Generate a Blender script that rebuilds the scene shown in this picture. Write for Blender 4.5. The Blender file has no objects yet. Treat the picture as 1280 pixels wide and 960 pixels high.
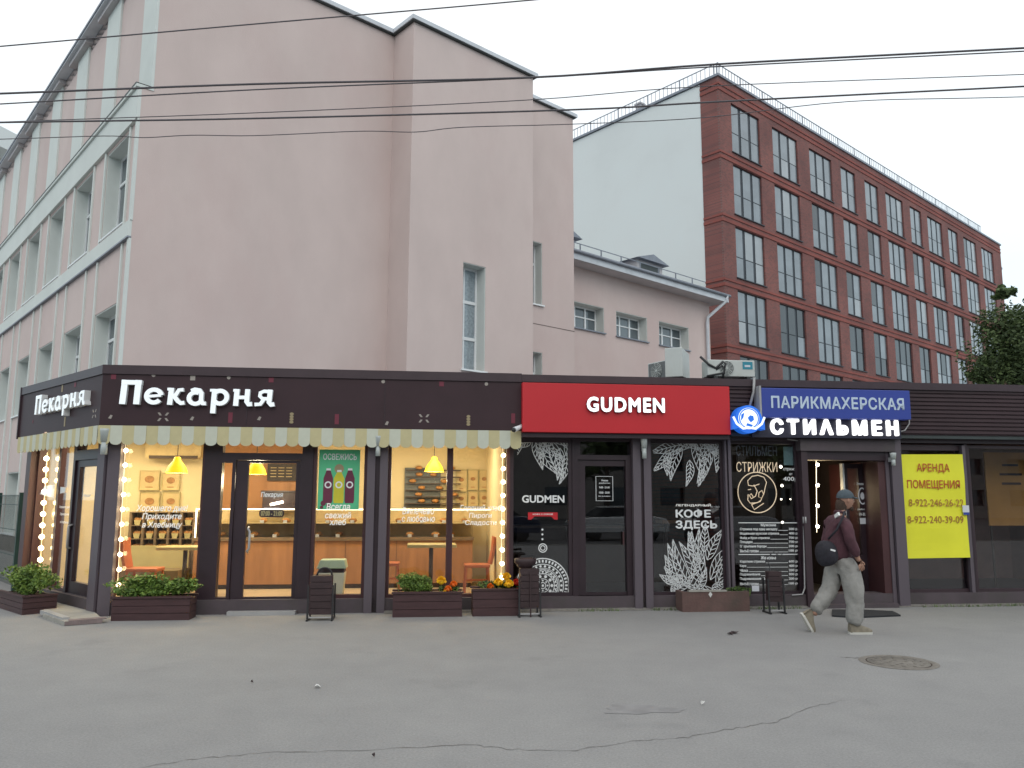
import bpy, math, random
from mathutils import Vector, Matrix
random.seed(11)
SC = bpy.context.scene
COL = SC.collection
rad = math.radians
PI = math.pi

# ------------------------------------------------------------------ camera
FOC, PITCH, ROLL, CAMH = 1004.0, rad(8.1), rad(0.22), 1.65
cam_d = bpy.data.cameras.new('camera')
cam_d.sensor_width = 36.0
cam_d.lens = 36.0 * FOC / 1280.0
cam_d.clip_end = 2000
cam = bpy.data.objects.new('camera', cam_d)
COL.objects.link(cam)
cam.matrix_world = Matrix.Translation((0, 0, CAMH)) @ Matrix.Rotation(PI / 2 + PITCH, 4, 'X') @ Matrix.Rotation(ROLL, 4, 'Z')
SC.camera = cam

# ------------------------------------------------------------------ world, sun, exposure
SUN_EL, SUN_ROT = 42, 172
w = bpy.data.worlds.new("World")
SC.world = w
w.use_nodes = True
nt = w.node_tree
nt.nodes.clear()
sky = nt.nodes.new('ShaderNodeTexSky')
sky.sky_type = 'NISHITA'
sky.sun_disc = False
sky.sun_elevation = rad(SUN_EL)
sky.sun_rotation = rad(SUN_ROT)
sky.dust_density = 4.0
sky.air_density = 1.0
tc = nt.nodes.new('ShaderNodeTexCoord')
mp = nt.nodes.new('ShaderNodeMapping')
mp.inputs['Scale'].default_value = (1, 1, 3)
nz = nt.nodes.new('ShaderNodeTexNoise')
nz.inputs['Scale'].default_value = 1.6
nz.inputs['Detail'].default_value = 6
nz.inputs['Roughness'].default_value = 0.55
cr = nt.nodes.new('ShaderNodeValToRGB')
cr.color_ramp.elements[0].position = 0.32
cr.color_ramp.elements[0].color = (.86, .90, .92, 1)
cr.color_ramp.elements[1].position = 0.7
cr.color_ramp.elements[1].color = (1.06, 1.05, 1.04, 1)
sxyz = nt.nodes.new('ShaderNodeSeparateXYZ')
er = nt.nodes.new('ShaderNodeValToRGB')
er.color_ramp.elements[0].position = 0.02
er.color_ramp.elements[0].color = (.66, .86, .95, 1)
er.color_ramp.elements[1].position = 0.52
er.color_ramp.elements[1].color = (1, 1, 1, 1)
gx = nt.nodes.new('ShaderNodeMixRGB')
gx.blend_type = 'MULTIPLY'
gx.inputs[0].default_value = 1
sc_ = nt.nodes.new('ShaderNodeMixRGB')
sc_.blend_type = 'MULTIPLY'
sc_.inputs[0].default_value = 1
sc_.inputs[2].default_value = (10.6, 10.7, 10.8, 1)
mx = nt.nodes.new('ShaderNodeMixRGB')
mx.inputs[0].default_value = 0.88
bg = nt.nodes.new('ShaderNodeBackground')
bg.inputs['Strength'].default_value = 0.1
wo = nt.nodes.new('ShaderNodeOutputWorld')
L_ = nt.links.new
L_(tc.outputs['Generated'], mp.inputs[0]); L_(mp.outputs[0], nz.inputs[0]); L_(nz.outputs[0], cr.inputs[0])
L_(sky.outputs[0], mx.inputs[1]); L_(tc.outputs['Generated'], sxyz.inputs[0]); L_(sxyz.outputs[2], er.inputs[0]); L_(cr.outputs[0], gx.inputs[1]); L_(er.outputs[0], gx.inputs[2]); L_(gx.outputs[0], sc_.inputs[1]); L_(sc_.outputs[0], mx.inputs[2]); L_(mx.outputs[0], bg.inputs[0]); L_(bg.outputs[0], wo.inputs[0])
sd = bpy.data.lights.new('sun', 'SUN')
sd.energy = 0.5
sd.angle = rad(50)
sd.color = (1, 0.97, 0.93)
sun = bpy.data.objects.new('sun', sd)
COL.objects.link(sun)
az = rad(SUN_ROT)
sdir = Vector((math.sin(az) * math.cos(rad(SUN_EL)), math.cos(az) * math.cos(rad(SUN_EL)), math.sin(rad(SUN_EL))))
sun.rotation_euler = sdir.to_track_quat('Z', 'Y').to_euler()
SC.view_settings.view_transform = 'Standard'
SC.view_settings.look = 'None'
SC.view_settings.gamma = 1
SC.view_settings.use_curve_mapping = False
SC.view_settings.exposure = 0.30
SC.cycles.max_bounces = 8
SC.cycles.transparent_max_bounces = 16
SC.cycles.sample_clamp_indirect = 4.0
SC.cycles.use_denoising = True

# ------------------------------------------------------------------ survey helpers
cp, sp_, crl, srl = math.cos(PITCH), math.sin(PITCH), math.cos(ROLL), math.sin(ROLL)


def ray(x, y):
    a, b = (x - 640) / FOC, -(y - 480) / FOC
    a, b = a * crl - b * srl, a * srl + b * crl
    return (a, cp - b * sp_, sp_ + b * cp)


def ground(x, y, z=0.0):
    r = ray(x, y)
    t = (z - CAMH) / r[2]
    return (r[0] * t, r[1] * t, z)


def at_depth(x, y, Y):
    r = ray(x, y)
    t = Y / r[1]
    return Vector((r[0] * t, Y, CAMH + r[2] * t))


class Frame:
    """a facade: origin, direction of x along the wall; y runs into the building"""
    def __init__(s, o, deg):
        s.o = (o[0], o[1]); s.a = rad(deg)
        s.d = (math.cos(s.a), math.sin(s.a)); s.i = (-math.sin(s.a), math.cos(s.a))

    def uz(s, x, y, dep=0.0):
        r = ray(x, y)
        ox, oy = s.o[0] + s.i[0] * dep, s.o[1] + s.i[1] * dep
        t = (ox * s.i[0] + oy * s.i[1]) / (r[0] * s.i[0] + r[1] * s.i[1])
        return ((r[0] * t - ox) * s.d[0] + (r[1] * t - oy) * s.d[1], CAMH + r[2] * t)

    def u(s, x, y, dep=0.0): return s.uz(x, y, dep)[0]

    def z(s, x, y, dep=0.0): return s.uz(x, y, dep)[1]

    def w(s, u, y=0.0, z=0.0):
        return (s.o[0] + s.d[0] * u + s.i[0] * y, s.o[1] + s.d[1] * u + s.i[1] * y, z)


# ------------------------------------------------------------------ materials
def _mat(name):
    m = bpy.data.materials.new(name)
    m.use_nodes = True
    n = m.node_tree
    n.nodes.clear()
    out = n.nodes.new('ShaderNodeOutputMaterial')
    return m, n, out


def mat(name, col, rough=0.7, var=0.12, scale=3.0, bump=0.0, bscale=60.0, metal=0.0, spec=0.5,
        em=None, ems=0.0, stain=None, stain_amt=0.0, stain_scale=0.8, stretch=(1, 1, 1), coat=0.0, detail=5):
    m, n, out = _mat(name)
    b = n.nodes.new('ShaderNodeBsdfPrincipled')
    n.links.new(b.outputs[0], out.inputs[0])
    b.inputs['Roughness'].default_value = rough
    b.inputs['Metallic'].default_value = metal
    b.inputs['Specular IOR Level'].default_value = spec
    if coat: b.inputs['Coat Weight'].default_value = coat
    t = n.nodes.new('ShaderNodeTexCoord')
    mp = n.nodes.new('ShaderNodeMapping')
    mp.inputs['Scale'].default_value = stretch
    n.links.new(t.outputs['Object'], mp.inputs[0])
    c1 = tuple(max(0, c * (1 - var)) for c in col)
    c2 = tuple(min(1, c * (1 + var)) for c in col)
    if var > 0:
        z = n.nodes.new('ShaderNodeTexNoise')
        z.inputs['Scale'].default_value = scale
        z.inputs['Detail'].default_value = detail
        z.inputs['Roughness'].default_value = 0.6
        n.links.new(mp.outputs[0], z.inputs[0])
        r = n.nodes.new('ShaderNodeValToRGB')
        r.color_ramp.elements[0].position = 0.3
        r.color_ramp.elements[1].position = 0.7
        r.color_ramp.elements[0].color = (*c1, 1)
        r.color_ramp.elements[1].color = (*c2, 1)
        n.links.new(z.outputs[0], r.inputs[0])
        src = r.outputs[0]
        if stain:
            z2 = n.nodes.new('ShaderNodeTexNoise')
            z2.inputs['Scale'].default_value = stain_scale
            z2.inputs['Detail'].default_value = 8
            z2.inputs['Roughness'].default_value = 0.65
            n.links.new(mp.outputs[0], z2.inputs[0])
            r2 = n.nodes.new('ShaderNodeValToRGB')
            r2.color_ramp.elements[0].position = 0.45
            r2.color_ramp.elements[1].position = 0.75
            r2.color_ramp.elements[0].color = (0, 0, 0, 1)
            r2.color_ramp.elements[1].color = (stain_amt,) * 3 + (1,)
            n.links.new(z2.outputs[0], r2.inputs[0])
            mm = n.nodes.new('ShaderNodeMixRGB')
            n.links.new(r2.outputs[0], mm.inputs[0])
            n.links.new(src, mm.inputs[1])
            mm.inputs[2].default_value = (*stain, 1)
            src = mm.outputs[0]
        n.links.new(src, b.inputs['Base Color'])
    else:
        b.inputs['Base Color'].default_value = (*col, 1)
    if bump > 0:
        z3 = n.nodes.new('ShaderNodeTexNoise')
        z3.inputs['Scale'].default_value = bscale
        z3.inputs['Detail'].default_value = 4
        n.links.new(t.outputs['Object'], z3.inputs[0])
        bu = n.nodes.new('ShaderNodeBump')
        bu.inputs['Strength'].default_value = bump
        bu.inputs['Distance'].default_value = 0.02
        n.links.new(z3.outputs[0], bu.inputs['Height'])
        n.links.new(bu.outputs[0], b.inputs['Normal'])
    if em:
        b.inputs['Emission Color'].default_value = (*em, 1)
        b.inputs['Emission Strength'].default_value = ems
    return m


def glass(name, tint=(0.9, 0.92, 0.92), ior=1.5, rough=0.0, gain=1.0):
    m, n, out = _mat(name)
    tr = n.nodes.new('ShaderNodeBsdfTransparent')
    tr.inputs[0].default_value = (*tint, 1)
    gl = n.nodes.new('ShaderNodeBsdfGlossy')
    gl.inputs['Roughness'].default_value = rough
    gl.inputs[0].default_value = (gain, gain, gain, 1)
    ge = n.nodes.new('ShaderNodeNewGeometry')
    vd = n.nodes.new('ShaderNodeVectorMath'); vd.operation = 'DOT_PRODUCT'
    n.links.new(ge.outputs['Incoming'], vd.inputs[0]); n.links.new(ge.outputs['Normal'], vd.inputs[1])

    def mth(op, a_, b_=None, clamp=False):
        q = n.nodes.new('ShaderNodeMath'); q.operation = op; q.use_clamp = clamp
        for k_, v_ in enumerate((a_, b_)):
            if v_ is None: continue
            if isinstance(v_, (int, float)): q.inputs[k_].default_value = v_
            else: n.links.new(v_, q.inputs[k_])
        return q.outputs[0]
    f0 = ((ior - 1) / (ior + 1)) ** 2
    c5 = mth('POWER', mth('SUBTRACT', 1.0, mth('ABSOLUTE', vd.outputs['Value']), True), 5.0)
    fo = mth('ADD', mth('MULTIPLY', c5, 1 - f0), f0, True)
    mi = n.nodes.new('ShaderNodeMixShader')
    n.links.new(fo, mi.inputs[0]); n.links.new(tr.outputs[0], mi.inputs[1]); n.links.new(gl.outputs[0], mi.inputs[2])
    n.links.new(mi.outputs[0], out.inputs[0])
    return m


def brick_mat(name, c1, c2, mortar, sx=0.25, sy=0.075, face='xz'):
    m, n, out = _mat(name)
    b = n.nodes.new('ShaderNodeBsdfPrincipled')
    b.inputs['Roughness'].default_value = 0.85
    n.links.new(b.outputs[0], out.inputs[0])
    t = n.nodes.new('ShaderNodeTexCoord')
    sep = n.nodes.new('ShaderNodeSeparateXYZ'); com = n.nodes.new('ShaderNodeCombineXYZ')
    n.links.new(t.outputs['Object'], sep.inputs[0])
    add = n.nodes.new('ShaderNodeMath'); add.operation = 'ADD'
    n.links.new(sep.outputs[0], add.inputs[0]); n.links.new(sep.outputs[1], add.inputs[1])
    n.links.new(add.outputs[0], com.inputs[0]); n.links.new(sep.outputs[2], com.inputs[1])
    bt = n.nodes.new('ShaderNodeTexBrick')
    bt.inputs['Color1'].default_value = (*c1, 1); bt.inputs['Color2'].default_value = (*c2, 1); bt.inputs['Mortar'].default_value = (*mortar, 1)
    bt.inputs['Scale'].default_value = 1.0
    bt.inputs['Brick Width'].default_value = sx; bt.inputs['Row Height'].default_value = sy
    bt.inputs['Mortar Size'].default_value = 0.008
    bt.inputs['Bias'].default_value = -0.2
    n.links.new(com.outputs[0], bt.inputs[0])
    z = n.nodes.new('ShaderNodeTexNoise'); z.inputs['Scale'].default_value = 0.5; z.inputs['Detail'].default_value = 7
    n.links.new(t.outputs['Object'], z.inputs[0])
    mm = n.nodes.new('ShaderNodeMixRGB'); mm.blend_type = 'MULTIPLY'; mm.inputs[0].default_value = 1
    r = n.nodes.new('ShaderNodeValToRGB')
    r.color_ramp.elements[0].position = .3; r.color_ramp.elements[0].color = (.78, .78, .8, 1)
    r.color_ramp.elements[1].position = .7; r.color_ramp.elements[1].color = (1.15, 1.12, 1.1, 1)
    n.links.new(z.outputs[0], r.inputs[0]); n.links.new(bt.outputs[0], mm.inputs[1]); n.links.new(r.outputs[0], mm.inputs[2])
    n.links.new(mm.outputs[0], b.inputs['Base Color'])
    return m


M = {}
M['asphalt'] = None
M['pink'] = mat('pink_plaster', (.57, .472, .445), .9, .055, .7, .2, 60, stain=(.525, .405, .385), stain_amt=1.0, stain_scale=.22, stretch=(1, 1, .6))
M['pinkdark'] = mat('pink_plinth', (.16, .13, .12), .9, .15, 2)
M['pale'] = mat('pale_plaster', (.60, .64, .615), .9, .05, .8, .1, 60)
M['white_pvc'] = mat('white_pvc', (.74, .77, .78), .4, .03)
M['roofmetal'] = mat('roof_metal', (.22, .24, .28), .5, .12, 4, metal=.3)
M['soffit'] = mat('soffit_metal', (.55, .58, .62), .6, .1, 2)
M['soffit2'] = mat('soffit_bracket', (.46, .44, .45), .7, .1, 2)
M['darkmetal'] = mat('dark_trim', (.035, .045, .045), .5, .2, 3)
M['endwall'] = mat('white_end_wall', (.67, .70, .69), .9, .04, .3, stain=(.61, .66, .655), stain_amt=.5, stain_scale=.3)
M['brick'] = brick_mat('red_brick', (.225, .078, .068), (.13, .060, .056), (.18, .11, .10))
M['band'] = brick_mat('red_band', (.27, .070, .055), (.22, .066, .054), (.20, .08, .07))
M['curtainpane'] = mat('curtained_pane', (.20, .23, .255), .10, .3, .35, spec=.9)
M['darkpane'] = mat('dark_pane', (.03, .035, .04), .06, .2, 1, spec=.8)
M['whitepane'] = mat('blind_pane', (.34, .37, .39), .15, .1, 1, spec=.6)
M['aptframe'] = mat('apartment_frame', (.018, .024, .034), .5, .1)
M['glasswin'] = mat('house_window_glass', (.10, .125, .14), .05, .3, .7, spec=.9)
M['glasslace'] = mat('lace_curtain_glass', (.26, .31, .34), .12, .25, 14, spec=.8)
M['fascia'] = mat('dark_brown_fascia', (.036, .017, .022), .55, .12, 2, spec=.35)
M['fascia2'] = mat('corrugated_brown', (.040, .021, .025), .5, .15, 1.5, spec=.4)
M['trim'] = mat('brown_trim', (.040, .023, .029), .45, .15, 3)
M['post'] = mat('greybrown_post', (.098, .080, .096), .55, .12, 2, bump=.1, stain=(.07, .055, .06), stain_amt=.5, stain_scale=2)
M['frame'] = mat('dark_aluminium', (.028, .016, .022), .4, .2, 2)
M['frame2'] = mat('maroon_frame', (.055, .02, .022), .45, .2, 2)
M['plinth'] = mat('plinth_panel', (.070, .054, .062), .7, .2, 2, stain=(.05, .05, .04), stain_amt=.6, stain_scale=2.5)
M['glass'] = glass('window_glass', (.93, .93, .92), 1.45)
M['glass_dark'] = glass('tinted_glass', (.80, .82, .85), 1.72)
M['red'] = mat('red_sign', (.50, .012, .020), .45, .04, 1)
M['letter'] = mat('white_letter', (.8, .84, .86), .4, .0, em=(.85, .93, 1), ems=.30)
M['letter_lit'] = mat('lit_letter', (.9, .9, .9), .4, .0, em=(1, 1, 1), ems=1.1)
M['letter_glow'] = mat('glow_letter', (.9, .9, .9), .4, .0, em=(1, .98, 1), ems=.75)
M['letter_side'] = mat('letter_side', (.12, .13, .16), .5, .0)
M['decal'] = mat('white_vinyl', (.72, .74, .74), .6, .0)
M['decal_soft'] = mat('glow_vinyl', (.8, .78, .74), .6, .0, em=(1, .97, .92), ems=.12)  # faint glow put into the unlit vinyl lettering to keep it readable
M['decal_dim'] = mat('dim_vinyl', (.16, .16, .17), .6, .0)
M['awn_y'] = mat('awning_yellow', (.50, .45, .26), .85, .07, 5)
M['awn_p'] = mat('awning_pale', (.52, .54, .45), .85, .06, 5)
M['blue'] = mat('blue_sign', (.022, .045, .26), .45, .05, 1, em=(.03, .06, .4), ems=.06)
M['bluelet'] = mat('blue_sign_letter', (.50, .60, .72), .5, .0)
M['navy'] = mat('navy_board', (.012, .012, .03), .5, .1)
M['logoblue'] = mat('logo_blue', (.02, .12, .5), .4, .0, em=(.01, .12, .6), ems=.6)
M['logowhite'] = mat('logo_white', (.8, .85, .9), .4, .0, em=(.85, .95, 1), ems=.6)
M['yellow'] = mat('yellow_poster', (.74, .73, .03), .6, .05, 2, bump=.15, bscale=5)
M['posterink'] = mat('poster_brown_ink', (.36, .16, .03), .7, .05)
M['posterinkred'] = mat('poster_red_ink', (.45, .09, .02), .7, .05)
M['brownposter'] = mat('brown_poster', (.62, .30, .07), .7, .15, 2)
M['wood_dark'] = mat('painted_planter_boards', (.052, .022, .024), .65, .25, 3, bump=.2, stretch=(1, 1, 6))
M['concrete'] = mat('grey_concrete', (.30, .29, .26), .9, .15, 3, bump=.4, bscale=30)
M['concbrown'] = mat('brown_stained_concrete', (.12, .07, .062), .9, .25, 3, bump=.3, bscale=25, stain=(.06, .055, .045), stain_amt=.7, stain_scale=2)
M['tile'] = mat('step_tile', (.20, .155, .15), .8, .2, 6, bump=.3)
M['soil'] = mat('soil', (.05, .035, .025), 1, .3, 20, bump=.5)
M['leaf'] = mat('leaf_green', (.085, .155, .026), .6, .5, 9)
M['leaf2'] = mat('leaf_light_green', (.17, .26, .045), .6, .4, 9)
M['leafdark'] = mat('tree_leaf', (.045, .075, .025), .7, .5, 1.5)
M['leafdark2'] = mat('tree_leaf_light', (.085, .125, .04), .7, .5, 1.5)
M['bark'] = mat('bark', (.08, .06, .045), .95, .3, 8, bump=.5)
M['petal_y'] = mat('yellow_petal', (.85, .5, .01), .6, .15, 30)
M['petal_o'] = mat('orange_petal', (.75, .16, .01), .6, .2, 30)
M['petal_r'] = mat('red_petal', (.55, .03, .01), .6, .2, 30)
M['binmetal'] = mat('bin_brown_metal', (.035, .018, .020), .55, .3, 6, bump=.2)
M['lampwhite'] = mat('lamp_housing', (.42, .46, .45), .4, .1, 5)
M['ac_white'] = mat('ac_casing', (.50, .53, .51), .5, .08, 3, stain=(.35, .35, .31), stain_amt=.5, stain_scale=3)
M['ac_dark'] = mat('ac_fins', (.13, .14, .14), .6, .2, 30)
M['ac_label'] = mat('ac_label', (.02, .22, .30), .5, .05)
M['cable'] = mat('cable_black', (.02, .02, .022), .5, .0)
M['wire'] = mat('overhead_wire_grey', (.085, .08, .09), .6, .0)
M['conduit'] = mat('grey_conduit', (.33, .33, .33), .5, .1)
M['iron'] = mat('cast_iron', (.17, .155, .135), .8, .25, 12, bump=.4, bscale=40)
M['mat'] = mat('rubber_mat', (.018, .02, .024), .9, .2, 20, bump=.3)
M['fence'] = mat('green_fence', (.018, .05, .045), .5, .2, 3)
M['int_yellow'] = mat('yellow_interior_wall', (.66, .55, .33), .8, .06, 1.5)
M['int_orange'] = mat('orange_interior_panel', (.36, .17, .065), .6, .15, 2, stretch=(1, 1, .3))
M['int_floor'] = mat('interior_floor_tile', (.42, .33, .22), .4, .1, 3)
M['int_ceiling'] = mat('interior_ceiling', (.7, .62, .45), .9, .04)
M['counter'] = mat('counter_wood', (.33, .155, .06), .5, .2, 2, stretch=(3, 3, .4))
M['countertop'] = mat('countertop', (.17, .12, .075), .35, .2, 4)
M['orange'] = mat('orange_chair', (.46, .13, .05), .45, .1)
M['table'] = mat('table_top', (.42, .36, .17), .4, .1)
M['darkwood'] = mat('dark_wood', (.05, .03, .02), .6, .2, 5)
M['board'] = mat('menu_board', (.035, .025, .02), .6, .5, 12)
M['picture'] = mat('picture_paper', (.52, .40, .20), .7, .12, 7)
M['picture_ink'] = mat('picture_ink', (.32, .16, .06), .7, .3, 20)
M['bread'] = mat('bread_crust', (.42, .20, .06), .7, .35, 18)
M['bulb'] = mat('warm_bulb', (1, .9, .7), .4, 0, em=(1, .78, .42), ems=12)
M['bulbw'] = mat('white_bulb', (1, 1, 1), .4, 0, em=(1, .88, .68), ems=9)
M['ledw'] = mat('led_strip', (1, 1, 1), .4, 0, em=(1, .8, .5), ems=3.0)
M['leddim'] = mat('neon_tube', (1, .8, .6), .4, 0, em=(1, .75, .45), ems=.7)
M['neonoff'] = mat('unlit_neon', (.22, .23, .25), .4, 0)
M['shade'] = mat('yellow_lamp_shade', (.85, .55, .03), .5, 0, em=(1, .62, .015), ems=1.0)
M['bin_white'] = mat('white_plastic', (.62, .62, .50), .5, .05)
M['bin_green'] = mat('pale_green_plastic', (.45, .58, .42), .5, .05)
M['int_brown'] = mat('brown_interior_wall', (.34, .18, .14), .8, .25, 1.2)
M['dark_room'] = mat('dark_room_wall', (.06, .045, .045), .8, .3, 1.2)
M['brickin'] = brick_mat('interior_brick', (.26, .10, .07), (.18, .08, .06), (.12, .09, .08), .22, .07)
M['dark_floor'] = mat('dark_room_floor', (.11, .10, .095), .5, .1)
M['pg'] = mat('poster_green', (.09, .48, .24), .6, .05)
M['pmaroon'] = mat('poster_maroon', (.13, .02, .05), .6, .1)
M['pyellow'] = mat('poster_yellow', (.55, .50, .03), .6, .1)
M['palegreen'] = mat('pale_green_paper', (.30, .45, .42), .7, .03)
M['paper'] = mat('white_paper', (.6, .62, .66), .7, .03)
M['skin'] = mat('skin', (.36, .20, .14), .6, .06, 8)
M['jacket'] = mat('plum_jacket', (.072, .028, .038), .85, .25, 9, bump=.5, bscale=22)
M['trousers'] = mat('grey_trousers', (.27, .265, .25), .9, .15, 6, bump=.7, bscale=14)
M['cap'] = mat('grey_cap', (.06, .08, .095), .9, .15, 20)
M['hair'] = mat('brown_hair', (.045, .026, .017), .8, .3, 40, bump=.6, bscale=80)
M['bag'] = mat('black_bag', (.014, .013, .020), .8, .3, 12, bump=.4, bscale=30)
M['shoe'] = mat('beige_shoe', (.20, .175, .13), .7, .2, 20)
M['sole'] = mat('pale_sole', (.50, .49, .45), .7, .05)
M['litter'] = mat('litter', (.6, .6, .58), .8, .1)
M['camwhite'] = mat('camera_white', (.65, .66, .68), .4, .05)


def asphalt():
    m, n, out = _mat('asphalt')
    b = n.nodes.new('ShaderNodeBsdfPrincipled')
    b.inputs['Roughness'].default_value = .85
    n.links.new(b.outputs[0], out.inputs[0])
    t = n.nodes.new('ShaderNodeTexCoord')

    def noise(sc, det=6, r=.6):
        z = n.nodes.new('ShaderNodeTexNoise')
        z.inputs['Scale'].default_value = sc; z.inputs['Detail'].default_value = det; z.inputs['Roughness'].default_value = r
        n.links.new(t.outputs['Object'], z.inputs[0])
        return z.outputs[0]

    def ramp(s, p0, c0, p1, c1):
        r = n.nodes.new('ShaderNodeValToRGB')
        r.color_ramp.elements[0].position = p0; r.color_ramp.elements[0].color = (*c0, 1)
        r.color_ramp.elements[1].position = p1; r.color_ramp.elements[1].color = (*c1, 1)
        n.links.new(s, r.inputs[0])
        return r.outputs[0]

    def mul(a, c):
        mm = n.nodes.new('ShaderNodeMixRGB'); mm.blend_type = 'MULTIPLY'; mm.inputs[0].default_value = 1
        n.links.new(a, mm.inputs[1]); n.links.new(c, mm.inputs[2])
        return mm.outputs[0]
    base = ramp(noise(.28, 8, .6), .3, (.226, .224, .224), .7, (.262, .260, .258))
    mid = ramp(noise(2.2, 8, .75), .3, (.92, .92, .92), .7, (1.06, 1.06, 1.05))
    fine = ramp(noise(55, 6, .85), .3, (.68, .68, .68), .72, (1.30, 1.30, 1.28))
    spots = ramp(noise(.9, 4, .6), .60, (1, 1, 1), .74, (.84, .84, .85))
    c = mul(mul(mul(base, mid), fine), spots)
    n.links.new(c, b.inputs['Base Color'])
    bu = n.nodes.new('ShaderNodeBump'); bu.inputs['Strength'].default_value = .35; bu.inputs['Distance'].default_value = .01
    n.links.new(noise(140, 3, .8), bu.inputs['Height']); n.links.new(bu.outputs[0], b.inputs['Normal'])
    return m


M['asphalt'] = asphalt()


# ------------------------------------------------------------------ mesh builder
SH = {}

class MB:
    def __init__(s):
        s.v = []; s.f = []; s.m = []; s.sm = []

    def face(s, pts, mi=0, sm=False):
        b = len(s.v); s.v += [tuple(p) for p in pts]; s.f.append(tuple(range(b, b + len(pts)))); s.m.append(mi); s.sm.append(sm)
        return s

    def raw(s, v, f, mi=0, sm=False):
        b = len(s.v); s.v += [tuple(p) for p in v]
        for q in f: s.f.append(tuple(i + b for i in q)); s.m.append(mi); s.sm.append(sm)
        return s

    def box(s, x0, x1, y0, y1, z0, z1, mi=0):
        v = [(x, y, z) for x in (x0, x1) for y in (y0, y1) for z in (z0, z1)]
        f = [(0, 1, 3, 2), (4, 6, 7, 5), (0, 4, 5, 1), (2, 3, 7, 6), (0, 2, 6, 4), (1, 5, 7, 3)]
        return s.raw(v, f, mi)

    def obox(s, c, ax, ay, az, mi=0):
        """oriented box: centre and three half-axis vectors"""
        c, ax, ay, az = Vector(c), Vector(ax), Vector(ay), Vector(az)
        v = [c + ax * i + ay * j + az * k for i in (-1, 1) for j in (-1, 1) for k in (-1, 1)]
        f = [(0, 1, 3, 2), (4, 6, 7, 5), (0, 4, 5, 1), (2, 3, 7, 6), (0, 2, 6, 4), (1, 5, 7, 3)]
        return s.raw(v, f, mi)

    def bar(s, p, q, w, h=None, mi=0, up=(0, 0, 1)):
        p, q = Vector(p), Vector(q); d = (q - p)
        if d.length < 1e-6: return s
        dn = d.normalized(); u = Vector(up)
        if abs(dn.dot(u)) > .95: u = Vector((0, 1, 0))
        a = dn.cross(u).normalized(); b = a.cross(dn)
        return s.obox((p + q) / 2, d / 2, a * w / 2, b * (h or w) / 2, mi)

    def tube(s, pts, r, n=8, mi=0, cap=True, sm=True):
        pts = [Vector(p) for p in pts]; k = len(pts)
        rs = r if isinstance(r, (list, tuple)) else [r] * k
        b = len(s.v); prev = None
        for i, p in enumerate(pts):
            d = (pts[min(i + 1, k - 1)] - pts[max(i - 1, 0)]).normalized()
            if prev is None:
                u = Vector((0, 0, 1)) if abs(d.z) < .9 else Vector((0, 1, 0))
                a = d.cross(u).normalized()
            else:
                a = (prev - d * prev.dot(d)).normalized()
            prev = a; c = d.cross(a)
            for j in range(n):
                t = 2 * PI * j / n
                s.v.append(tuple(p + (a * math.cos(t) + c * math.sin(t)) * rs[i]))
        for i in range(k - 1):
            for j in range(n):
                s.f.append((b + i * n + j, b + i * n + (j + 1) % n, b + (i + 1) * n + (j + 1) % n, b + (i + 1) * n + j)); s.m.append(mi); s.sm.append(sm)
        if cap:
            s.f.append(tuple(b + j for j in range(n))[::-1]); s.m.append(mi); s.sm.append(False)
            s.f.append(tuple(b + (k - 1) * n + j for j in range(n))); s.m.append(mi); s.sm.append(False)
        return s

    def lathe(s, prof, c=(0, 0, 0), n=16, mi=0, sm=True, axis='z'):
        b = len(s.v)
        for r, h in prof:
            for j in range(n):
                t = 2 * PI * j / n
                x, y, z = r * math.cos(t), r * math.sin(t), h
                if axis == 'y': x, y, z = x, z, y
                s.v.append((c[0] + x, c[1] + y, c[2] + z))
        for i in range(len(prof) - 1):
            for j in range(n):
                q = (b + i * n + j, b + i * n + (j + 1) % n, b + (i + 1) * n + (j + 1) % n, b + (i + 1) * n + j)
                s.f.append(q if axis == 'z' else q[::-1]); s.m.append(mi); s.sm.append(sm)
        return s

    def ball(s, c, r, n=10, k=6, mi=0, sc=(1, 1, 1)):
        b = len(s.v)
        for i in range(k + 1):
            ph = PI * i / k
            for j in range(n):
                t = 2 * PI * j / n
                s.v.append((c[0] + r * sc[0] * math.sin(ph) * math.cos(t), c[1] + r * sc[1] * math.sin(ph) * math.sin(t), c[2] + r * sc[2] * math.cos(ph)))
        for i in range(k):
            for j in range(n):
                s.f.append((b + i * n + j, b + (i + 1) * n + j, b + (i + 1) * n + (j + 1) % n, b + i * n + (j + 1) % n)); s.m.append(mi); s.sm.append(True)
        return s

    def prism(s, poly, y0, y1, mi=0, mside=None):
        """polygon given in x,z, extruded along y"""
        n = len(poly); b = len(s.v)
        s.v += [(x, y0, z) for x, z in poly] + [(x, y1, z) for x, z in poly]
        s.f.append(tuple(b + i for i in range(n))); s.m.append(mi); s.sm.append(False)
        s.f.append(tuple(b + n + i for i in range(n))[::-1]); s.m.append(mi); s.sm.append(False)
        for i in range(n):
            j = (i + 1) % n
            s.f.append((b + i, b + n + i, b + n + j, b + j)); s.m.append(mi if mside is None else mside); s.sm.append(False)
        return s

    def slab(s, poly, z0, z1, mi=0):
        n = len(poly); b = len(s.v)
        s.v += [(p[0], p[1], z0) for p in poly] + [(p[0], p[1], z1) for p in poly]
        s.f.append(tuple(b + i for i in range(n))[::-1]); s.f.append(tuple(b + n + i for i in range(n))); s.m += [mi] * 2; s.sm += [False] * 2
        for i in range(n):
            j = (i + 1) % n
            s.f.append((b + i, b + j, b + n + j, b + n + i)); s.m.append(mi); s.sm.append(False)
        return s

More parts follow.
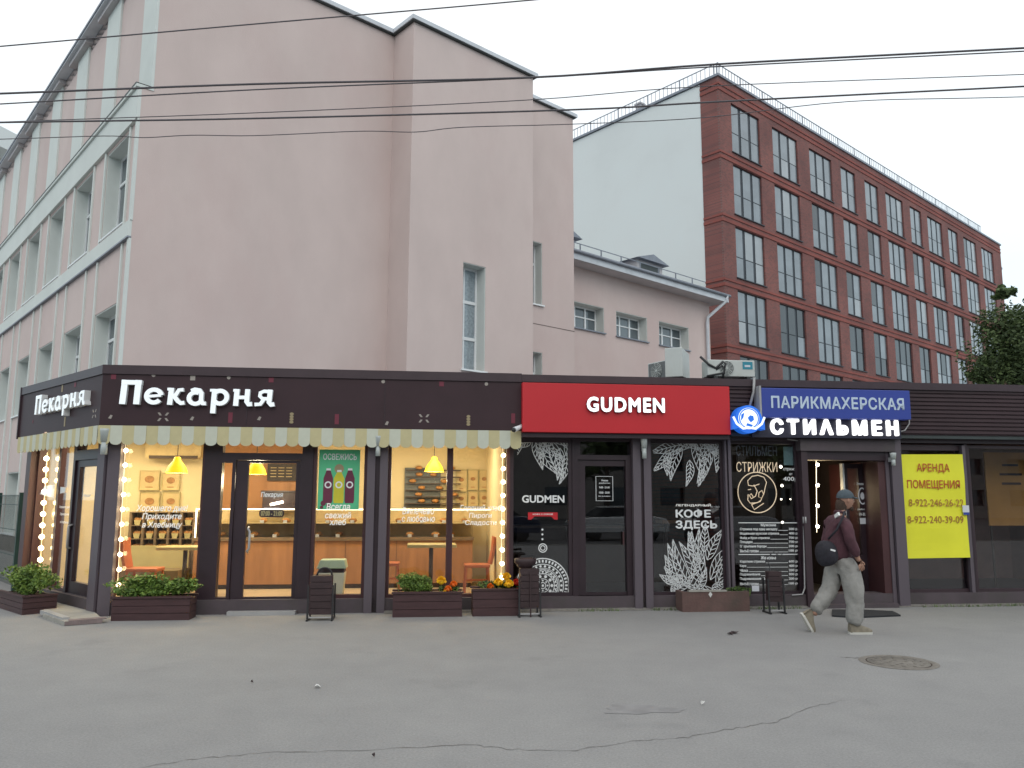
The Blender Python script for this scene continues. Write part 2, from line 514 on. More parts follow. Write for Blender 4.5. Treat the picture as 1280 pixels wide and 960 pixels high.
    def ribbon(s, pts, wd, y, mi=0, closed=False, th=.0015):
        """flat line of width wd in the x,z plane at depth y"""
        k = len(pts)
        L, R = [], []
        for i in range(k):
            if closed: a, c = pts[i - 1], pts[(i + 1) % k]
            else: a, c = pts[max(i - 1, 0)], pts[min(i + 1, k - 1)]
            dx, dz = c[0] - a[0], c[1] - a[1]; l = math.hypot(dx, dz) or 1
            nx, nz_ = -dz / l * wd / 2, dx / l * wd / 2
            L.append((pts[i][0] + nx, y, pts[i][1] + nz_)); R.append((pts[i][0] - nx, y, pts[i][1] - nz_))
        b = len(s.v); s.v += L + R
        for i in range(k if closed else k - 1):
            j = (i + 1) % k
            s.f.append((b + i, b + j, b + k + j, b + k + i)); s.m.append(mi); s.sm.append(False)
        return s

    def wall(s, u0, u1, z0, z1, y0, y1, holes, mi=0):
        xs = sorted({u0, u1, *[min(max(h[0], u0), u1) for h in holes], *[min(max(h[1], u0), u1) for h in holes]})
        zs = sorted({z0, z1, *[min(max(h[2], z0), z1) for h in holes], *[min(max(h[3], z0), z1) for h in holes]})
        nx, nz_ = len(xs) - 1, len(zs) - 1

        def solid(i, j):
            if i < 0 or j < 0 or i >= nx or j >= nz_: return False
            cx, cz = (xs[i] + xs[i + 1]) / 2, (zs[j] + zs[j + 1]) / 2
            return not any(h[0] < cx < h[1] and h[2] < cz < h[3] for h in holes)
        for i in range(nx):
            for j in range(nz_):
                if not solid(i, j): continue
                a, b, c, d = xs[i], xs[i + 1], zs[j], zs[j + 1]
                s.face([(a, y0, c), (b, y0, c), (b, y0, d), (a, y0, d)], mi)
                s.face([(a, y1, c), (a, y1, d), (b, y1, d), (b, y1, c)], mi)
                if not solid(i - 1, j): s.face([(a, y0, c), (a, y0, d), (a, y1, d), (a, y1, c)], mi)
                if not solid(i + 1, j): s.face([(b, y0, c), (b, y1, c), (b, y1, d), (b, y0, d)], mi)
                if not solid(i, j - 1): s.face([(a, y0, c), (a, y1, c), (b, y1, c), (b, y0, c)], mi)
                if not solid(i, j + 1): s.face([(a, y0, d), (b, y0, d), (b, y1, d), (a, y1, d)], mi)
        return s

    def build(s, name, mats, parent=None, loc=None, rz=0, bevel=0, shift=None):
        me = bpy.data.meshes.new(name)
        v = s.v
        if parent is not None and shift is None: shift = SH.get(parent.name)
        if shift: v = [(a - shift[0], b - shift[1], c - shift[2]) for a, b, c in v]
        me.from_pydata(v, [], s.f)
        if not isinstance(mats, (list, tuple)): mats = [mats]
        for m_ in mats: me.materials.append(M[m_] if isinstance(m_, str) else m_)
        me.polygons.foreach_set('material_index', s.m)
        me.polygons.foreach_set('use_smooth', s.sm)
        me.update()
        o = bpy.data.objects.new(name, me)
        COL.objects.link(o)
        if parent is not None:
            o.parent = parent
            if shift: SH[o.name] = shift
        if loc: o.location = loc
        o.rotation_euler[2] = rz
        if bevel:
            bm_ = o.modifiers.new('bevel', 'BEVEL'); bm_.width = bevel; bm_.segments = 2; bm_.limit_method = 'ANGLE'
        return o


def link_mesh(name, me, parent=None, loc=(0, 0, 0), rz=0, scale=None):
    o = bpy.data.objects.new(name, me)
    COL.objects.link(o)
    if parent: o.parent = parent
    o.location = loc
    o.rotation_euler[2] = rz
    if scale: o.scale = scale
    return o


def tag(o, label=None, cat=None, group=None, kind=None):
    if label: o['label'] = label
    if cat: o['category'] = cat
    if group: o['group'] = group
    if kind: o['kind'] = kind
    return o


def thing(name, label, cat, loc=(0, 0, 0), rz=0, group=None):
    o = bpy.data.objects.new(name, None)
    COL.objects.link(o)
    o.empty_display_size = .2
    o.location = loc
    o.rotation_euler[2] = rz
    return tag(o, label, cat, group)


def fthing(fr, name, label, cat, u=0, y=0, z=0, group=None):
    o = thing(name, label, cat, fr.w(u, y, z), fr.a, group)
    SH[o.name] = (u, y, z)      # parts are drawn in the facade's own coordinates
    return o


def copy_tree(o, parent=None):
    c = o.copy(); COL.objects.link(c)
    if parent is not None: c.parent = parent
    for ch in list(o.children): copy_tree(ch, c)
    return c


# ------------------------------------------------------------------ lettering
_txt = {}


def text_data(s, bold=0.0, res=3):
    k = (s, bold)
    if k in _txt: return _txt[k]
    c = bpy.data.curves.new('t', 'FONT')
    c.body = s; c.offset = bold; c.resolution_u = res; c.fill_mode = 'FRONT'
    o = bpy.data.objects.new('t', c)
    COL.objects.link(o)
    d = bpy.context.evaluated_depsgraph_get()
    m = bpy.data.meshes.new_from_object(o.evaluated_get(d))
    v = [tuple(q.co[:2]) for q in m.vertices]; f = [tuple(p.vertices) for p in m.polygons]
    # weld so that every glyph is one island
    key = {}; mp_ = []
    nv = []
    for q in v:
        kk = (round(q[0], 5), round(q[1], 5))
        if kk not in key: key[kk] = len(nv); nv.append(q)
        mp_.append(key[kk])
    f = [tuple(mp_[i] for i in p) for p in f]
    f = [p for p in f if len(set(p)) == len(p)]
    bpy.data.objects.remove(o); bpy.data.curves.remove(c); bpy.data.meshes.remove(m)
    _txt[k] = (nv, f)
    return _txt[k]


def fit(v, box, shear=0.0):
    x0 = min(q[0] for q in v); x1 = max(q[0] for q in v); z0 = min(q[1] for q in v); z1 = max(q[1] for q in v)
    if shear:
        v = [(q[0] + shear * (q[1] - z0), q[1]) for q in v]
        x0 = min(q[0] for q in v); x1 = max(q[0] for q in v)
    sx = (box[1] - box[0]) / (x1 - x0); sz = (box[3] - box[2]) / (z1 - z0)
    return [(box[0] + (q[0] - x0) * sx, box[2] + (q[1] - z0) * sz) for q in v]


def _bold_shifts(bold):
    if bold <= 0: return [(0, 0)]
    return [(0, 0)] + [(bold * math.cos(PI * k / 4), bold * math.sin(PI * k / 4)) for k in range(8)]


def text_flat(mb, s, box, y, mi=0, bold=0.01, shear=0.0):
    v, f = text_data(s, 0.0)
    x0 = min(q[0] for q in v); x1 = max(q[0] for q in v); z0 = min(q[1] for q in v); z1 = max(q[1] for q in v)
    # extreme points keep the text inside its box when it is emboldened
    ext = [(x0 - bold, z0 - bold), (x1 + bold, z1 + bold)]
    for k, (dx, dz) in enumerate(_bold_shifts(bold)):
        vv = fit([(q[0] + dx, q[1] + dz) for q in v] + ext, box, shear)[:-2]
        mb.raw([(x, y - k * .00012, z) for x, z in vv], f, mi)


def solid_glyph(v, f, y0, y1, mb=None):
    """front at y0 (outer), back at y1; side walls from boundary edges"""
    mb = mb or MB()
    mb.raw([(x, y0, z) for x, z in v], f, 0)
    mb.raw([(x, y1, z) for x, z in v], [p[::-1] for p in f], 1)
    cnt = {}
    for p in f:
        for i in range(len(p)):
            a, b = p[i], p[(i + 1) % len(p)]
            cnt[(a, b)] = cnt.get((a, b), 0) + 1
    for (a, b) in cnt:
        if (b, a) not in cnt:
            (xa, za), (xb, zb) = v[a], v[b]
            mb.face([(xa, y0, za), (xa, y1, za), (xb, y1, zb), (xb, y0, zb)], 1)
    return mb


def islands(v, f):
    par = list(range(len(v)))

    def find(a):
        while par[a] != a: par[a] = par[par[a]]; a = par[a]
        return a
    for p in f:
        for i in p[1:]: par[find(i)] = find(p[0])
    g = {}
    for p in f: g.setdefault(find(p[0]), []).append(p)
    out = []
    for fs in g.values():
        idx = sorted({i for p in fs for i in p}); mp_ = {a: b for b, a in enumerate(idx)}
        out.append(([v[i] for i in idx], [tuple(mp_[i] for i in p) for p in fs]))
    out.sort(key=lambda t: min(q[0] for q in t[0]))
    return out


def letters(parent, s, box, y0, y1, mats, bold=0.02, shear=0.0, spread=0.0):
    """each letter a part; letter spacing grows with the weight so that they stay apart"""
    v, f = text_data(s, 0.0)
    isl = islands(v, f)
    gap = bold * 1.6 + spread
    isl = [([(q[0] + k * gap, q[1]) for q in vv], ff) for k, (vv, ff) in enumerate(isl)]
    allv = [q for vv, _ in isl for q in vv]
    x0 = min(q[0] for q in allv) - bold; x1 = max(q[0] for q in allv) + bold
    z0 = min(q[1] for q in allv) - bold; z1 = max(q[1] for q in allv) + bold
    sx = (box[1] - box[0]) / (x1 - x0); sz = (box[3] - box[2]) / (z1 - z0)
    for vv, ff in isl:
        mb = MB()
        for k, (dx, dz) in enumerate(_bold_shifts(bold)):
            w_ = [(box[0] + (q[0] + dx - x0) * sx, box[2] + (q[1] + dz - z0) * sz) for q in vv]
            solid_glyph(w_, ff, y0 - k * .0004, y1, mb)
        mb.build('letter', mats, parent)


def circle(cx, cz, r, n=32, a0=0, a1=2 * PI, ex=1.0):
    return [(cx + r * ex * math.cos(a0 + (a1 - a0) * i / n), cz + r * math.sin(a0 + (a1 - a0) * i / n)) for i in range(n + (0 if abs(a1 - a0 - 2 * PI) < 1e-6 else 1))]

# =================================================================== GROUND
g = MB()
g.face([(-400, -3.6, 0), (400, -3.6, 0), (400, 900, 0), (-400, 900, 0)])
tag(g.build('pavement', 'asphalt'), kind='structure')
g = MB()
g.face([(-400, -400, -.14), (400, -400, -.14), (400, -3.5, -.14), (-400, -3.5, -.14)])
tag(g.build('road', mat('road_asphalt', (.07, .07, .072), .85, .2, .8, .3, 90)), kind='structure')
g = MB()
g.box(-60, 60, -3.78, -3.6, -.13, .02)
tag(g.build('kerb', 'concrete'), kind='structure')
# crack lines in the asphalt: thin sunken fillets of bitumen
M['crack'] = mat('asphalt_crack', (.13, .125, .12), .9, .2, 20)
rc = random.Random(4)


def crack(name, px, w0):
    pts = []
    for i in range(len(px) - 1):
        a, b = ground(*px[i]), ground(*px[i + 1])
        n = 9
        for j in range(n):
            t = j / n
            pts.append((a[0] + (b[0] - a[0]) * t + rc.uniform(-.012, .012), a[1] + (b[1] - a[1]) * t + rc.uniform(-.02, .02)))
    m = MB(); k = len(pts)
    ws = [w0 * rc.uniform(.3, 1.5) for _ in pts]; ws[0] = ws[-1] = .001
    for i in range(k - 1):
        (x0, y0), (x1, y1) = pts[i], pts[i + 1]
        m.face([(x0, y0 - ws[i], .003), (x1, y1 - ws[i + 1], .003), (x1, y1 + ws[i + 1], .003), (x0, y0 + ws[i], .003)])
    tag(m.build(name, 'crack'), kind='structure')


crack('pavement_crack', [(178, 959), (245, 949), (330, 941), (450, 938), (580, 931), (640, 937), (720, 938), (800, 926), (860, 922), (920, 910), (970, 902), (1010, 885), (1060, 874)], .0035)
crack('pavement_crack', [(1050, 822), (1080, 823)], .01)
crack('pavement_crack', [(1235, 768), (1262, 775), (1280, 780)], .012)

# =================================================================== PINK BUILDING
C0 = (-8.3296, 17.4672)
PF = Frame(C0, 41.6)      # front walls
PL = Frame(C0, -48.4)     # long left wall, u runs negative away from the corner
TOP = 14.97
pk = thing('pink_hall', 'large pink plastered hall with stepped blank gable walls behind the bakery', 'building', (C0[0], C0[1], 0), 0)
# left wall children use their own rotated holder maths: all parts are drawn in world metres relative to C0


def wpart(fr, mb, name, mats, parent, root_o):
    """turn facade coordinates into the building's own coordinates"""
    ca, sa = math.cos(fr.a), math.sin(fr.a)
    ox, oy = fr.o[0] - root_o[0], fr.o[1] - root_o[1]
    mb.v = [(ox + x * ca - y * sa, oy + x * sa + y * ca, z) for x, y, z in mb.v]
    return mb.build(name, mats, parent)


BP = 3.0
OW = [(-2.5 - BP * k, -.62 - BP * k) for k in range(8)]      # openings of the left wall
rows = [(7.87, 10.13), (4.16, 6.03), (.5, 2.4)]
U_END = -25.0
holes = [(a, b, z0, z1) for a, b in OW for z0, z1 in rows]
# lower wall stands .25 m in front of the upper one
wpart(PL, MB().wall(U_END, .0, 0.45, 10.95, -.25, .415, holes), 'wall', 'pink', pk, C0)
wpart(PL, MB().box(U_END, .012, -.29, .4, 0, .45), 'plinth', 'pinkdark', pk, C0)
wpart(PL, MB().box(U_END, 0, 0, .415, 10.95, TOP), 'wall', 'pink', pk, C0)
# light bands
wpart(PL, MB().box(U_END, -.003, -.33, -.245, 10.2, 10.95), 'cornice_band', 'pale', pk, C0)
wpart(PL, MB().box(U_END, .02, -.38, .004, 10.95, 11.02).box(U_END, .008, -.39, .0, 11.022, 11.05, 1), 'cornice', ['pale', 'darkmetal'], pk, C0)
wpart(PL, MB().box(U_END, -.01, -.33, -.245, 7.42, 7.78).box(U_END, .0, -.34, -.25, 7.38, 7.415, 1), 'sill_band', ['pale', 'roofmetal'], pk, C0)
# ribs either side of every opening
rib_edges = [x for a, b in OW for x in (a - .02, b + .02)]
for a, b in OW:
    for xx in (a - .10, b):
        wpart(PL, MB().box(xx, xx + .10, -.29, -.245, .47, 7.37), 'rib', 'pale', pk, C0)
        wpart(PL, MB().box(xx, xx + .10, -.29, -.245, 7.79, 10.19), 'rib', 'pale', pk, C0)
wpart(PL, MB().box(-.13, .006, -.30, -.245, .47, 7.37).box(-.13, .006, -.30, -.245, 7.79, 10.19), 'corner_rib', 'pale', pk, C0)
# pilasters of the upper wall
for k in range(8):
    a = -1.03 - 3.13 * k if k == 0 else -1.2 - 3.17 * k
    wpart(PL, MB().box(a, (0 if k == 0 else a + 1.25), -.05, .003, 11.03, 14.9), 'pilaster', 'pale', pk, C0)
# eaves with brackets
wpart(PL, MB().box(U_END, .1, -.30, .3, 15.0, 15.05).box(U_END, .13, -.33, .3, 15.052, 15.12, 1), 'eaves', ['soffit', 'roofmetal'], pk, C0)
for k in range(9):
    a = -1.35 - 3.17 * k
    wpart(PL, MB().box(a - .35, a + 1.6, -.20, -.002, 14.86, 14.998), 'eaves_bracket', 'soffit2', pk, C0)


def pvc_window(fr, parent, root_o, u0, u1, z0, z1, dep, vs, hs, fw=.06, mg='glasswin', mat_='white_pvc'):
    """frame with bars at vs, hs, then one pane behind"""
    m = MB()
    m.box(u0, u0 + fw, dep, dep + .07, z0, z1).box(u1 - fw, u1, dep, dep + .07, z0, z1)
    m.box(u0 + fw, u1 - fw, dep, dep + .07, z0, z0 + fw).box(u0 + fw, u1 - fw, dep, dep + .07, z1 - fw, z1)
    for x, w_ in vs: m.box(x - w_ / 2, x + w_ / 2, dep - .004, dep + .066, z0 + fw, z1 - fw)
    for zz, w_, *r in hs:
        a, b = (r[0], r[1]) if r else (u0 + fw, u1 - fw)
        m.box(a, b, dep - .008, dep + .062, zz - w_ / 2, zz + w_ / 2)
    o = wpart(fr, m, 'window', mat_, parent, root_o)
    p = wpart(fr, MB().box(u0 + fw * .5, u1 - fw * .5, dep + .03, dep + .045, z0 + fw * .5, z1 - fw * .5), 'pane', mg, o, root_o)
    return o


for k, (a, b) in enumerate(OW):
    for z0, z1 in rows:
        if z0 < 1 and k < 2: continue
        pvc_window(PL, pk, C0, a + .03, b - .03, z0 + .02, z1 - .03, .06, [(a + .65, .07), (b - .65, .07)], [(z0 + (z1 - z0) * .66, .07)], .07)
        wpart(PL, MB().box(a, a + .03, -.235, .058, z0, z1).box(b - .03, b, -.235, .058, z0, z1).box(a + .03, b - .03, -.235, .058, z1 - .03, z1), 'reveal', 'pale', pk, C0)
        wpart(PL, MB().box(a - .03, b + .03, -.31, .058, z0 - .015, z0 + .018), 'sill', 'white_pvc', pk, C0)

# ---- front walls
UR = 6.5                       # where the middle block steps forward
wpart(PF, MB().box(.415, UR + .3, 0.0, .42, 0, TOP), 'wall', 'pink', pk, C0)
wu = (UR + 1.87, UR + 2.705)
wpart(PF, MB().wall(UR, UR + 4.6, 0, TOP, -1.0, -.45, [(wu[0], wu[1], 5.25, 8.35)]).box(UR, UR + .4, -.45, -.002, 0, TOP - .001).box(UR + 4.2, UR + 4.6, -.45, -.002, 0, TOP - .001), 'wall', 'pink', pk, C0)
ux = UR + 4.6
h1 = (ux + .3, UR + 5.955, 7.92, 10.03); h2 = (ux + .3, UR + 5.955, 4.3, 6.34)
wpart(PF, MB().wall(ux - .3, UR + 7.46, 0, TOP - .05, 0.0, .5, [h1, h2]).box(UR + 7.16, UR + 7.46, .5, 8, 0, TOP - .05), 'wall', 'pink', pk, C0)
# flashing along the tops
wpart(PF, MB().box(-.1, UR - .1, -.08, .4, TOP, TOP + .03).box(-.1, UR - .13, -.12, .4, TOP + .032, TOP + .15, 1), 'roof_edge', ['darkmetal', 'soffit'], pk, C0)
wpart(PF, MB().box(UR - .09, ux + .09, -1.09, .4, TOP, TOP + .03).box(UR - .12, ux + .12, -1.12, .4, TOP + .032, TOP + .15, 1), 'roof_edge', ['darkmetal', 'soffit'], pk, C0)
wpart(PF, MB().box(ux + .13, UR + 7.54, -.08, .4, TOP - .05, TOP - .02).box(ux + .14, UR + 7.58, -.12, .4, TOP - .018, TOP + .1, 1), 'roof_edge', ['darkmetal', 'soffit'], pk, C0)
wpart(PF, MB().slab([(0.0, .3), (UR + 7.4, .3), (UR + 7.4, 24), (0, 24)], TOP - .3, TOP + .12), 'roof', 'roofmetal', pk, C0)
wpart(PF, MB().box(UR + 7.0, UR + 7.4, 8, 24, 0, TOP - .1).box(0.3, UR + 7.4, 24, 24.4, 0, TOP - .1), 'wall', 'pink', pk, C0)
# tall stair window
pvc_window(PF, pk, C0, wu[0] + .02, wu[1] - .02, 5.27, 8.33, -.62, [(wu[0] + .33, .05)], [(7.30, .09), (6.22, .09)], .06, 'glasslace')
wpart(PF, MB().box(wu[1] - .02, wu[1], -.985, -.62, 5.25, 8.33).box(wu[0], wu[1], -.985, -.62, 8.33, 8.35), 'reveal', 'pale', pk, C0)
wpart(PF, MB().box(wu[0] - .05, wu[1] + .05, -1.07, -.62, 5.2, 5.248), 'sill', 'white_pvc', pk, C0)
for h in (h1, h2):
    pvc_window(PF, pk, C0, h[0] + .02, h[1] - .02, h[2] + .02, h[3] - .02, .32, [(h[0] + .33, .05)], [(h[2] + (h[3] - h[2]) * .68, .08)], .06)
    wpart(PF, MB().box(h[1] - .02, h[1], .012, .32, h[2], h[3]).box(h[0], h[1] - .02, .012, .32, h[3] - .02, h[3]), 'reveal', 'pale', pk, C0)
    wpart(PF, MB().box(h[0] - .04, h[1] + .05, -.07, .32, h[2] - .05, h[2] - .002), 'sill', 'white_pvc', pk, C0)
# faint render joint on the right hand wall
wpart(PF, MB().box(UR + 5.0, UR + 7.46, -.006, .001, 7.25, 7.275), 'render_joint', 'pinkdark', pk, C0)

# ---- low wing of the hall, set back
WD = 3.0
wz = lambda x, y: PF.uz(x, y, WD)
w_end = wz(887, 400)[0]
w_eave = wz(722, 334)[1]
wing = thing('pink_wing', 'lower pink wing with metal eaves and three wide windows, right of the tall hall', 'building', (C0[0], C0[1], 0), 0)
wh = []
for (xa, xb, yt, yb) in ((None, 755, 384, 417), (770, 808.7, 390, 424), (823.5, 860.6, 402, 433)):
    b = wz(xb, yt)[0]
    a = b - 2.0 if xa is None else wz(xa, yt)[0]
    wh.append([a, b, 0, 0])
zt = wz(770, 388.4)[1]; zb = wz(770, 419.5)[1]
for h in wh: h[2], h[3] = zb, zt
wpart(PF, MB().wall(UR + 6.6, w_end, 0, w_eave, WD, WD + .5, [tuple(h) for h in wh]).box(w_end - .5, w_end, WD + .5, WD + 9, 0, w_eave), 'wall', 'pink', wing, C0)
for h in wh:
    a, b = h[0], h[1]
    W3 = (b - a - .12) / 3
    pvc_window(PF, wing, C0, a + .03, b - .03, zb + .02, zt - .03, WD + .42, [(a + .06 + W3, .08), (a + .06 + 2 * W3, .08)], [(zb + (zt - zb) * .55, .05)], .07)
    wpart(PF, MB().box(b - .025, b, WD + .012, WD + .42, zb, zt).box(a, a + .025, WD + .012, WD + .42, zb, zt).box(a + .025, b - .025, WD + .012, WD + .42, zt - .025, zt), 'reveal', 'pale', wing, C0)
    wpart(PF, MB().box(a - .05, b + .05, WD - .08, WD + .42, zb - .05, zb - .002), 'sill', 'roofmetal', wing, C0)
# eaves, gutter, sloping roof
wpart(PF, MB().box(UR + 6.6, w_end + .5, WD - .7, WD + .4, w_eave, w_eave + .06).box(UR + 6.6, w_end + .52, WD - .74, WD - .68, w_eave + .0, w_eave + .30, 1).box(w_end + .46, w_end + .52, WD - .68, WD + 9, w_eave, w_eave + .30, 1), 'eaves', ['soffit2', 'soffit'], wing, C0)
gm = MB()
gm.tube([PF.w(UR + 6.6, WD - .80, w_eave + .3), PF.w(w_end + .55, WD - .80, w_eave + .3)], .07, 8)
gm.v = [(x - C0[0], y - C0[1], z) for x, y, z in gm.v]
gm.build('gutter', 'roofmetal', wing)
ru0, ru1 = UR + 6.6, w_end + .5
rm = MB()
rm.face([(ru0, WD - .7, w_eave + .3), (ru1, WD - .7, w_eave + .3), (ru1 - 3, WD + 4.3, w_eave + 1.7), (ru0, WD + 4.3, w_eave + 1.7)])
rm.face([(ru1, WD - .7, w_eave + .3), (ru1, WD + 9, w_eave + .3), (ru1 - 3, WD + 4.3, w_eave + 1.7)])
rm.face([(ru0, WD + 4.3, w_eave + 1.7), (ru1 - 3, WD + 4.3, w_eave + 1.7), (ru1, WD + 9, w_eave + .3), (ru0, WD + 9, w_eave + .3)])
rm.box(ru0, ru1, WD - .7, WD + 9, w_eave + .2, w_eave + .295)
wpart(PF, rm, 'roof', 'roofmetal', wing, C0)
# downpipe
dp = MB()
zz = w_eave
pts = [PF.w(w_end + .3, WD - .8, zz + .3), PF.w(w_end + .3, WD - .75, zz + .05), PF.w(w_end - .35, WD - .14, zz - .75), PF.w(w_end - .38, WD - .12, zz - 1.0), PF.w(w_end - .38, WD - .12, .2)]
dp.tube([(p[0] - C0[0], p[1] - C0[1], p[2]) for p in pts], .075, 8)
dp.build('downpipe', 'soffit', wing)
# dormers
for (xa, xb, yy) in ((718, 733, 302), (806, 842, 338)):
    ua, ub = wz(xa, yy)[0], wz(xb, yy)[0]
    if xa == 718: ua = ub - 1.3
    yb_ = WD + .55
    zb0 = w_eave + .75
    d = MB().box(ua + .12, ub - .12, yb_, yb_ + 2.2, zb0, zb0 + .62)
    d.box(ua + .35, ub - .35, yb_ - .02, yb_ + .001, zb0 + .15, zb0 + .5, 1)
    mid = (ua + ub) / 2
    d.prism([(ua - .1, zb0 + .62), (ub + .1, zb0 + .62), (mid, zb0 + .95)], yb_ - .25, yb_ + 2.3, 2)
    wpart(PF, d, 'dormer', ['soffit2', 'darkmetal', 'roofmetal'], wing, C0)
# roof railing
rr = MB()
uu = ru0 + .5
while uu < ru1 - .8:
    rr.bar((uu, WD - .1, w_eave + .42), (uu, WD - .1, w_eave + .95), .04)
    uu += 1.25
for h in (.68, .95): rr.bar((ru0, WD - .1, w_eave + h), (ru1 - .9, WD - .1, w_eave + h), .03)
wpart(PF, rr, 'roof_railing', 'roofmetal', wing, C0)
# parapet stub at the far end of the wing roof
wpart(PF, MB().box(w_end - 1.9, w_end + .35, WD + 2.8, WD + 3.2, w_eave + .4, w_eave + 1.35).box(w_end - 2.0, w_end + .45, WD + 2.7, WD + 3.3, w_eave + 1.352, w_eave + 1.45, 1), 'parapet', ['soffit', 'roofmetal'], wing, C0)

# =================================================================== RED BRICK APARTMENTS
r_ = ray(906, 351); t_ = 40 / r_[1]
K0 = (r_[0] * t_, 40.0)
RB = Frame(K0, 41.6)
RA = Frame(K0, -48.4)
apt = thing('brick_apartment_block', 'long red brick apartment block with blank white end wall and railed flat roof', 'building', (K0[0], K0[1], 0), 0)
RT = 23.95
wins = [(1.15, 3.95, 3), (5.3, 8.1, 3), (9.5, 12.3, 3), (13.5, 15.5, 2), (16.85, 18.85, 2), (20.0, 22.8, 3), (24.0, 26.0, 2), (27.1, 29.9, 3), (31.1, 33.1, 2), (34.3, 37.1, 3), (38.3, 41.1, 3)]
FH = 3.46
arows = [(20.05 - FH * i, 22.83 - FH * i) for i in range(5)]
holes = [(a, b, z0, z1) for a, b, n in wins for z0, z1 in arows]
BL = 43.1
wpart(RB, MB().wall(0, BL, 0, RT, 0, .4, holes).box(BL - .4, BL, .4, 14, 0, RT).box(.4, BL - .4, 13.6, 14, 0, RT), 'wall', 'brick', apt, K0)
wpart(RA, MB().box(-1.15, -.401, 0.0, .4, 0, RT - .001), 'wall', 'brick', apt, K0)
wpart(RA, MB().box(-13.99, -1.152, .03, .4, 0, RT - .03), 'end_wall', 'endwall', apt, K0)
for zc in [23.35] + [19.55 - FH * i for i in range(5)]:
    for dz, hh in ((.16, .12), (-.14, .16)):
        wpart(RB, MB().box(-.04, BL, -.04, -.001, zc + dz, zc + dz + hh), 'brick_band', 'band', apt, K0)
        wpart(RA, MB().box(-1.15, -.001, -.04, -.001, zc + dz, zc + dz + hh), 'brick_band', 'band', apt, K0)
wpart(RB, MB().slab([(-.08, -.08), (BL + .12, -.08), (BL + .12, 14.1), (-.08, 14.1)], RT, RT + .13), 'roof', 'roofmetal', apt, K0)
# shared window meshes
apt_cache = {}


def apt_meshes(n):
    if n in apt_cache: return apt_cache[n]
    W, H = (2.8 if n == 3 else 2.0), 2.78
    fr_ = MB()
    fw = .06
    fr_.box(0, fw, .10, .18, 0, H).box(W - fw, W, .10, .18, 0, H).box(fw, W - fw, .10, .18, 0, fw).box(fw, W - fw, .10, .18, H - fw, H)
    mw = .25
    pw = (W - 2 * fw - (n - 1) * mw) / n
    xs = []
    x = fw
    for i in range(n):
        xs.append((x, x + pw))
        if i < n - 1: fr_.box(x + pw, x + pw + mw, .125, .19, fw, H - fw)
        x += pw + mw
    zm = H * .42
    for a, b in xs: fr_.box(a, b, .105, .175, zm - .012, zm + .012)
    fr_.box(-.05, W + .05, -.07, .1, -.05, -.002)
    me_f = fr_
    apt_cache[n] = (me_f, xs, zm, H, W)
    return apt_cache[n]


shared = {}


def shared_mesh(key, mb, mats):
    if key not in shared:
        o = mb.build(key, mats)
        shared[key] = o.data
        bpy.data.objects.remove(o)
    return shared[key]


ra = random.Random(21)
basep = {n: None for n in (2, 3)}
for ri, (z0, z1) in enumerate(arows):
    for wi, (a, b, n) in enumerate(wins):
        fr_, xs, zm, H, W = apt_meshes(n)
        me = shared_mesh('window_%d' % n, fr_, 'aptframe')
        base = RB.w(a, 0, z0)
        wo_ = link_mesh('window', me, apt, (base[0] - K0[0], base[1] - K0[1], z0), RB.a)
        dark_col = (0 if wi in (2, 4, 5, 6, 9, 10) and ra.random() < .7 else ra.randrange(n)) if ra.random() < (.6 if wi > 1 else .15) else -1
        for ci, (xa, xb) in enumerate(xs):
            for part_, (za, zb_) in enumerate(((.06, zm - .025), (zm + .025, H - .06))):
                kind = 'curtainpane'
                if part_ == 1 and ci == dark_col: kind = 'darkpane'
                elif ra.random() < .10: kind = 'whitepane'
                if ri >= 3 and wi in (1, 3, 4, 5, 6) and ra.random() < .75: kind = 'darkpane'
                if ri == 4 and wi < 4: kind = 'darkpane'
                bx = MB().box(xa, xb, .10, .12, za, zb_)
                mesh = shared_mesh('pane_%d_%d_%d_%s' % (n, ci, part_, kind), bx, kind)
                link_mesh('pane', mesh, wo_)
# roof railing
def railing(fr, u0, u1, dep, name):
    m = MB()
    n_ = int((u1 - u0) / .28)
    for i in range(n_ + 1):
        x = u0 + (u1 - u0) * i / n_
        ww = .05 if i % 8 == 0 else .022
        m.box(x - ww / 2, x + ww / 2, dep - ww / 2, dep + ww / 2, RT + .16, RT + .82)
    m.box(u0, u1, dep - .02, dep + .02, RT + .82, RT + .86)
    m.box(u0, u1, dep - .015, dep + .015, RT + .22, RT + .25)
    tag(wpart(fr, m, name, 'roofmetal', apt, K0), kind='stuff')


railing(RB, .15, 39.0, .15, 'roof_railing')
railing(RA, -13.8, -.05, .15, 'roof_railing')
cm = MB().box(-6.1, -5.75, .6, 1.0, RT + .1, RT + .85).box(-6.16, -5.69, .54, 1.06, RT + .852, RT + .95)
wpart(RA, cm, 'roof_vent', 'soffit2', apt, K0)
nb = thing('pale_tower', 'sliver of a pale grey block behind the far end of the brick block', 'building', RB.w(BL + .2, 1, 0), RB.a)
SH[nb.name] = (BL + .2, 1, 0)
MB().box(BL + .15, BL + 3.2, 1, 12, 0, 22.6).build('wall', 'endwall', nb)
MB().box(BL + .15, BL + 3.3, .9, 12, 22.61, 22.8).build('roof', 'roofmetal', nb)

# a pale roof canopy seen far away over the left eaves
pc = at_depth(8, 192, 70)
fb = thing('distant_pale_building', 'pale grey flat roofed building far behind the eaves of the pink hall', 'building', (pc.x - 12, 70, 0), rad(-14))
MB().box(-6, 13.4, 0, 12, 0, pc.z - 4).build('wall', 'endwall', fb)
MB().box(-8, 14.2, -2, 12, pc.z - .9, pc.z + .9).build('roof', 'endwall', fb)
for xx in (-5, 1, 7, 12.5): MB().box(xx, xx + .5, -.5, 0, pc.z - 4, pc.z - .91).build('column', 'endwall', fb)

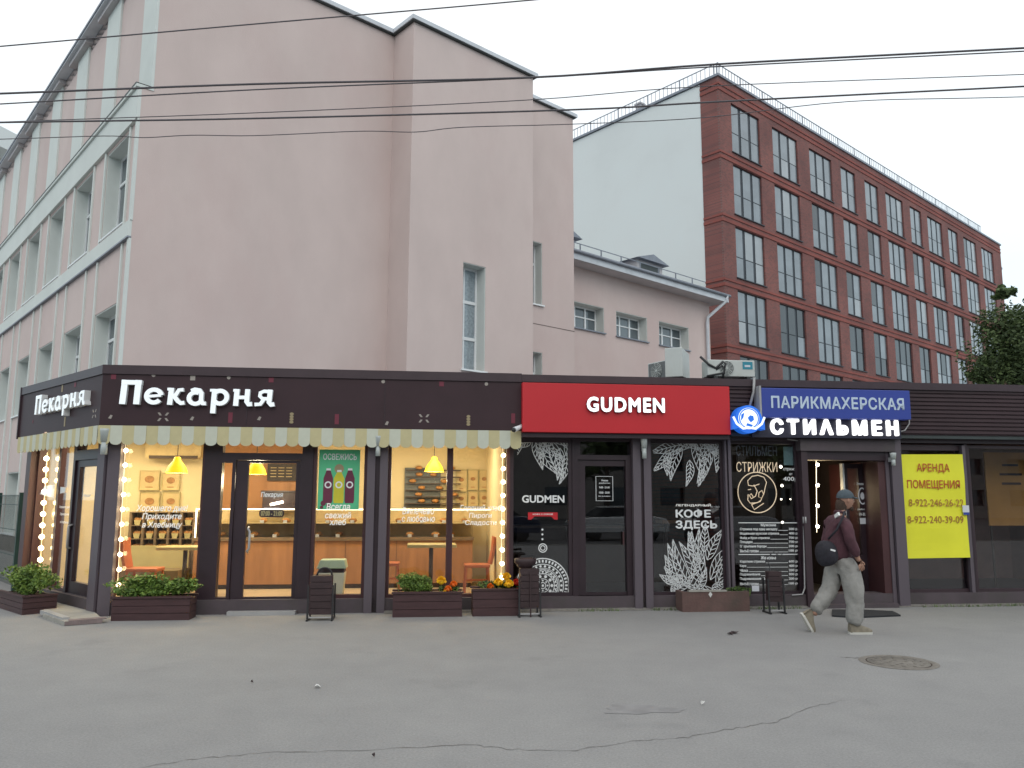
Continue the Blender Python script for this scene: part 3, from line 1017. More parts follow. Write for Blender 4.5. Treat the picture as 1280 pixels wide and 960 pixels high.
# =================================================================== FENCE
fp = Frame((-8.62, 14.35), -48.4)
fn = fthing(fp, 'mesh_fence', 'dark green mesh fence running back from the bakery to the left edge', 'fence', 0, 0, 0)
for i in range(7):
    x = -.25 - 1.95 * i
    MB().box(x - .03, x + .03, -.03, .03, 0, 1.72).build('post', 'fence', fn)
    m = MB()
    xa, xb = x - 1.92, x - .03
    for h in (.15, .6, 1.05, 1.5, 1.66): m.box(xa, xb, -.006, .006, h - .006, h + .006)
    q = xa + .05
    while q < xb:
        m.box(q - .002, q + .002, -.003, .003, .08, 1.68); q += .075
    m.build('mesh_panel', 'fence', fn)

# =================================================================== SHOP PAVILION
S0 = (-5.8134, 11.5315)
S = Frame(S0, 6.5)
SL = Frame(S0, -43.0)          # left side, u runs negative away from the corner
R_END = 16.6
shop = thing('shop_pavilion', 'single storey dark brown shop pavilion with bakery, coffee shop and barber under one flat roof', 'building', (S0[0], S0[1], 0), 0)


def sp(fr, mb, name, mats, parent=None):
    return wpart(fr, mb, name, mats, parent or shop, S0)


HB = 2.655                       # underside of the fascia
HT = 3.53
G = .14                         # depth of the glass line
ux_ = lambda x, y=650, d=0.0: S.u(x, y, d)
uz_ = lambda x, y, d=0.0: S.z(x, y, d)

# roof, ceiling, floor
back = SL.w(-3.6, 0)
bx, by = back[0], back[1]
end = S.w(R_END, .1)
endb = S.w(R_END, 7.5)
poly = [SL.w(-3.55, .12)[:2], S.w(.0, .12)[:2], end[:2], endb[:2], S.w(-1.5, 7.5)[:2], SL.w(-3.55, .9)[:2]]
poly = [(p[0] - S0[0], p[1] - S0[1]) for p in poly]
MB().slab(poly, 3.28, 3.40).build('roof', 'roofmetal', shop)

# fascia
uR = S.u(652, 505, -.12)         # join of bakery fascia and red sign
uC = S.u(913, 510, -.12)         # end of the red sign
sp(S, MB().box(-.075, uR, -.12, .12, HB, 3.395), 'fascia', 'fascia')
sp(S, MB().box(-.08, uR, -.14, .3, 3.40, HT), 'fascia_cap', 'trim')
sp(S, MB().box(uR + .005, uC, -.10, .12, HB - .02, 3.40), 'fascia', 'fascia')
sp(S, MB().box(uR + .005, R_END, -.135, .3, 3.405, HT - .012), 'fascia_cap', 'trim')
sp(SL, MB().box(-3.62, .0, -.12, .12, HB, 3.395), 'fascia', 'fascia')
sp(SL, MB().box(-3.63, .035, -.14, .3, 3.40, HT), 'fascia_cap', 'trim')
sp(SL, MB().box(-3.66, -3.625, -.15, .3, HB - .02, HT + .005), 'fascia_end', 'trim')
# thin joints of the cladding sheets
for x in (1.95, 3.93): sp(S, MB().box(x, x + .008, -.124, -.118, HB + .01, 3.39), 'cladding_joint', 'frame')
# corrugated cladding on the right part
cc = MB(); prof = []
zc = 3.40; pitch = .0655
while zc - pitch > HB + .02:
    prof += [(-.105, zc), (-.105, zc - .040), (-.082, zc - .048), (-.082, zc - .058)]
    zc -= pitch
prof.append((-.105, zc))
for (ya, za), (yb, zb_) in zip(prof[:-1], prof[1:]):
    cc.face([(uC + .003, ya, za), (uC + .003, yb, zb_), (R_END, yb, zb_), (R_END, ya, za)])
sp(S, cc, 'corrugated_cladding', 'fascia2')
sp(S, MB().box(uC + .003, R_END, -.08, .1, HB, 3.40), 'fascia', 'fascia2')
sp(S, MB().box(uC + .004, R_END, -.09, .12, zc - .055, zc - .002), 'cladding_edge', 'darkmetal')
# header strip under the fascia
ZH = 2.56
sp(S, MB().box(.13, R_END, .02, .3, ZH, HB - .022), 'header', 'frame')
sp(SL, MB().box(-3.5, -.15, .02, .3, ZH, HB - .002), 'header', 'frame')
# plinth
sp(S, MB().box(.15, R_END, .03, .34, -.05, .20), 'plinth', 'plinth')
sp(SL, MB().box(-3.5, -.15, .03, .34, -.05, .20), 'plinth', 'plinth')
# sheet joints in the plinth
# back and end walls
sp(S, MB().box(R_END - .15, R_END, .35, 7.5, 0, 3.27).box(-1.5, R_END - .16, 7.35, 7.5, 0, 3.27), 'wall', 'fascia2')


def post(fr, u0, u1, y0=-.0, y1=.32, z1=HB - .003):
    return sp(fr, MB().box(u0, u1, y0, y1, 0, z1), 'post', 'post')


# corner posts: two boards with a groove
sp(S, MB().box(.035, S.u(136.5, 765), .0, .12, 0, HB - .003).box(.035, .09, .12, .3, 0, HB - .003), 'post', 'post')
sp(SL, MB().box(-.30, -.035, .0, .12, 0, HB - .003), 'post', 'post')
sp(SL, MB().box(-.03, .02, .03, .06, 0, HB - .004), 'post_groove', 'frame')
# far left corner of the side wall
sp(SL, MB().box(-3.5, -3.28, .0, .25, 0, HB - .003), 'post', 'frame2')


def post_px(x0, x1, yp, fr=S, **k):
    return post(fr, fr.u(x0, yp), fr.u(x1, yp), **k)


# pillars of the front (two boards with a recess)
pil = {}
for name, (a, b, c, d) in dict(mid=(457, 467, 473, 483), coffee=(792.5, 802, 806, 815)).items():
    yp = 660
    a, b, c, d = [S.u(q, yp) for q in (a, b, c, d)]
    pil[name] = (a, d)
    sp(S, MB().box(a, b, -.01, .3, 0, HB - .003).box(c, d, -.01, .3, 0, HB - .003), 'post', 'post')
    sp(S, MB().box(b + .001, c - .001, .03, .28, 0, HB - .004), 'post_groove', 'frame')

wcount = 0


def glazing(fr, u0, u1, z0, z1, fw=.05, fm='frame', gm='glass', dep=G, th=.09, fwb=None, fwt=None):
    fwb = fwb or fw; fwt = fwt or fw
    m = MB()
    m.box(u0, u0 + fw, dep - .03, dep + th, z0, z1).box(u1 - fw, u1, dep - .03, dep + th, z0, z1)
    m.box(u0 + fw, u1 - fw, dep - .03, dep + th, z0, z0 + fwb).box(u0 + fw, u1 - fw, dep - .03, dep + th, z1 - fwt, z1)
    o = sp(fr, m, 'window', fm)
    sp(fr, MB().box(u0 + fw - .01, u1 - fw + .01, dep + .01, dep + .022, z0 + fwb - .01, z1 - fwt + .01), 'pane', gm, o)
    return o


def door(fr, u0, u1, z0, z1, fw, gm='glass', dep=G, fwb=None, fwt=None, glass_l=None, glass_r=None, handle=None, fm='frame'):
    fwb = fwb or fw; fwt = fwt or fw
    gl = u0 + fw if glass_l is None else glass_l
    gr = u1 - fw if glass_r is None else glass_r
    m = MB().wall(u0, u1, z0, z1, dep - .02, dep + .05, [(gl, gr, z0 + fwb, z1 - fwt)])
    o = sp(fr, m, 'door', fm)
    sp(fr, MB().box(gl - .01, gr + .01, dep + .01, dep + .022, z0 + fwb - .01, z1 - fwt + .01), 'pane', gm, o)
    if handle is not None:
        h = MB()
        hx = handle
        h.tube([fr_pt for fr_pt in [(hx - .03, dep - .02, .86), (hx - .03, dep - .08, .88), (hx, dep - .09, .92), (hx, dep - .09, 1.16), (hx - .03, dep - .08, 1.20), (hx - .03, dep - .02, 1.22)]], .016, 8)
        sp(fr, h, 'handle', 'conduit', o)
    return o


Z0 = .20
ZT = ZH - .002
# --- bakery window 1
u_a = S.u(137.5, 700); u_b = S.u(249, 660)
W1 = glazing(S, u_a, u_b, Z0, ZT, .035, 'frame2')
# --- bakery door group
dl, dr = u_b + .002, S.u(387.5, 660)
n0, n1 = S.u(275, 650, G), S.u(288, 650, G)      # narrow light
g0, g1 = S.u(308, 650, G), S.u(368, 650, G)      # door glass
zd_b, zd_t = S.z(330, 746, G), S.z(330, 579, G)
ztr0, ztr1 = S.z(330, 566.5, G), ZT - .02
fr_ = MB().wall(dl, dr, .02, ZT, G - .05, G + .1, [(n0, n1, zd_b, zd_t), (n1 + .045, g1 + .06, .14, zd_t + .045), (n0, S.u(379, 560, G), ztr0, ztr1 + .01)])
DF = sp(S, fr_, 'door_frame', 'frame')
sp(S, MB().box(n0 - .01, n1 + .01, G + .01, G + .022, zd_b - .01, zd_t + .01), 'pane', 'glass', DF)
sp(S, MB().box(n0 - .01, S.u(379, 560, G) + .01, G + .012, G + .024, ztr0 - .01, ztr1 + .02), 'pane', 'glass', DF)
D1 = door(S, n1 + .05, g1 + .055, .145, zd_t + .04, .05, 'glass', G, fwb=zd_b - .145, fwt=.04, glass_l=g0, glass_r=g1, handle=S.u(313.5, 670, G))
sp(S, MB().box(S.u(285, 769), S.u(370, 769), -.10, .05, 0, .05), 'threshold', 'conduit')
# --- bakery window with green poster
W2 = glazing(S, dr + .002, pil['mid'][0] - .002, Z0, ZT, .05, 'frame2')
# --- two windows right of the pillar
m0 = S.u(562, 650)
W3 = glazing(S, pil['mid'][1] + .002, m0, Z0, ZT, .045, 'frame2')
uW4 = S.u(638, 650)
W4 = glazing(S, m0 + .002, uW4, Z0, ZT, .045, 'frame2')
# --- coffee shop
W5 = glazing(S, uW4 + .002, S.u(717, 650), Z0, ZT, .055, 'frame', 'glass_dark')
cl, crr = S.u(717, 650) + .002, pil['coffee'][0] - .002
cg0, cg1 = S.u(731.5, 650, G), S.u(783, 650, G)
zt0, zt1 = S.z(755, 569, G), S.z(755, 549, G)
CF = sp(S, MB().wall(cl, crr, .16, ZT, G - .05, G + .1, [(cl + .09, crr - .09, .2, S.z(755, 575, G)), (S.u(724.5, 560, G), S.u(787, 560, G), zt0, ZT - .03)]), 'door_frame', 'frame')
sp(S, MB().box(S.u(724.5, 560, G) - .01, S.u(787, 560, G) + .01, G + .012, G + .024, zt0 - .01, ZT - .02), 'pane', 'glass_dark', CF)
D2 = door(S, cl + .095, crr - .095, .205, S.z(755, 575, G) - .005, .1, 'glass_dark', G, fwb=S.z(755, 740.5, G) - .2, fwt=.09, glass_l=cg0, glass_r=cg1, handle=None)
sp(S, MB().box(crr - .15, crr - .13, G - .06, G - .02, .95, 1.15), 'door_handle', 'frame2')
W6 = glazing(S, pil['coffee'][1] + .002, S.u(909, 650), Z0, ZT, .045, 'frame', 'glass_dark')
# grey jambs between coffee shop and barber
ja, jb = S.u(909, 650) + .002, S.u(916.5, 650)
sp(S, MB().box(ja, ja + .03, .02, .3, 0, ZT + .05).box(ja + .05, jb, -.0, .3, 0, ZT + .05), 'post', 'post')
sp(S, MB().box(ja + .031, ja + .049, .06, .3, 0, ZT), 'post_groove', 'frame')
W7 = glazing(S, jb + .002, S.u(1004, 650), Z0, ZT, .04, 'frame', 'glass_dark')
# barber entrance
b0, b1 = S.u(1004, 650) + .002, S.u(1112, 650)
sp(S, MB().box(b0, b0 + .10, -.03, .3, 0, 2.42), 'post', 'trim')
sp(S, MB().box(b0 - .02, S.u(1116, 556), -.06, .3, S.z(1060, 564, -.06), S.z(1060, 549, -.06)), 'door_canopy', 'plinth')
sp(S, MB().box(b0 + .101, b1 - .001, .0, .26, 2.27, 2.42), 'door_head', 'frame')
r0, r1 = b1, S.u(1130.5, 650)
sp(S, MB().box(r0, r0 + .06, .02, .3, 0, 2.42).box(r0 + .075, r1, -.03, .3, 0, HB - .03), 'post', 'post')
sp(S, MB().box(r0 + .061, r0 + .074, .06, .3, 0, 2.4), 'post_groove', 'frame')
sp(S, MB().box(b0 + .1, b1, -.12, .9, 0, .06), 'threshold', 'plinth')
# open door leaf of the barber, swung in
odx = S.u(1058, 650, .5)
M['door_white'] = M['white_pvc']
od = sp(S, MB().wall(odx, b1 - .12, .08, 2.24, .50, .56, [(odx + .06, b1 - .2, .75, 2.16), (odx + .06, b1 - .2, .2, .68)]), 'door', 'frame')
sp(S, MB().box(odx + .05, b1 - .19, .525, .535, .19, 2.17), 'pane', 'glass_dark', od)
sp(S, MB().box(odx - .03, odx - .002, .48, .57, .1, 2.24), 'door_edge', 'white_pvc', od)
sp(S, MB().box(b1 - .12, b1 - .001, .04, 1.6, .06, 2.26), 'door_return', 'frame2')
# right hand windows
v1 = S.u(1215.5, 650)
W8 = glazing(S, r1 + .002, v1, Z0, ZT - .02, .05, 'trim', 'glass_dark', fwt=.09)
sp(S, MB().box(v1 - .06, v1 - .004, .04, G - .035, .2, ZT - .03), 'window_mullion', 'post')
W9 = glazing(S, v1 + .06, v1 + 2.1, Z0, ZT - .02, .05, 'trim', 'glass_dark', fwt=.05)
sp(S, MB().box(v1 + .001, v1 + .059, .08, .3, .2, ZT), 'window_mullion', 'frame')
W10 = glazing(S, v1 + 2.2, R_END - .05, Z0, ZT - .02, .05, 'trim', 'glass_dark', fwt=.05)
sp(S, MB().box(v1 + 2.101, v1 + 2.199, .04, .3, .2, ZT), 'window_mullion', 'post')
# --- side wall of the bakery
slx = lambda x, y=650: SL.u(x, y, G)
s0, s1, s2, s3 = -3.27, slx(72, 640), slx(91, 640), -.31
sw1 = glazing(SL, s0, s1, Z0, ZT, .05, 'frame2')
sw2 = glazing(SL, s1 + .002, s2, Z0, ZT, .05, 'frame2')
zs_t = SL.z(108, 583, G)
sf = sp(SL, MB().wall(s2 + .002, s3, .1, ZT, G - .05, G + .1, [(s2 + .08, s3 - .03, .15, zs_t + .1), (s2 + .12, s3 - .05, zs_t + .25, ZT - .03)]), 'door_frame', 'frame')
sp(SL, MB().box(s2 + .11, s3 - .04, G + .012, G + .024, zs_t + .24, ZT - .02), 'pane', 'glass', sf)
D3 = door(SL, s2 + .085, s3 - .035, .155, zs_t + .095, .13, 'glass', G, fwb=.22, fwt=.1, handle=s2 + .13)

# --- awning valance
def awning(fr, u0, u1, pitch, name, label, y=-.155, zt=HB + .0, rev=False):
    a = fthing(fr, name, label, 'awning', u0, 0, zt)
    n = round((u1 - u0) / pitch); pw = (u1 - u0) / n
    for mi_, mk in enumerate(('awn_y', 'awn_p')):
        pts = [(0, -.0), (0, -.215)] + [(pw / 2 - pw / 2 * math.cos(PI * i / 8), -.215 - .06 * math.sin(PI * i / 8)) for i in range(1, 8)] + [(pw, -.215), (pw, 0)]
        s_ = MB().prism(pts, 0, .008)
        me = shared_mesh('scallop_%s_%s' % (name, mk), s_, mk)
        for i in range(n):
            if i % 2 != mi_: continue
            o = link_mesh('scallop', me, a, (i * pw, y + random.uniform(-.006, .006), 0))
    MB().box(u0, u1, y + .012, -.121, zt - .05, zt - .004).build('rail', 'awn_y', a)
    return a


awning(S, -.07, S.u(651.5, 545, -.15), .163, 'awning_valance', 'yellow and pale scalloped awning strip under the bakery front sign')
awning(SL, -3.55, .03, .163, 'side_awning_valance', 'scalloped awning strip on the short left side of the bakery')

# =================================================================== BAKERY INTERIOR
def room(fr_pts, z0, z1, mw, mf, mc, name):
    """closed room: thin walls just inside the given polygon (frame S coordinates)"""
    n = len(fr_pts)
    for i in range(n):
        a, b = fr_pts[i], fr_pts[(i + 1) % n]
        if mw[i] is None: continue
        m = MB()
        dx, dy = b[0] - a[0], b[1] - a[1]; l = math.hypot(dx, dy); nx, ny = dy / l * .08, -dx / l * .08
        m.slab([a, b, (b[0] + nx, b[1] + ny), (a[0] + nx, a[1] + ny)], z0, z1)
        sp(S, m, 'interior_wall', mw[i])
    sp(S, MB().slab(fr_pts, z0 - .05, z0), 'interior_floor', mf)
    sp(S, MB().slab(fr_pts, z1, z1 + .05), 'interior_ceiling', mc)


def inS(x, y):
    """world -> S coordinates"""
    dx, dy = x - S0[0], y - S0[1]
    return (dx * S.d[0] + dy * S.d[1], dx * S.i[0] + dy * S.i[1])


pA = inS(*SL.w(-.3, .34)[:2]); pB = inS(*SL.w(-3.48, .34)[:2])
BKY = 3.6
bw = S.u(641, 650)
room([pA, (bw - .1, .34), (bw - .1, BKY), (S.u(385, 640, BKY), BKY), (S.u(262, 640, BKY), BKY), (pB[0] - .35, BKY), pB], .06, 2.74,
     [None, 'int_yellow', 'int_yellow', 'int_orange', 'int_yellow', None, None], 'int_floor', 'int_ceiling', 'bakery')
# the last stretch between side window and back wall
sp(S, MB().slab([pB, (pB[0] - .35, BKY), (pB[0] - .45, BKY), (pB[0] - .1, pB[1])], .06, 2.74), 'interior_wall', 'int_yellow')
# partition strip behind the glass at the right end with a light strip
# coffee shop + barber + empty rooms
cx0, cx1 = bw + .0, S.u(912, 650)
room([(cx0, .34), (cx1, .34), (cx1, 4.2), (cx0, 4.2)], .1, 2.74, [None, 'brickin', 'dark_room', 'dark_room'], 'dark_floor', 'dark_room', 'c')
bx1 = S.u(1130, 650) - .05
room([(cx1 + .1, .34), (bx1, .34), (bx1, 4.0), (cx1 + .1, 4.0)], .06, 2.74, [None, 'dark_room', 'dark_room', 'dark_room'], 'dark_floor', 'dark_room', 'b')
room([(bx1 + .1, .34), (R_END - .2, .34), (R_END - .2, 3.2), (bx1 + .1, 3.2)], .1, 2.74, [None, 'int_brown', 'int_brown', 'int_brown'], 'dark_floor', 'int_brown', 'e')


def ip(x, y, d): return S.uz(x, y, d)


# pendant lamps
lampg = 'yellow pendant lamps in the bakery'
for (px, py, d, lab) in ((222, 571, 1.6, 'lit yellow bell pendant lamp behind the left bakery window'),
                         (321, 573, 1.6, 'lit yellow bell pendant lamp seen through the bakery door'),
                         (543, 571, 2.2, 'lit yellow bell pendant lamp behind the bakery window right of the pillar')):
    u, z = ip(px, py, d)
    t = fthing(S, 'pendant_lamp', lab, 'lamp', u, d, z - .26, lampg)
    prof = [(.035, .0), (.05, -.012), (.06, -.06), (.10, -.11), (.145, -.18), (.168, -.25), (.172, -.262)]
    MB().lathe([(r, h) for r, h in prof], (u, d, z), 18).build('shade', 'shade', t)
    MB().tube([(u, d, z - .01), (u, d, 2.735)], .006, 6).lathe([(.0, .01), (.05, 0), (.05, -.03)], (u, d, 2.735), 10).build('cord', 'cable', t)
    MB().ball((u, d, z - .17), .045, 10, 6).build('bulb', 'bulb', t)
    ld = bpy.data.lights.new('lamp_light', 'POINT'); ld.energy = 36; ld.color = (1, .85, .58); ld.shadow_soft_size = .12
    lo = bpy.data.objects.new('lamp_light', ld); COL.objects.link(lo); lo.location = S.w(u, d, z - .36)
# added ceiling panels and area lamps, brightening the room beyond its own lamps
ceil = fthing(S, 'ceiling_fill', 'added glowing ceiling panel brightening the bakery counter', 'light', 2.2, 2.3, 2.70)
MB().box(-.9, 5.3, 2.2, 2.32, 2.715, 2.738).build('fill_panel', 'ledw', ceil)
ld = bpy.data.lights.new('ceiling_fill', 'AREA'); ld.shape = 'RECTANGLE'; ld.size = 5; ld.size_y = .5; ld.energy = 78; ld.color = (1, .86, .60)
lo = bpy.data.objects.new('ceiling_fill_area', ld); COL.objects.link(lo); lo.location = S.w(3.0, 1.9, 2.70); lo.rotation_euler = (0, 0, S.a)
c2 = fthing(S, 'ceiling_fill', 'added glowing ceiling panel brightening the corner behind the bakery side windows', 'light', -1.0, 2.3, 2.70)
MB().box(-1.5, -.95, 2.0, 2.12, 2.715, 2.738).build('fill_panel', 'ledw', c2)
ld = bpy.data.lights.new('corner_fill', 'AREA'); ld.shape = 'RECTANGLE'; ld.size = 1.6; ld.size_y = 1.0; ld.energy = 85; ld.color = (1, .83, .52)  # second added lamp, put in to brighten the view through the side windows
lo = bpy.data.objects.new('corner_fill_area', ld); COL.objects.link(lo); lo.location = S.w(-.8, 2.1, 2.68); lo.rotation_euler = (0, 0, S.a)

# string of bulbs
def bulb_string(fr, name, label, p0, p1, n, y, r, m='bulb', cm='leddim', group=None, light=0):
    """p0,p1: (u,z) top and bottom"""
    t = fthing(fr, name, label, 'string lights', p0[0], y, p1[1], group)
    MB().tube([(p0[0] - .015, y + .01, p0[1] + .1), (p1[0] - .015, y + .01, p1[1] - .1)], .005, 6).build('cord', cm, t)
    me = None
    for i in range(n):
        f = i / (n - 1)
        u, z = p0[0] + (p1[0] - p0[0]) * f, p0[1] + (p1[1] - p0[1]) * f
        if me is None:
            o = MB().ball((0, 0, 0), r, 10, 6).build('bulb', m, None); me = o.data; o.parent = t
        else:
            o = bpy.data.objects.new('bulb', me); COL.objects.link(o); o.parent = t
        s0 = SH[t.name]
        o.location = (u - s0[0], y - s0[1], z - s0[2])
    if light:
        ld = bpy.data.lights.new('string_light', 'POINT'); ld.energy = light; ld.color = (1, .74, .4); ld.shadow_soft_size = .3
        lo = bpy.data.objects.new('string_light', ld); COL.objects.link(lo)
        lo.location = fr.w((p0[0] + p1[0]) / 2, y + (.2 if y < .2 else .12), (p0[1] + p1[1]) / 2)
    return t


sg = 'strings of warm bulbs in the shop windows'
bulb_string(S, 'bulb_string', 'string of warm bulbs down the left edge of the bakery front window', ip(157.5, 563, .06), ip(148, 731, .06), 10, .06, .032, group=sg, light=6)
bulb_string(SL, 'bulb_string', 'string of bright bulbs down the far edge of the bakery side window', SL.uz(58, 573, .06), SL.uz(49.5, 714, .06), 11, .06, .040, group=sg, light=4)
bulb_string(S, 'bulb_string', 'string of warm bulbs down the right edge of the last bakery window', ip(629.5, 569, .06), ip(627.5, 722, .06), 10, .06, .032, group=sg, light=6)
bulb_string(S, 'bulb_string', 'short string of white bulbs inside the barber doorway', ip(1022, 581, .9), ip(1022, 658, .9), 4, .9, .03, 'bulbw', 'ledw', sg, light=16)
# glowing strip beside the last window
u, z1 = ip(634, 560, .4); _, z0 = ip(634, 735, .4)
t = fthing(S, 'light_strip', 'vertical white light strip in the right corner of the bakery windows', 'light', u, .4, z0)
MB().box(u - .02, u + .03, .38, .42, z0, z1).build('tube', 'ledw', t)
u, z1 = ip(1025.5, 578, 1.0); _, z0 = ip(1025.5, 660, 1.0)

# counter with lit glass case
CY = 2.7
c0, ct = ip(243, 672, CY); c1 = S.u(591, 672, CY)
t = fthing(S, 'bakery_counter', 'long orange brown wooden counter with lit glass display case across the bakery', 'counter', c0, CY, .06)
MB().box(c0, c1, CY, CY + .6, .14, ct - .06).box(c0 + .02, c1 - .02, CY + .04, CY + .58, .062, .14, 1).build('body', ['counter', 'darkwood'], t)
MB().box(c0 - .02, c1 + .02, CY - .03, CY + .62, ct - .058, ct).build('countertop', 'countertop', t)
zt = S.z(540, 637, CY)
MB().box(c0, S.u(640, 637, CY), CY - .01, CY + .015, zt - .012, zt + .012).box(c0, c0 + .022, CY - .01, CY + .015, ct, zt - .013).build('case_frame_light', 'ledw', t)
MB().box(c0 + .03, c1, CY, CY + .008, ct + .002, zt - .014).build('case_glass', 'glass', t)
MB().box(c0, c1, CY + .57, CY + .59, ct, zt).build('case_back', 'picture', t)
MB().box(c0 + .02, c1 - .02, CY + .1, CY + .56, ct + (zt - ct) * .48, ct + (zt - ct) * .48 + .012).build('case_shelf', 'picture', t)
x = c0 + .8
for k in range(5):
    MB().box(x, x + .006, CY - .004, CY - .001, .2, ct - .07).build('panel_joint', 'darkwood', t); x += .9
rb = random.Random(5)
ORD = ['first', 'second', 'third', 'fourth', 'fifth', 'sixth', 'seventh', 'eighth', 'ninth', 'tenth', 'eleventh', 'twelfth', 'thirteenth', 'fourteenth', 'fifteenth']
LEV = ['lowest', 'second lowest', 'third lowest', 'third highest', 'second highest', 'highest']
x = c0 + .12
k = 0
while x < c1 - .15:
    lev = ct + .002 if k % 2 else ct + (zt - ct) * .48 + .014
    b = fthing(S, 'bread_loaf', None, 'bread', x, CY + .3, lev)
    b['group'] = 'loaves and buns in the counter case'; b['label'] = '%s brown loaf from the left on the %s level of the lit counter case' % (ORD[k // 2], 'bottom' if k % 2 else 'shelf')
    MB().ball((x, CY + rb.uniform(.15, .35), lev + .045), .07, 9, 6, sc=(rb.uniform(.8, 1.2), 1.1, .62)).build('crust', 'bread', b)
    MB().box(x - .035, x + .035, CY + .06, CY + .063, lev, lev + .05).build('price_tag', 'paper', b)
    x += rb.uniform(.14, .3); k += 1
# machines on the counter by the door
u, z = ip(345, 660, CY + .2)
t = fthing(S, 'coffee_machine', 'dark coffee machine with small white lamp on the counter behind the door', 'coffee machine', u, CY + .2, zt)
MB().box(u - .25, u + .35, CY + .15, CY + .55, zt + .02, zt + .30).box(u - .28, u + .38, CY + .12, CY + .58, zt + .301, zt + .33).build('body', 'frame', t)
MB().tube([(u - .1, CY + .1, zt + .08), (u + .12, CY + .1, zt + .13)], .022, 8).build('glow_tube', 'bulbw', t)  # tube glows through the white bulb material

# menu boards and shelves on the back wall
WY = BKY - .012


def flat_box(name, label, cat, px, mats, d=WY, th=.03, group=None, extra=None):
    x0, y0, x1, y1 = px
    u0, za = ip(x0, y1, d); u1, zb = ip(x1, y0, d)
    t = fthing(S, name, label, cat, u0, d, za, group)
    MB().box(u0, u1, d - th, d, za, zb).build('panel', mats, t)
    return t, u0, u1, za, zb


t, u0, u1, za, zb = flat_box('menu_board', 'dark menu board high on the orange wall behind the bakery door', 'menu board', (334, 580, 371, 601), 'board')
m = MB()
for r in range(4):
    for c in range(3):
        x = u0 + .06 + c * (u1 - u0 - .1) / 3
        zz = zb - .07 - r * (zb - za - .1) / 4
        m.box(x, x + (u1 - u0) * .2, WY - .034, WY - .031, zz - .012, zz)
m.build('menu_lines', 'picture', t)
t, u0, u1, za, zb = flat_box('wall_shelf', 'dark grey wall shelf unit with goods behind the bakery window right of the pillar', 'shelf', (505, 585, 551, 634), 'ac_dark')
m = MB()
for k in range(6):
    zz = za + (zb - za) * (k + .5) / 6
    m.box(u0 + .03, u1 + .38, WY - .16, WY - .031, zz, zz + .018)
m.build('shelf_board', 'darkwood', t)
for k in range(12):
    zz = za + (zb - za) * (k // 2 + .5) / 6 + .02
    x = rb.uniform(u0 + .05, (u0 + u1) / 2) if k % 2 == 0 else rb.uniform((u0 + u1) / 2 + .15, u1 + .3)
    b = fthing(S, 'bread_loaf', '%s brown loaf on the %s wall shelf board at the back' % ('left' if k % 2 == 0 else 'right', LEV[k // 2]), 'bread', x, WY - .1, zz, 'loaves on the back wall shelves')
    MB().ball((x, WY - .095, zz + .04), .06, 8, 5, sc=(1.2, 1, .65)).build('crust', 'bread', b)
t, u0, u1, za, zb = flat_box('wood_cladding', 'lighter orange wood boards below the menu board in the bakery', 'wall panel', (334, 603, 384, 618), 'counter')
pics = [(175, 589, 200, 612), (203, 592, 225, 612), (175, 616, 200, 640), (203, 616, 225, 640), (570, 588, 583, 614), (585, 588, 597, 612), (599, 588, 611, 612), (570, 617, 583, 632), (585, 615, 597, 632), (599, 615, 611, 632)]
pos = ['upper left of the four pictures in the left bakery window', 'upper right of the four pictures in the left bakery window', 'lower left of the four pictures in the left bakery window', 'lower right of the four pictures in the left bakery window',
       'upper left of the six pictures by the right bakery window', 'upper middle of the six pictures by the right bakery window', 'upper right of the six pictures by the right bakery window', 'lower left of the six pictures by the right bakery window', 'lower middle of the six pictures by the right bakery window', 'lower right of the six pictures by the right bakery window']
for p, lb in zip(pics, pos):
    t, u0, u1, za, zb = flat_box('framed_picture', 'beige pastry picture, ' + lb, 'picture', p, 'picture', group='pastry pictures on the bakery walls')
    cx, cz = (u0 + u1) / 2, (za + zb) / 2; r = min(u1 - u0, zb - za) * .2
    m = MB(); m.prism([(x, z) for x, z in circle(cx, cz + .02, r, 12, ex=1.3)], WY - .036, WY - .031)
    m.box(cx - r, cx + r, WY - .036, WY - .031, za + .04, za + .055)
    m.build('drawing', 'picture_ink', t)
    MB().wall(u0 - .012, u1 + .012, za - .012, zb + .012, WY - .045, WY - .001, [(u0, u1, za, zb)]).build('frame', 'table', t)
# indoor air conditioner
u0, za = ip(181, 573, 3.3); u1, zb = ip(252, 550, 3.3)
t = fthing(S, 'wall_air_conditioner', 'long beige air conditioner high on the wall behind the left bakery window', 'air conditioner', u0, 3.3, za)
MB().prism([(u0, za + .05), (u0 + .05, za), (u1 - .05, za), (u1, za + .05), (u1, zb), (u0, zb)], 3.3, 3.52).build('casing', 'picture', t)
MB().box(u0 + .08, u1 - .05, 3.27, 3.299, za + .0, za + .055).build('louvre', 'darkwood', t)
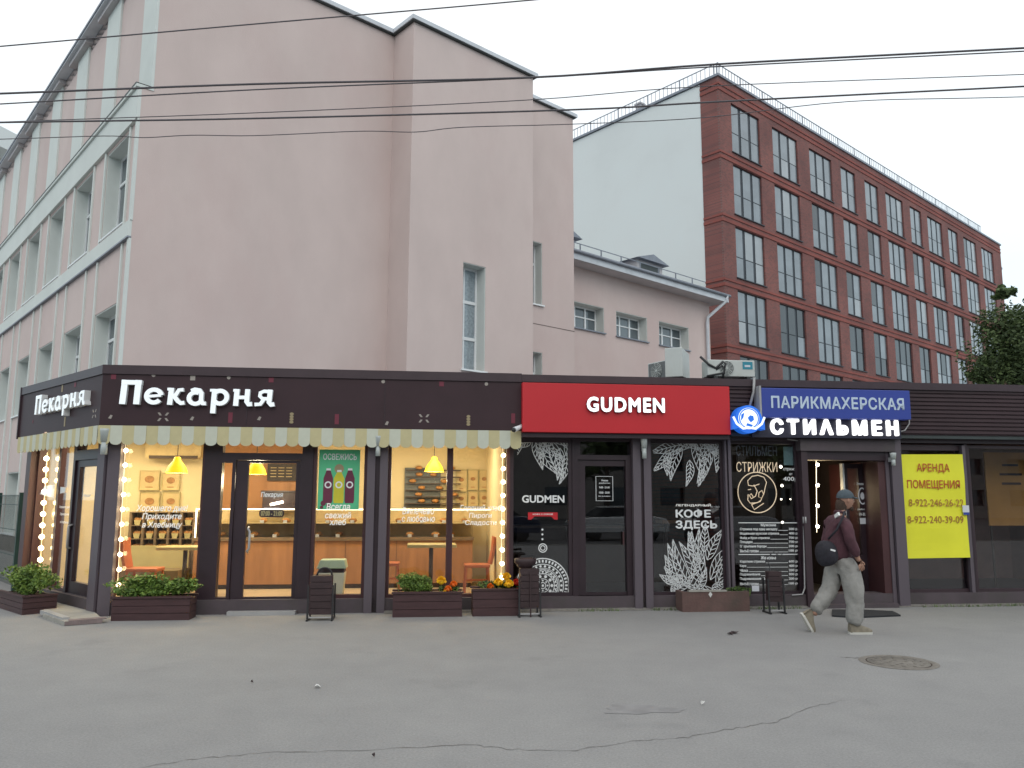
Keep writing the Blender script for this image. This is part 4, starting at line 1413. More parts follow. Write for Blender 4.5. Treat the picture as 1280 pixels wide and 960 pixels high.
# bread rack behind left window
RY = 3.2
u0, za = ip(160, 690, RY); u1, zb = ip(243, 640, RY)
t = fthing(S, 'bread_rack', 'open wooden bread rack with baskets behind the left bakery window', 'shelf', u0, RY, .06)
m = MB()
n = 5
for k in range(n + 1):
    x = u0 + (u1 - u0) * k / n
    m.box(x - .02, x + .02, RY, RY + .3, .06, zb)
for k in range(4):
    zz = za + (zb - za) * k / 3
    m.box(u0 + .021, u1 - .021, RY + .005, RY + .3, zz - .015, zz)
m.build('rack_frame', 'countertop', t)
MB().box(u0, u1, RY + .3, RY + .32, .06, zb).build('rack_back', 'int_yellow', t)
for k in range(n):
    for j in range(3):
        xa = u0 + (u1 - u0) * k / n + .05; xb_ = u0 + (u1 - u0) * (k + 1) / n - .05
        zz = za + (zb - za) * j / 3
        b = fthing(S, 'bread_basket', 'bread basket on the %s shelf of the wooden rack, %s from the left' % (('lower', 'middle', 'upper')[j], ORD[k]), 'basket', xa, RY + .05, zz, 'bread baskets on the rack')
        MB().prism([(xa + .02, zz), (xb_ - .02, zz), (xb_, zz + .09), (xa, zz + .09)], RY + .04, RY + .25).build('basket', 'table', b)
        m = MB()
        for q in range(3): m.ball((xa + (xb_ - xa) * (q + .6) / 3.2, RY + .14, zz + .10), .06, 8, 5, sc=(1, 1.3, .7))
        m.build('loaf', 'bread', b)
# bench
u0, za = ip(152, 716, 2.9); u1, zb = ip(236, 694, 2.9)
t = fthing(S, 'bench_sofa', 'low olive brown bench along the back of the left bakery window', 'bench', u0, 2.6, .06)
MB().box(u0, u1, 2.3, 2.9, .06, .42).build('seat', 'countertop', t)
MB().box(u0, u1, 2.9, 3.0, .06, .8).build('backrest', 'table', t)


# tables
def table(px0, px1, py, d, label, legpx=None, h=.76):
    u0, z = ip(px0, py, d); u1 = S.u(px1, py, d)
    t = fthing(S, 'cafe_table', label, 'table', (u0 + u1) / 2, d, .06, 'bakery tables')
    MB().box(u0, u1, d - .02, d + .6, z - .05, z).build('tabletop', 'table', t, bevel=.008)
    ul = (u0 + u1) / 2 if legpx is None else S.u(legpx, py, d + .3)
    MB().tube([(ul, d + .3, .10), (ul, d + .3, z - .05)], .035, 8).build('pedestal', 'darkwood', t)
    MB().lathe([(.0, .05), (.24, .03), (.25, .0)], (ul, d + .3, .06), 14).build('foot', 'darkwood', t)
    return t


table(195, 256, 684, 1.5, 'pale topped table behind the left bakery window')
table(509, 571, 681, 1.3, 'pale topped pedestal table behind the window right of the bakery pillar', 539)


# chairs
def chair(px, py, d, face, label, w_=.40):
    """px,py = middle of the seat edge; face +1: back on the right side"""
    u, z = ip(px, py, d)
    t = fthing(S, 'orange_chair', label, 'chair', u, d, .06, 'orange bakery chairs')
    MB().box(u - w_ / 2, u + w_ / 2, d, d + .4, z - .05, z).build('seat', 'orange', t, bevel=.012)
    for sx in (-1, 1):
        for yy in (.03, .37):
            x = u + sx * (w_ / 2 - .03)
            MB().bar((x, d + yy, z - .05), (x + sx * .03, d + yy, .06), .03).build('leg', 'orange', t)
    MB().box(u - w_ / 2, u + w_ / 2, d + .18, d + .2, z - .28, z - .25).build('stretcher', 'orange', t)
    x = u + face * (w_ / 2 - .01)
    MB().prism([(x, z), (x + face * .05, z + .0), (x + face * .10, z + .24), (x + face * .13, z + .44), (x + face * .07, z + .46), (x + face * .05, z + .24)], d + .03, d + .37).build('backrest', 'orange', t, bevel=.01)


chair(597, 706, 1.5, 1, 'orange chair at the right end of the pale pedestal table', .42)
chair(486, 704, 1.5, -1, 'orange chair left of the pale pedestal table, half behind the pillar', .34)
chair(176, 711, 1.0, -1, 'orange chair behind the left bakery window beside the bulb string', .48)
# waste bin inside
u, z = ip(413, 748, .5)
t = fthing(S, 'indoor_bin', 'white plastic bin with pale green lid behind the bakery window', 'bin', u, .5, .06)
zb_, zt_ = .062, S.z(413, 716, .5); ztt = S.z(413, 700, .5)
hw = (S.u(431, 720, .5) - S.u(397, 720, .5)) / 2
m = MB()
pr = [(u - hw * .82, zb_), (u + hw * .82, zb_), (u + hw, zt_), (u - hw, zt_)]
m.prism(pr, .5, .78).build('body', 'bin_white', t, bevel=.01)
MB().box(u - hw * .95, u + hw * .95, .50, .8, zt_ + .002, zt_ + .06).build('neck', 'frame', t)
MB().prism([(u - hw * 1.1, zt_ + .062), (u + hw * 1.1, zt_ + .062), (u + hw * .95, ztt), (u - hw * .85, ztt)], .48, .82).build('lid', 'bin_green', t, bevel=.01)
# narrow panel left of the poster window seen inside
# coffee shop furniture
u, z = ip(690, 700, 2.6)
t = fthing(S, 'coffee_bar', 'dark coffee bar counter inside the unlit coffee shop', 'counter', u, 2.8, .1)
MB().box(u - .6, u + 2.2, 2.9, 3.4, .1, 1.1).build('body', 'darkwood', t)
MB().box(u - .65, u + 2.25, 2.85, 3.45, 1.102, 1.15).build('countertop', 'countertop', t)
u, z = ip(860, 652, 1.8)
t = fthing(S, 'bar_table', 'reddish bar table inside the coffee shop window', 'table', u, 1.8, .1)
MB().box(u - .5, u + .45, 1.7, 2.1, z - .03, z + .03).build('tabletop', 'counter', t)
for sx in (-.42, .38): MB().box(u + sx, u + sx + .05, 1.8, 1.85, .1, z - .031).build('leg', 'darkwood', t)
# barber chair inside
u, z = ip(965, 700, 2.2)
t = fthing(S, 'barber_chair', 'dark barber chair dimly visible behind the price list window', 'chair', u, 2.2, .06)
MB().tube([(u, 2.4, .1), (u, 2.4, .5)], .05, 8).lathe([(.0, .06), (.3, .03), (.3, 0)], (u, 2.4, .06), 14).build('base', 'conduit', t)
MB().box(u - .28, u + .28, 2.1, 2.65, .5, .62).build('seat', 'bag', t, bevel=.03)
MB().box(u - .26, u + .26, 2.6, 2.72, .62, 1.25).build('backrest', 'bag', t, bevel=.03)
# brown poster inside the right window
u0, za = ip(1237, 657, .9); u1, zb = ip(1292, 566, .9)
t = fthing(S, 'brown_poster', 'large brown poster standing behind the rightmost window', 'poster', u0, .9, .1)
MB().box(u0, u1, .9, .93, za, zb).build('sheet', 'brownposter', t)
m = MB()
for k, w_ in enumerate((.5, .7, .6)):
    zz = zb - .2 - k * .16; cx = (u0 + u1) / 2
    m.box(cx - .3 * w_, cx + .3 * w_, .896, .899, zz - .04, zz)
m.build('faded_print', 'wood_dark', t)
for xx in (u0 + .05, u1 - .08): MB().box(xx, xx + .03, .935, .96, .1, zb - .05).build('leg', 'darkwood', t)

# =================================================================== ACROSS THE STREET (mirrored in the glass)
opp = thing('unseen_block_opposite', 'long grey residential block, unseen, added across the street to darken the shop glass', 'building', (0, -44, -.14), 0)  # unseen block put in to keep bright sky out of the glass
M['opp'] = mat('opposite_wall', (.24, .22, .20), .9, .1, 1)
oh = []
for k in range(24):
    for j in range(4): oh.append((-38 + k * 5.4, -35.6 + k * 5.4, 1.2 + 3.1 * j, 2.8 + 3.1 * j))
m = MB().wall(-42, 96, 0, 13.5, -.3, 0, oh)
m.build('wall', 'opp', opp)
MB().box(-42, 96, -12, -.5, 0, 13.4).build('core', 'darkpane', opp)
MB().box(-42.4, 96.4, -12.4, .4, 13.5, 13.9).build('roof', 'roofmetal', opp)


def leaf_cloud(n, c, r, size, rnd, mb=None, mats=2, lo=.35, clumps=9):
    mb = mb or MB()
    cl = []
    for _ in range(clumps):
        d = Vector((rnd.gauss(0, 1), rnd.gauss(0, 1), rnd.gauss(0, 1))).normalized()
        q = rnd.uniform(.25, .85)
        cl.append((Vector((c[0] + d.x * r[0] * q, c[1] + d.y * r[1] * q, c[2] + d.z * r[2] * q)), rnd.uniform(.22, .5)))
    for i in range(n):
        cc_, rr_ = rnd.choice(cl)
        d = Vector((rnd.gauss(0, 1), rnd.gauss(0, 1), rnd.gauss(0, 1))).normalized() * rnd.uniform(.3, 1) ** .5
        p = cc_ + Vector((d.x * r[0], d.y * r[1], d.z * r[2])) * rr_
        a = Vector((rnd.gauss(0, 1), rnd.gauss(0, 1), rnd.gauss(0, .6))).normalized()
        b = a.cross(Vector((rnd.gauss(0, 1), rnd.gauss(0, 1), rnd.gauss(0, 1)))).normalized()
        s_ = size * rnd.uniform(.6, 1.3)
        mb.face([p - a * s_, p + b * s_ * .45, p + a * s_, p - b * s_ * .45], rnd.randrange(mats))
    return mb


rt = random.Random(8)
for k, (tx, ty) in enumerate(((-16, -15), (-7, -17), (3, -15.5), (12, -17), (21, -15), (32, -17), (44, -16))):
    t = thing('street_tree', ['green street tree across the road, leftmost of the mirrored row', 'green street tree across the road, second from left in the mirrored row', 'green street tree across the road, middle of the mirrored row', 'green street tree across the road, fourth tree from the left in the mirrored row', 'green street tree across the road, third from right in the mirrored row', 'green street tree across the road, one before last on the right of the row', 'green street tree across the road, rightmost of the mirrored row'][k], 'tree', (tx, ty, -.14), 0, 'street trees across the road')
    MB().tube([(0, 0, 0), (.1, 0, 2), (0, .1, 4.5)], [.2, .15, .08], 8).build('trunk', 'bark', t)
    leaf_cloud(2600, (0, 0, 5.6), (3.6, 3.0, 3.0), .28, rt).build('crown', ['leafdark', 'leafdark2'], t)


def car(x, y, colm, label):
    t = thing('parked_car', label, 'car', (x, y, -.14), 0, 'cars parked across the road')
    M.setdefault(colm[0], mat(colm[0], colm[1], .25, .02, 1, coat=1))
    side = [(-2.1, .35), (-2.15, .75), (-1.95, .92), (-1.35, 1.0), (-.75, 1.42), (.75, 1.45), (1.35, 1.05), (2.0, .93), (2.15, .7), (2.1, .35)]
    MB().prism(side[:4] + side[6:], -.85, .85).build('body', colm[0], t, bevel=.05)
    MB().prism([(-1.30, 1.02), (-.72, 1.40), (.73, 1.43), (1.28, 1.07)], -.72, .72).build('cabin_glass', 'darkpane', t)
    MB().prism([(-.75, 1.405), (.76, 1.435), (.6, 1.49), (-.6, 1.47)], -.7, .7).build('roof', colm[0], t)
    for wx in (-1.3, 1.3):
        for wy in (-.8, .68):
            wh_ = MB().lathe([(.0, 0), (.31, 0), (.31, .14), (0, .14)], (wx, wy, .31), 16, axis='y').build('wheel', 'cable', t)
    for sy in (-.6, .6): MB().box(-2.18, -2.1, sy - .15, sy + .15, .62, .75).build('headlight', 'whitepane', t)


car(9.8, -9.5, ('white_car_paint', (.7, .7, .7)), 'white hatchback parked across the road, mirrored in the coffee shop door')
car(15.2, -9.6, ('silver_car_paint', (.35, .36, .38)), 'silver car parked across the road, mirrored in the dark windows')
car(4.0, -9.5, ('blue_car_paint', (.03, .04, .08)), 'dark blue car parked across the road, left of the white hatchback')

# tree behind the pavilion at the right edge
tp = at_depth(1306, 440, 27)
tr = thing('tree', 'dark green leafy tree rising behind the right end of the pavilion', 'tree', (tp.x, tp.y, 0), 0)
MB().tube([(0, 0, 0), (.15, 0, 2.5), (0, .2, 5), (.1, 0, 7)], [.24, .2, .14, .06], 10).build('trunk', 'bark', tr)
rt = random.Random(17)
lb = MB()
for k in range(9):
    a = rt.uniform(0, 2 * PI); q = rt.uniform(1.2, 2.4)
    lb.tube([(0, 0, 2.8 + k * .4), (math.cos(a) * q * .5, math.sin(a) * q * .5, 4.6 + k * .35), (math.cos(a) * q, math.sin(a) * q, 5.8 + k * .3)], [.08, .05, .02], 6)
lb.build('limb', 'bark', tr)
m = leaf_cloud(34000, (0, 0, 6.5), (2.3, 2.2, 2.0), .08, rt, clumps=60)
for k in range(16):
    a = rt.uniform(0, 2 * PI)
    leaf_cloud(260, (math.cos(a) * 2.1, math.sin(a) * 1.2, rt.uniform(5.2, 8.7)), (.5, .5, .35), .09, rt, m, clumps=3)
m.build('crown', ['leafdark', 'leafdark2'], tr)

# =================================================================== SIGNS
def bx4(fr, x0, y0, x1, y1, d):
    """pixel box -> (u0,u1,z0,z1) on plane depth d; y0 top, y1 bottom"""
    u0 = fr.u(x0, (y0 + y1) / 2, d); u1 = fr.u(x1, (y0 + y1) / 2, d)
    xm = (x0 + x1) / 2
    return (u0, u1, fr.z(xm, y1, d), fr.z(xm, y0, d))


# --- ПЕКАРНЯ: slab-footed rounded letters drawn as strokes
def arc(cx, cz, rx, rz, a0, a1, n=14):
    return [(cx + rx * math.cos(rad(a0 + (a1 - a0) * i / n)), cz + rz * math.sin(rad(a0 + (a1 - a0) * i / n))) for i in range(n + 1)]


GLY = {  # strokes: (points, width) ; x-height 1
    'П': (1.30, [([(.26, 0), (.33, 1.42)], .34), ([(.98, 0), (1.03, 1.42)], .34), ([(.16, 1.28), (1.20, 1.28)], .29)]),
    'е': (1.12, [(arc(.56, .5, .38, .38, 8, 322, 20), .27), ([(.22, .47), (.93, .55)], .17)]),
    'к': (1.10, [([(.28, 0), (.33, 1.0)], .29), ([(.12, .92), (.36, .92)], .17), ([(.36, .48), (.58, .60), (.72, .88), (.96, .90)], .23), ([(.48, .52), (.70, .22), (.86, .10), (1.04, .14)], .25)]),
    'а': (1.14, [(arc(.50, .42, .34, .34, 60, 330, 16), .26), ([(.26, .84), (.45, .93), (.70, .89), (.80, .72), (.80, .30), (.90, .10), (1.06, .12)], .25)]),
    'р': (1.20, [([(.30, -.46), (.34, .98)], .29), ([(.10, .90), (.36, .90)], .17), (arc(.64, .5, .36, .38, 150, -150, 20), .27)]),
    'н': (1.22, [([(.28, 0), (.32, 1.0)], .29), ([(.12, .92), (.34, .92)], .17), ([(.36, .50), (.88, .52)], .22), ([(.88, 1.0), (.86, .24), (.95, .10), (1.14, .13)], .28)]),
    'я': (1.15, [([(.86, 1.0), (.82, .22), (.92, .10), (1.10, .14)], .28), ([(.86, .88), (.54, .90), (.34, .80), (.32, .60), (.46, .46), (.82, .44)], .22), ([(.56, .44), (.36, .12), (.06, .10)], .23)]),
}


def stroke_letters(fr, parent, word, box, yb, depth, mats):
    W = sum(GLY[c][0] for c in word) - .1
    zmin, zmax = 0, 1.42
    sx = (box[1] - box[0]) / W; sz = (box[3] - box[2]) / (zmax - zmin)
    x = -.08
    for c in word:
        adv, strokes = GLY[c]
        m = MB()
        for si, (pts, wd) in enumerate(strokes):
            wd *= .92
            P = [((px + x), pz) for px, pz in pts]
            k = len(P); Lp, Rp = [], []
            for i in range(k):
                a, b = P[max(i - 1, 0)], P[min(i + 1, k - 1)]
                dx, dz = b[0] - a[0], b[1] - a[1]; l = math.hypot(dx, dz) or 1
                Lp.append((P[i][0] - dz / l * wd / 2, P[i][1] + dx / l * wd / 2)); Rp.append((P[i][0] + dz / l * wd / 2, P[i][1] - dx / l * wd / 2))
            y0 = yb - depth - si * .0012; y1 = yb + .0
            tr_ = lambda q: (box[0] + q[0] * sx, box[2] + q[1] * sz)
            L2 = [tr_(q) for q in Lp]; R2 = [tr_(q) for q in Rp]
            b0 = len(m.v)
            for (qx, qz) in L2: m.v.append((qx, y0, qz))
            for (qx, qz) in R2: m.v.append((qx, y0, qz))
            for (qx, qz) in L2: m.v.append((qx, y1, qz))
            for (qx, qz) in R2: m.v.append((qx, y1, qz))
            for i in range(k - 1):
                for q, mi_ in (((b0 + i, b0 + i + 1, b0 + k + i + 1, b0 + k + i), 0), ((b0 + i, b0 + 2 * k + i, b0 + 2 * k + i + 1, b0 + i + 1), 1), ((b0 + k + i, b0 + k + i + 1, b0 + 3 * k + i + 1, b0 + 3 * k + i), 1)):
                    m.f.append(q); m.m.append(mi_); m.sm.append(False)
            for q in ((b0, b0 + k, b0 + 3 * k, b0 + 2 * k), (b0 + k - 1, b0 + 3 * k - 1, b0 + 4 * k - 1, b0 + 2 * k - 1)):
                m.f.append(q); m.m.append(1); m.sm.append(False)
        m.build('letter', mats, parent)
        x += adv


FY = -.122
sgn = fthing(S, 'bakery_sign', 'white raised letters reading Пекарня on the brown front fascia', 'sign', 0, FY, HB)
stroke_letters(S, sgn, 'Пекарня', bx4(S, 149, 476.5, 344, 506.5, FY - .07), FY, .07, ['letter', 'decal'])
sgn2 = fthing(SL, 'bakery_sign', 'white raised letters reading Пекарня on the short side fascia facing left', 'sign', -3.4, FY, HB)
b = bx4(SL, 44, 489, 110, 512, FY - .15)
stroke_letters(SL, sgn2, 'Пекарня', (SL.u(43, 505, FY - .1), SL.u(105, 500, FY - .1), SL.z(44, 518, FY - .1), SL.z(48, 494, FY - .1)), FY, .09, ['letter', 'decal'])
# little printed motifs on the fascia
M['motif_r'] = mat('motif_maroon', (.15, .02, .04), .6, .0)
M['motif_y'] = mat('motif_straw', (.30, .24, .14), .6, .0)
M['motif_w'] = mat('motif_pale', (.32, .29, .26), .6, .0)


def motif(fr, px, py, kind, i, d=-.1215):
    u, z = fr.uz(px, py, d)
    m = MB(); mk = {'r': 'motif_r', 'y': 'motif_y', 'w': 'motif_w'}[kind[0]]
    if kind[1] == 's': m.box(u - .035, u + .035, d - .002, d, z - .035, z + .035)
    if kind[1] == 'b': m.box(u - .03, u + .03, d - .002, d, z - .075, z + .075)
    if kind[1] == 'o': m.prism(circle(u, z, .028, 8), d - .002, d)
    if kind[1] == 'd': m.prism([(u - .03, z - .02), (u + .01, z - .03), (u + .03, z + .02), (u, z + .03)], d - .002, d)
    if kind[1] == 'x':
        for sx, sz_ in ((-1, -1), (1, 1), (-1, 1), (1, -1)):
            cx, cz = u + sx * .05, z + sz_ * .04
            m.prism([(cx - .03, cz - .02 * sx * sz_), (cx, cz + .022), (cx + .03, cz + .02 * sx * sz_), (cx, cz - .022)], d - .002, d)
    if kind[1] == 'g':
        for k in range(4): m.prism(circle(u, z - .06 + k * .04, .022, 8, ex=1.4), d - .002, d)
    sp(fr, m, 'printed_motif', mk)


for i, (x, y, k) in enumerate(((142, 471, 'rs'), (192, 469, 'wo'), (241, 472.5, 'ws'), (286, 472, 'wo'), (339, 475, 'rs'), (138, 521, 'wd'), (204, 521, 'wx'), (240, 523, 'wd'), (288, 522, 'rb'), (324, 523, 'wd'), (364.5, 522.5, 'yg'),
                               (421, 524, 'rb'), (479, 477, 'wo'), (483.5, 529, 'wd'), (530, 523, 'wx'), (552, 480, 'rs'), (585.5, 525.5, 'yg'), (608, 480, 'wo'), (641.5, 523, 'rb'))):
    motif(S, x, y, k, i)
for i, (x, y, k) in enumerate(((94, 481, 'rs'), (78, 484, 'yb'), (118, 517, 'wx'), (41, 527, 'rd'), (81, 527, 'yb'))):
    motif(SL, x, y, k, i)

# --- GUDMEN red board
ry0, ry1 = -.26, -.10
ru0, ru1 = S.u(653, 509, ry0), S.u(912.6, 512, ry0)
rz0, rz1 = S.z(780, 541.5, ry0), S.z(780, 480.5, ry0)
rs = fthing(S, 'red_sign_board', 'long red sign board with white raised letters GUDMEN over the coffee shop', 'sign', ru0, ry0, rz0)
MB().box(ru0, ru1, ry0, ry1 - .002, rz0, rz1).build('panel', 'red', rs, bevel=.006)
letters(rs, 'GUDMEN', bx4(S, 733.5, 496.5, 831, 515.5, ry0 - .05), ry0 - .05, ry0 - .002, ['letter_glow', 'letter_side'], bold=.042, spread=.02)
sp(S, MB().box(ru0, ru1, -.2, -.10, rz0 - .07, rz0 - .003), 'sign_underside', 'frame')

# --- ПАРИКМАХЕРСКАЯ
q = bx4(S, 952, 486.5, 1138, 523, -.30)
bs = fthing(S, 'blue_sign_box', 'dark blue sign box with pale letters ПАРИКМАХЕРСКАЯ above the barber door', 'sign', q[0], -.3, q[2])
MB().box(q[0], q[1], -.30, -.11, q[2], q[3]).build('box', 'blue', bs, bevel=.008)
MB().box(q[0] - .035, q[0] - .003, -.31, -.11, q[2] - .02, q[3] + .03).build('side_strip', 'conduit', bs)
letters(bs, 'ПАРИКМАХЕРСКАЯ', bx4(S, 964, 496, 1130, 511.5, -.304), -.304, -.301, ['bluelet', 'bluelet'], bold=.026)
q = bx4(S, 940, 523.5, 1126, 547.5, -.16)
st = fthing(S, 'lit_letter_sign', 'bright white lit letters СТИЛЬМЕН on a dark board above the barber door', 'sign', q[0], -.16, q[2])
MB().box(q[0], q[1], -.16, -.11, q[2], q[3]).build('board', 'navy', st)
letters(st, 'СТИ\u039bЬМЕН', bx4(S, 964, 524, 1123.5, 544, -.21), -.21, -.162, ['letter_lit', 'letter_lit'], bold=.042, spread=.16)
# round emblem
cu, cz = S.uz(935.8, 524, -.34)
lg = fthing(S, 'round_logo_sign', 'round glowing blue and white emblem with wing shapes left of the barber sign', 'sign', cu, -.34, cz)
m = MB(); m.prism(circle(cu, cz, .215, 32), -.34, -.14); m.build('disc', 'logoblue', lg)
m = MB(); m.prism(circle(cu, cz + .01, .165, 28), -.352, -.341); m.build('disc_face', 'logowhite', lg)
m = MB()
m.ribbon(circle(cu, cz + .01, .15, 28), .018, -.3535, closed=True)
m.prism([(cu + .02, cz + .06), (cu + .07, cz + .05), (cu + .08, cz - .01), (cu + .03, cz - .05), (cu - .0, cz - .02), (cu - .02, cz + .02)], -.356, -.3525)
m.prism([(cu - .13, cz - .03), (cu - .09, cz + .02), (cu - .07, cz + .10), (cu - .12, cz + .07)], -.356, -.3525)
m.prism([(cu - .03, cz - .06), (cu + .06, cz - .09), (cu + .04, cz - .12), (cu - .05, cz - .10)], -.356, -.3525)
m.build('emblem_drawing', 'logoblue', lg)
for sx in (-1, 1):
    m = MB(); m.prism([(cu + sx * .13, cz - .13), (cu + sx * .26, cz - .16), (cu + sx * .255, cz + .04), (cu + sx * .20, cz + .0), (cu + sx * .17, cz + .02)][::sx], -.335, -.16); m.build('wing', 'logoblue', lg)
    m = MB(); m.ribbon([(cu + sx * .25, cz + .035), (cu + sx * .20, cz - .07), (cu + sx * .10, cz - .145), (cu, cz - .13)], .035, -.357); m.build('wing_stripe', 'logowhite', lg)
# cables of the sign
m = MB(); m.tube([S.w(*S.uz(943, 476, -.18)[:1], -.18, S.z(943, 472, -.18)), S.w(S.u(942, 490, -.18), -.18, S.z(942, 490, -.18)), S.w(S.u(936, 512, -.18), -.18, S.z(936, 512, -.18))], .02, 8)
cb = m.build('sign_conduit', 'conduit'); tag(cb, 'light grey conduit running down from the roof to the round emblem', 'pipe')
m = MB(); m.tube([S.w(S.u(1136.5, 522, -.14), -.14, S.z(1136, 522, -.14)), S.w(S.u(1136.5, 530, -.14), -.14, S.z(1136, 530, -.14)), S.w(S.u(1131, 538, -.14), -.14, S.z(1131, 538, -.14)), S.w(S.u(1124, 540, -.14), -.14, S.z(1124, 540, -.14))], .011, 6)
tag(m.build('sign_cable', 'conduit'), 'grey cable looping from the blue sign box down to the lit letters', 'cable')
m = MB(); pts = [(984, 549), (999, 551), (1004, 560), (1004.5, 640), (1004.5, 655), (1006, 735), (1003, 743), (990, 744)]
m.tube([S.w(S.u(x, y, .02), .02, S.z(x, y, .02)) for x, y in pts], .012, 6)
m.tube([S.w(S.u(1006, 650, .0), .0, S.z(1006, 646, .0)), S.w(S.u(1006, 650, .0), .0, S.z(1006, 654, .0))], .035, 8)
tag(m.build('wall_conduit', 'conduit'), 'grey conduit with a junction box running down beside the barber price list', 'pipe')
# --- wall spotlights
wl = 'white wall spotlights on the shop posts'


def spot(fr, x, y0, y1, label, d=-.12, r=.055):
    u, z1 = fr.uz(x, y0, d); z0 = fr.z(x, y1, d)
    t = fthing(fr, 'wall_spotlight', label, 'lamp', u, d, z0, wl)
    zm = z0 + (z1 - z0) * .5
    MB().lathe([(0, zm), (r * .75, zm), (r * .95, z1 - .03), (r, z1), (0, z1)][::1], (u, d, 0), 14).build('upper_housing', 'lampwhite', t)
    MB().lathe([(0, z0), (r * .62, z0), (r * .62, zm - .002), (0, zm - .002)], (u, d, 0), 14).build('lower_housing', 'lampwhite', t)
    MB().box(u - .02, u + .02, d + r * .5, .0 - .011, zm - .04, zm + .03).build('bracket', 'conduit', t)


spot(S, 132, 536, 568, 'white cylinder spotlight on the left corner post of the bakery', r=.075)
spot(S, 473, 545, 570, 'white cylinder spotlight on the pillar in the middle of the bakery')
spot(S, 805, 547, 573, 'white cylinder spotlight on the post between coffee door and coffee window')
spot(S, 1116, 566, 582, 'small white spotlight on the right post of the barber entrance', r=.05)
# security camera
u, z = S.uz(650, 535, -.26)
t = fthing(S, 'security_camera', 'small white dome camera at the lower left corner of the red sign', 'camera', u, -.26, z)
m = MB(); m.tube([(u + .03, -.2, z + .03), (u - .09, -.3, z - .03)], [.03, .04], 10); m.build('body', 'camwhite', t)
MB().ball((u - .10, -.305, z - .035), .034, 10, 6).build('lens', 'cable', t)
MB().box(u + .01, u + .05, -.2, -.13, z + .01, z + .06).build('bracket', 'camwhite', t)
# small notice on the window mullion
u, z = S.uz(1208, 638, .0)
t = fthing(S, 'small_notice', 'small white and blue notice stuck on the post beside the yellow poster', 'notice', u, .0, z)
MB().box(u - .06, u + .05, .00, .01, z - .03, z + .08).build('sheet', 'paper', t)
MB().box(u - .055, u + .045, -.002, -.0005, z - .07, z - .031).build('blue_strip', 'blue', t)

# =================================================================== DECALS ON GLASS
DG = G - .004                    # just in front of the panes


def decal(fr, parent, mb, name, mk, d=None):
    return sp(fr, mb, name, mk, parent)


def glass_text(fr, parent, lines, mk, bold=.012, shear=.0, d=DG, name='window_lettering'):
    for s_, (x0, y0, x1, y1) in lines:
        m = MB()
        text_flat(m, s_, bx4(fr, x0, y0, x1, y1, d), d, 0, bold, shear)
        sp(fr, m, name, mk, parent)


glass_text(S, W1, [('Хорошего дня!', (170, 631, 235, 641)), ('Приходите', (177, 641.5, 228, 651)), ('в Хлебницу', (177, 652, 228, 661.5))], 'decal_soft', .02, .2)
glass_text(S, W2, [('Всегда', (408, 629, 438, 639)), ('свежий', (406, 640, 439, 648)), ('хлеб', (412, 648.5, 433, 656.5))], 'decal_soft', .02, .1, d=G - .012)
glass_text(S, W3, [('Выпечено', (503, 634, 543, 643)), ('с любовью', (502, 644, 544, 652.5))], 'decal_soft', .015, .12)
glass_text(S, W4, [('Горячий хлеб', (575, 631, 627, 640)), ('Пироги', (586, 641, 615, 649)), ('Сладости', (581, 650, 621, 657.5))], 'decal_soft', .015, .12)
glass_text(S, D1, [('Пекарня', (326, 615, 354, 623)), ('режим работы', (330, 634, 350, 636.5))], 'decal', .03, .1)
m = MB(); q = bx4(S, 324, 637, 355, 646.5, DG)
rr_ = (q[3] - q[2]) / 2
m.prism([(q[0] + rr_ * .4, q[2]), (q[1] - rr_ * .4, q[2]), (q[1], q[2] + rr_ * .5), (q[1], q[3] - rr_ * .5), (q[1] - rr_ * .4, q[3]), (q[0] + rr_ * .4, q[3]), (q[0], q[3] - rr_ * .5), (q[0], q[2] + rr_ * .5)], DG - .001, DG + .002)
decal(S, D1, m, 'hours_plate', 'frame')
glass_text(S, D1, [('07:00 - 21:00', (326, 638.5, 353, 645))], 'table', .04, 0, d=DG - .003)
# side window decals
m = MB(); q = bx4(SL, 50, 606, 68, 622, DG)
m.prism([(q[0], q[2] + .06), (q[0] + (q[1] - q[0]) * .3, q[3] - .02), (q[1], q[3]), (q[1], q[2]), (q[0] + (q[1] - q[0]) * .4, q[2] + .03)], DG - .002, DG)
decal(SL, sw1, m, 'window_sticker', 'decal')
m = MB(); q = bx4(SL, 71, 608, 82, 618, DG)
m.prism([(q[0], q[2]), (q[0] + .05, q[3]), (q[1], q[3] - .02), (q[1] - .03, q[2] + .03)], DG - .002, DG)
decal(SL, sw2, m, 'window_sticker', 'decal')
glass_text(SL, D3, [('Пекарня', (103.5, 617, 113.5, 622))], 'decal', .02, .1)
glass_text(SL, sw2, [('Хорошего дня!', (74, 632, 87, 636)), ('Приходите', (75, 641, 86, 645)), ('в Хлебницу', (75, 651, 86, 655))], 'decal_soft', .01, .15)

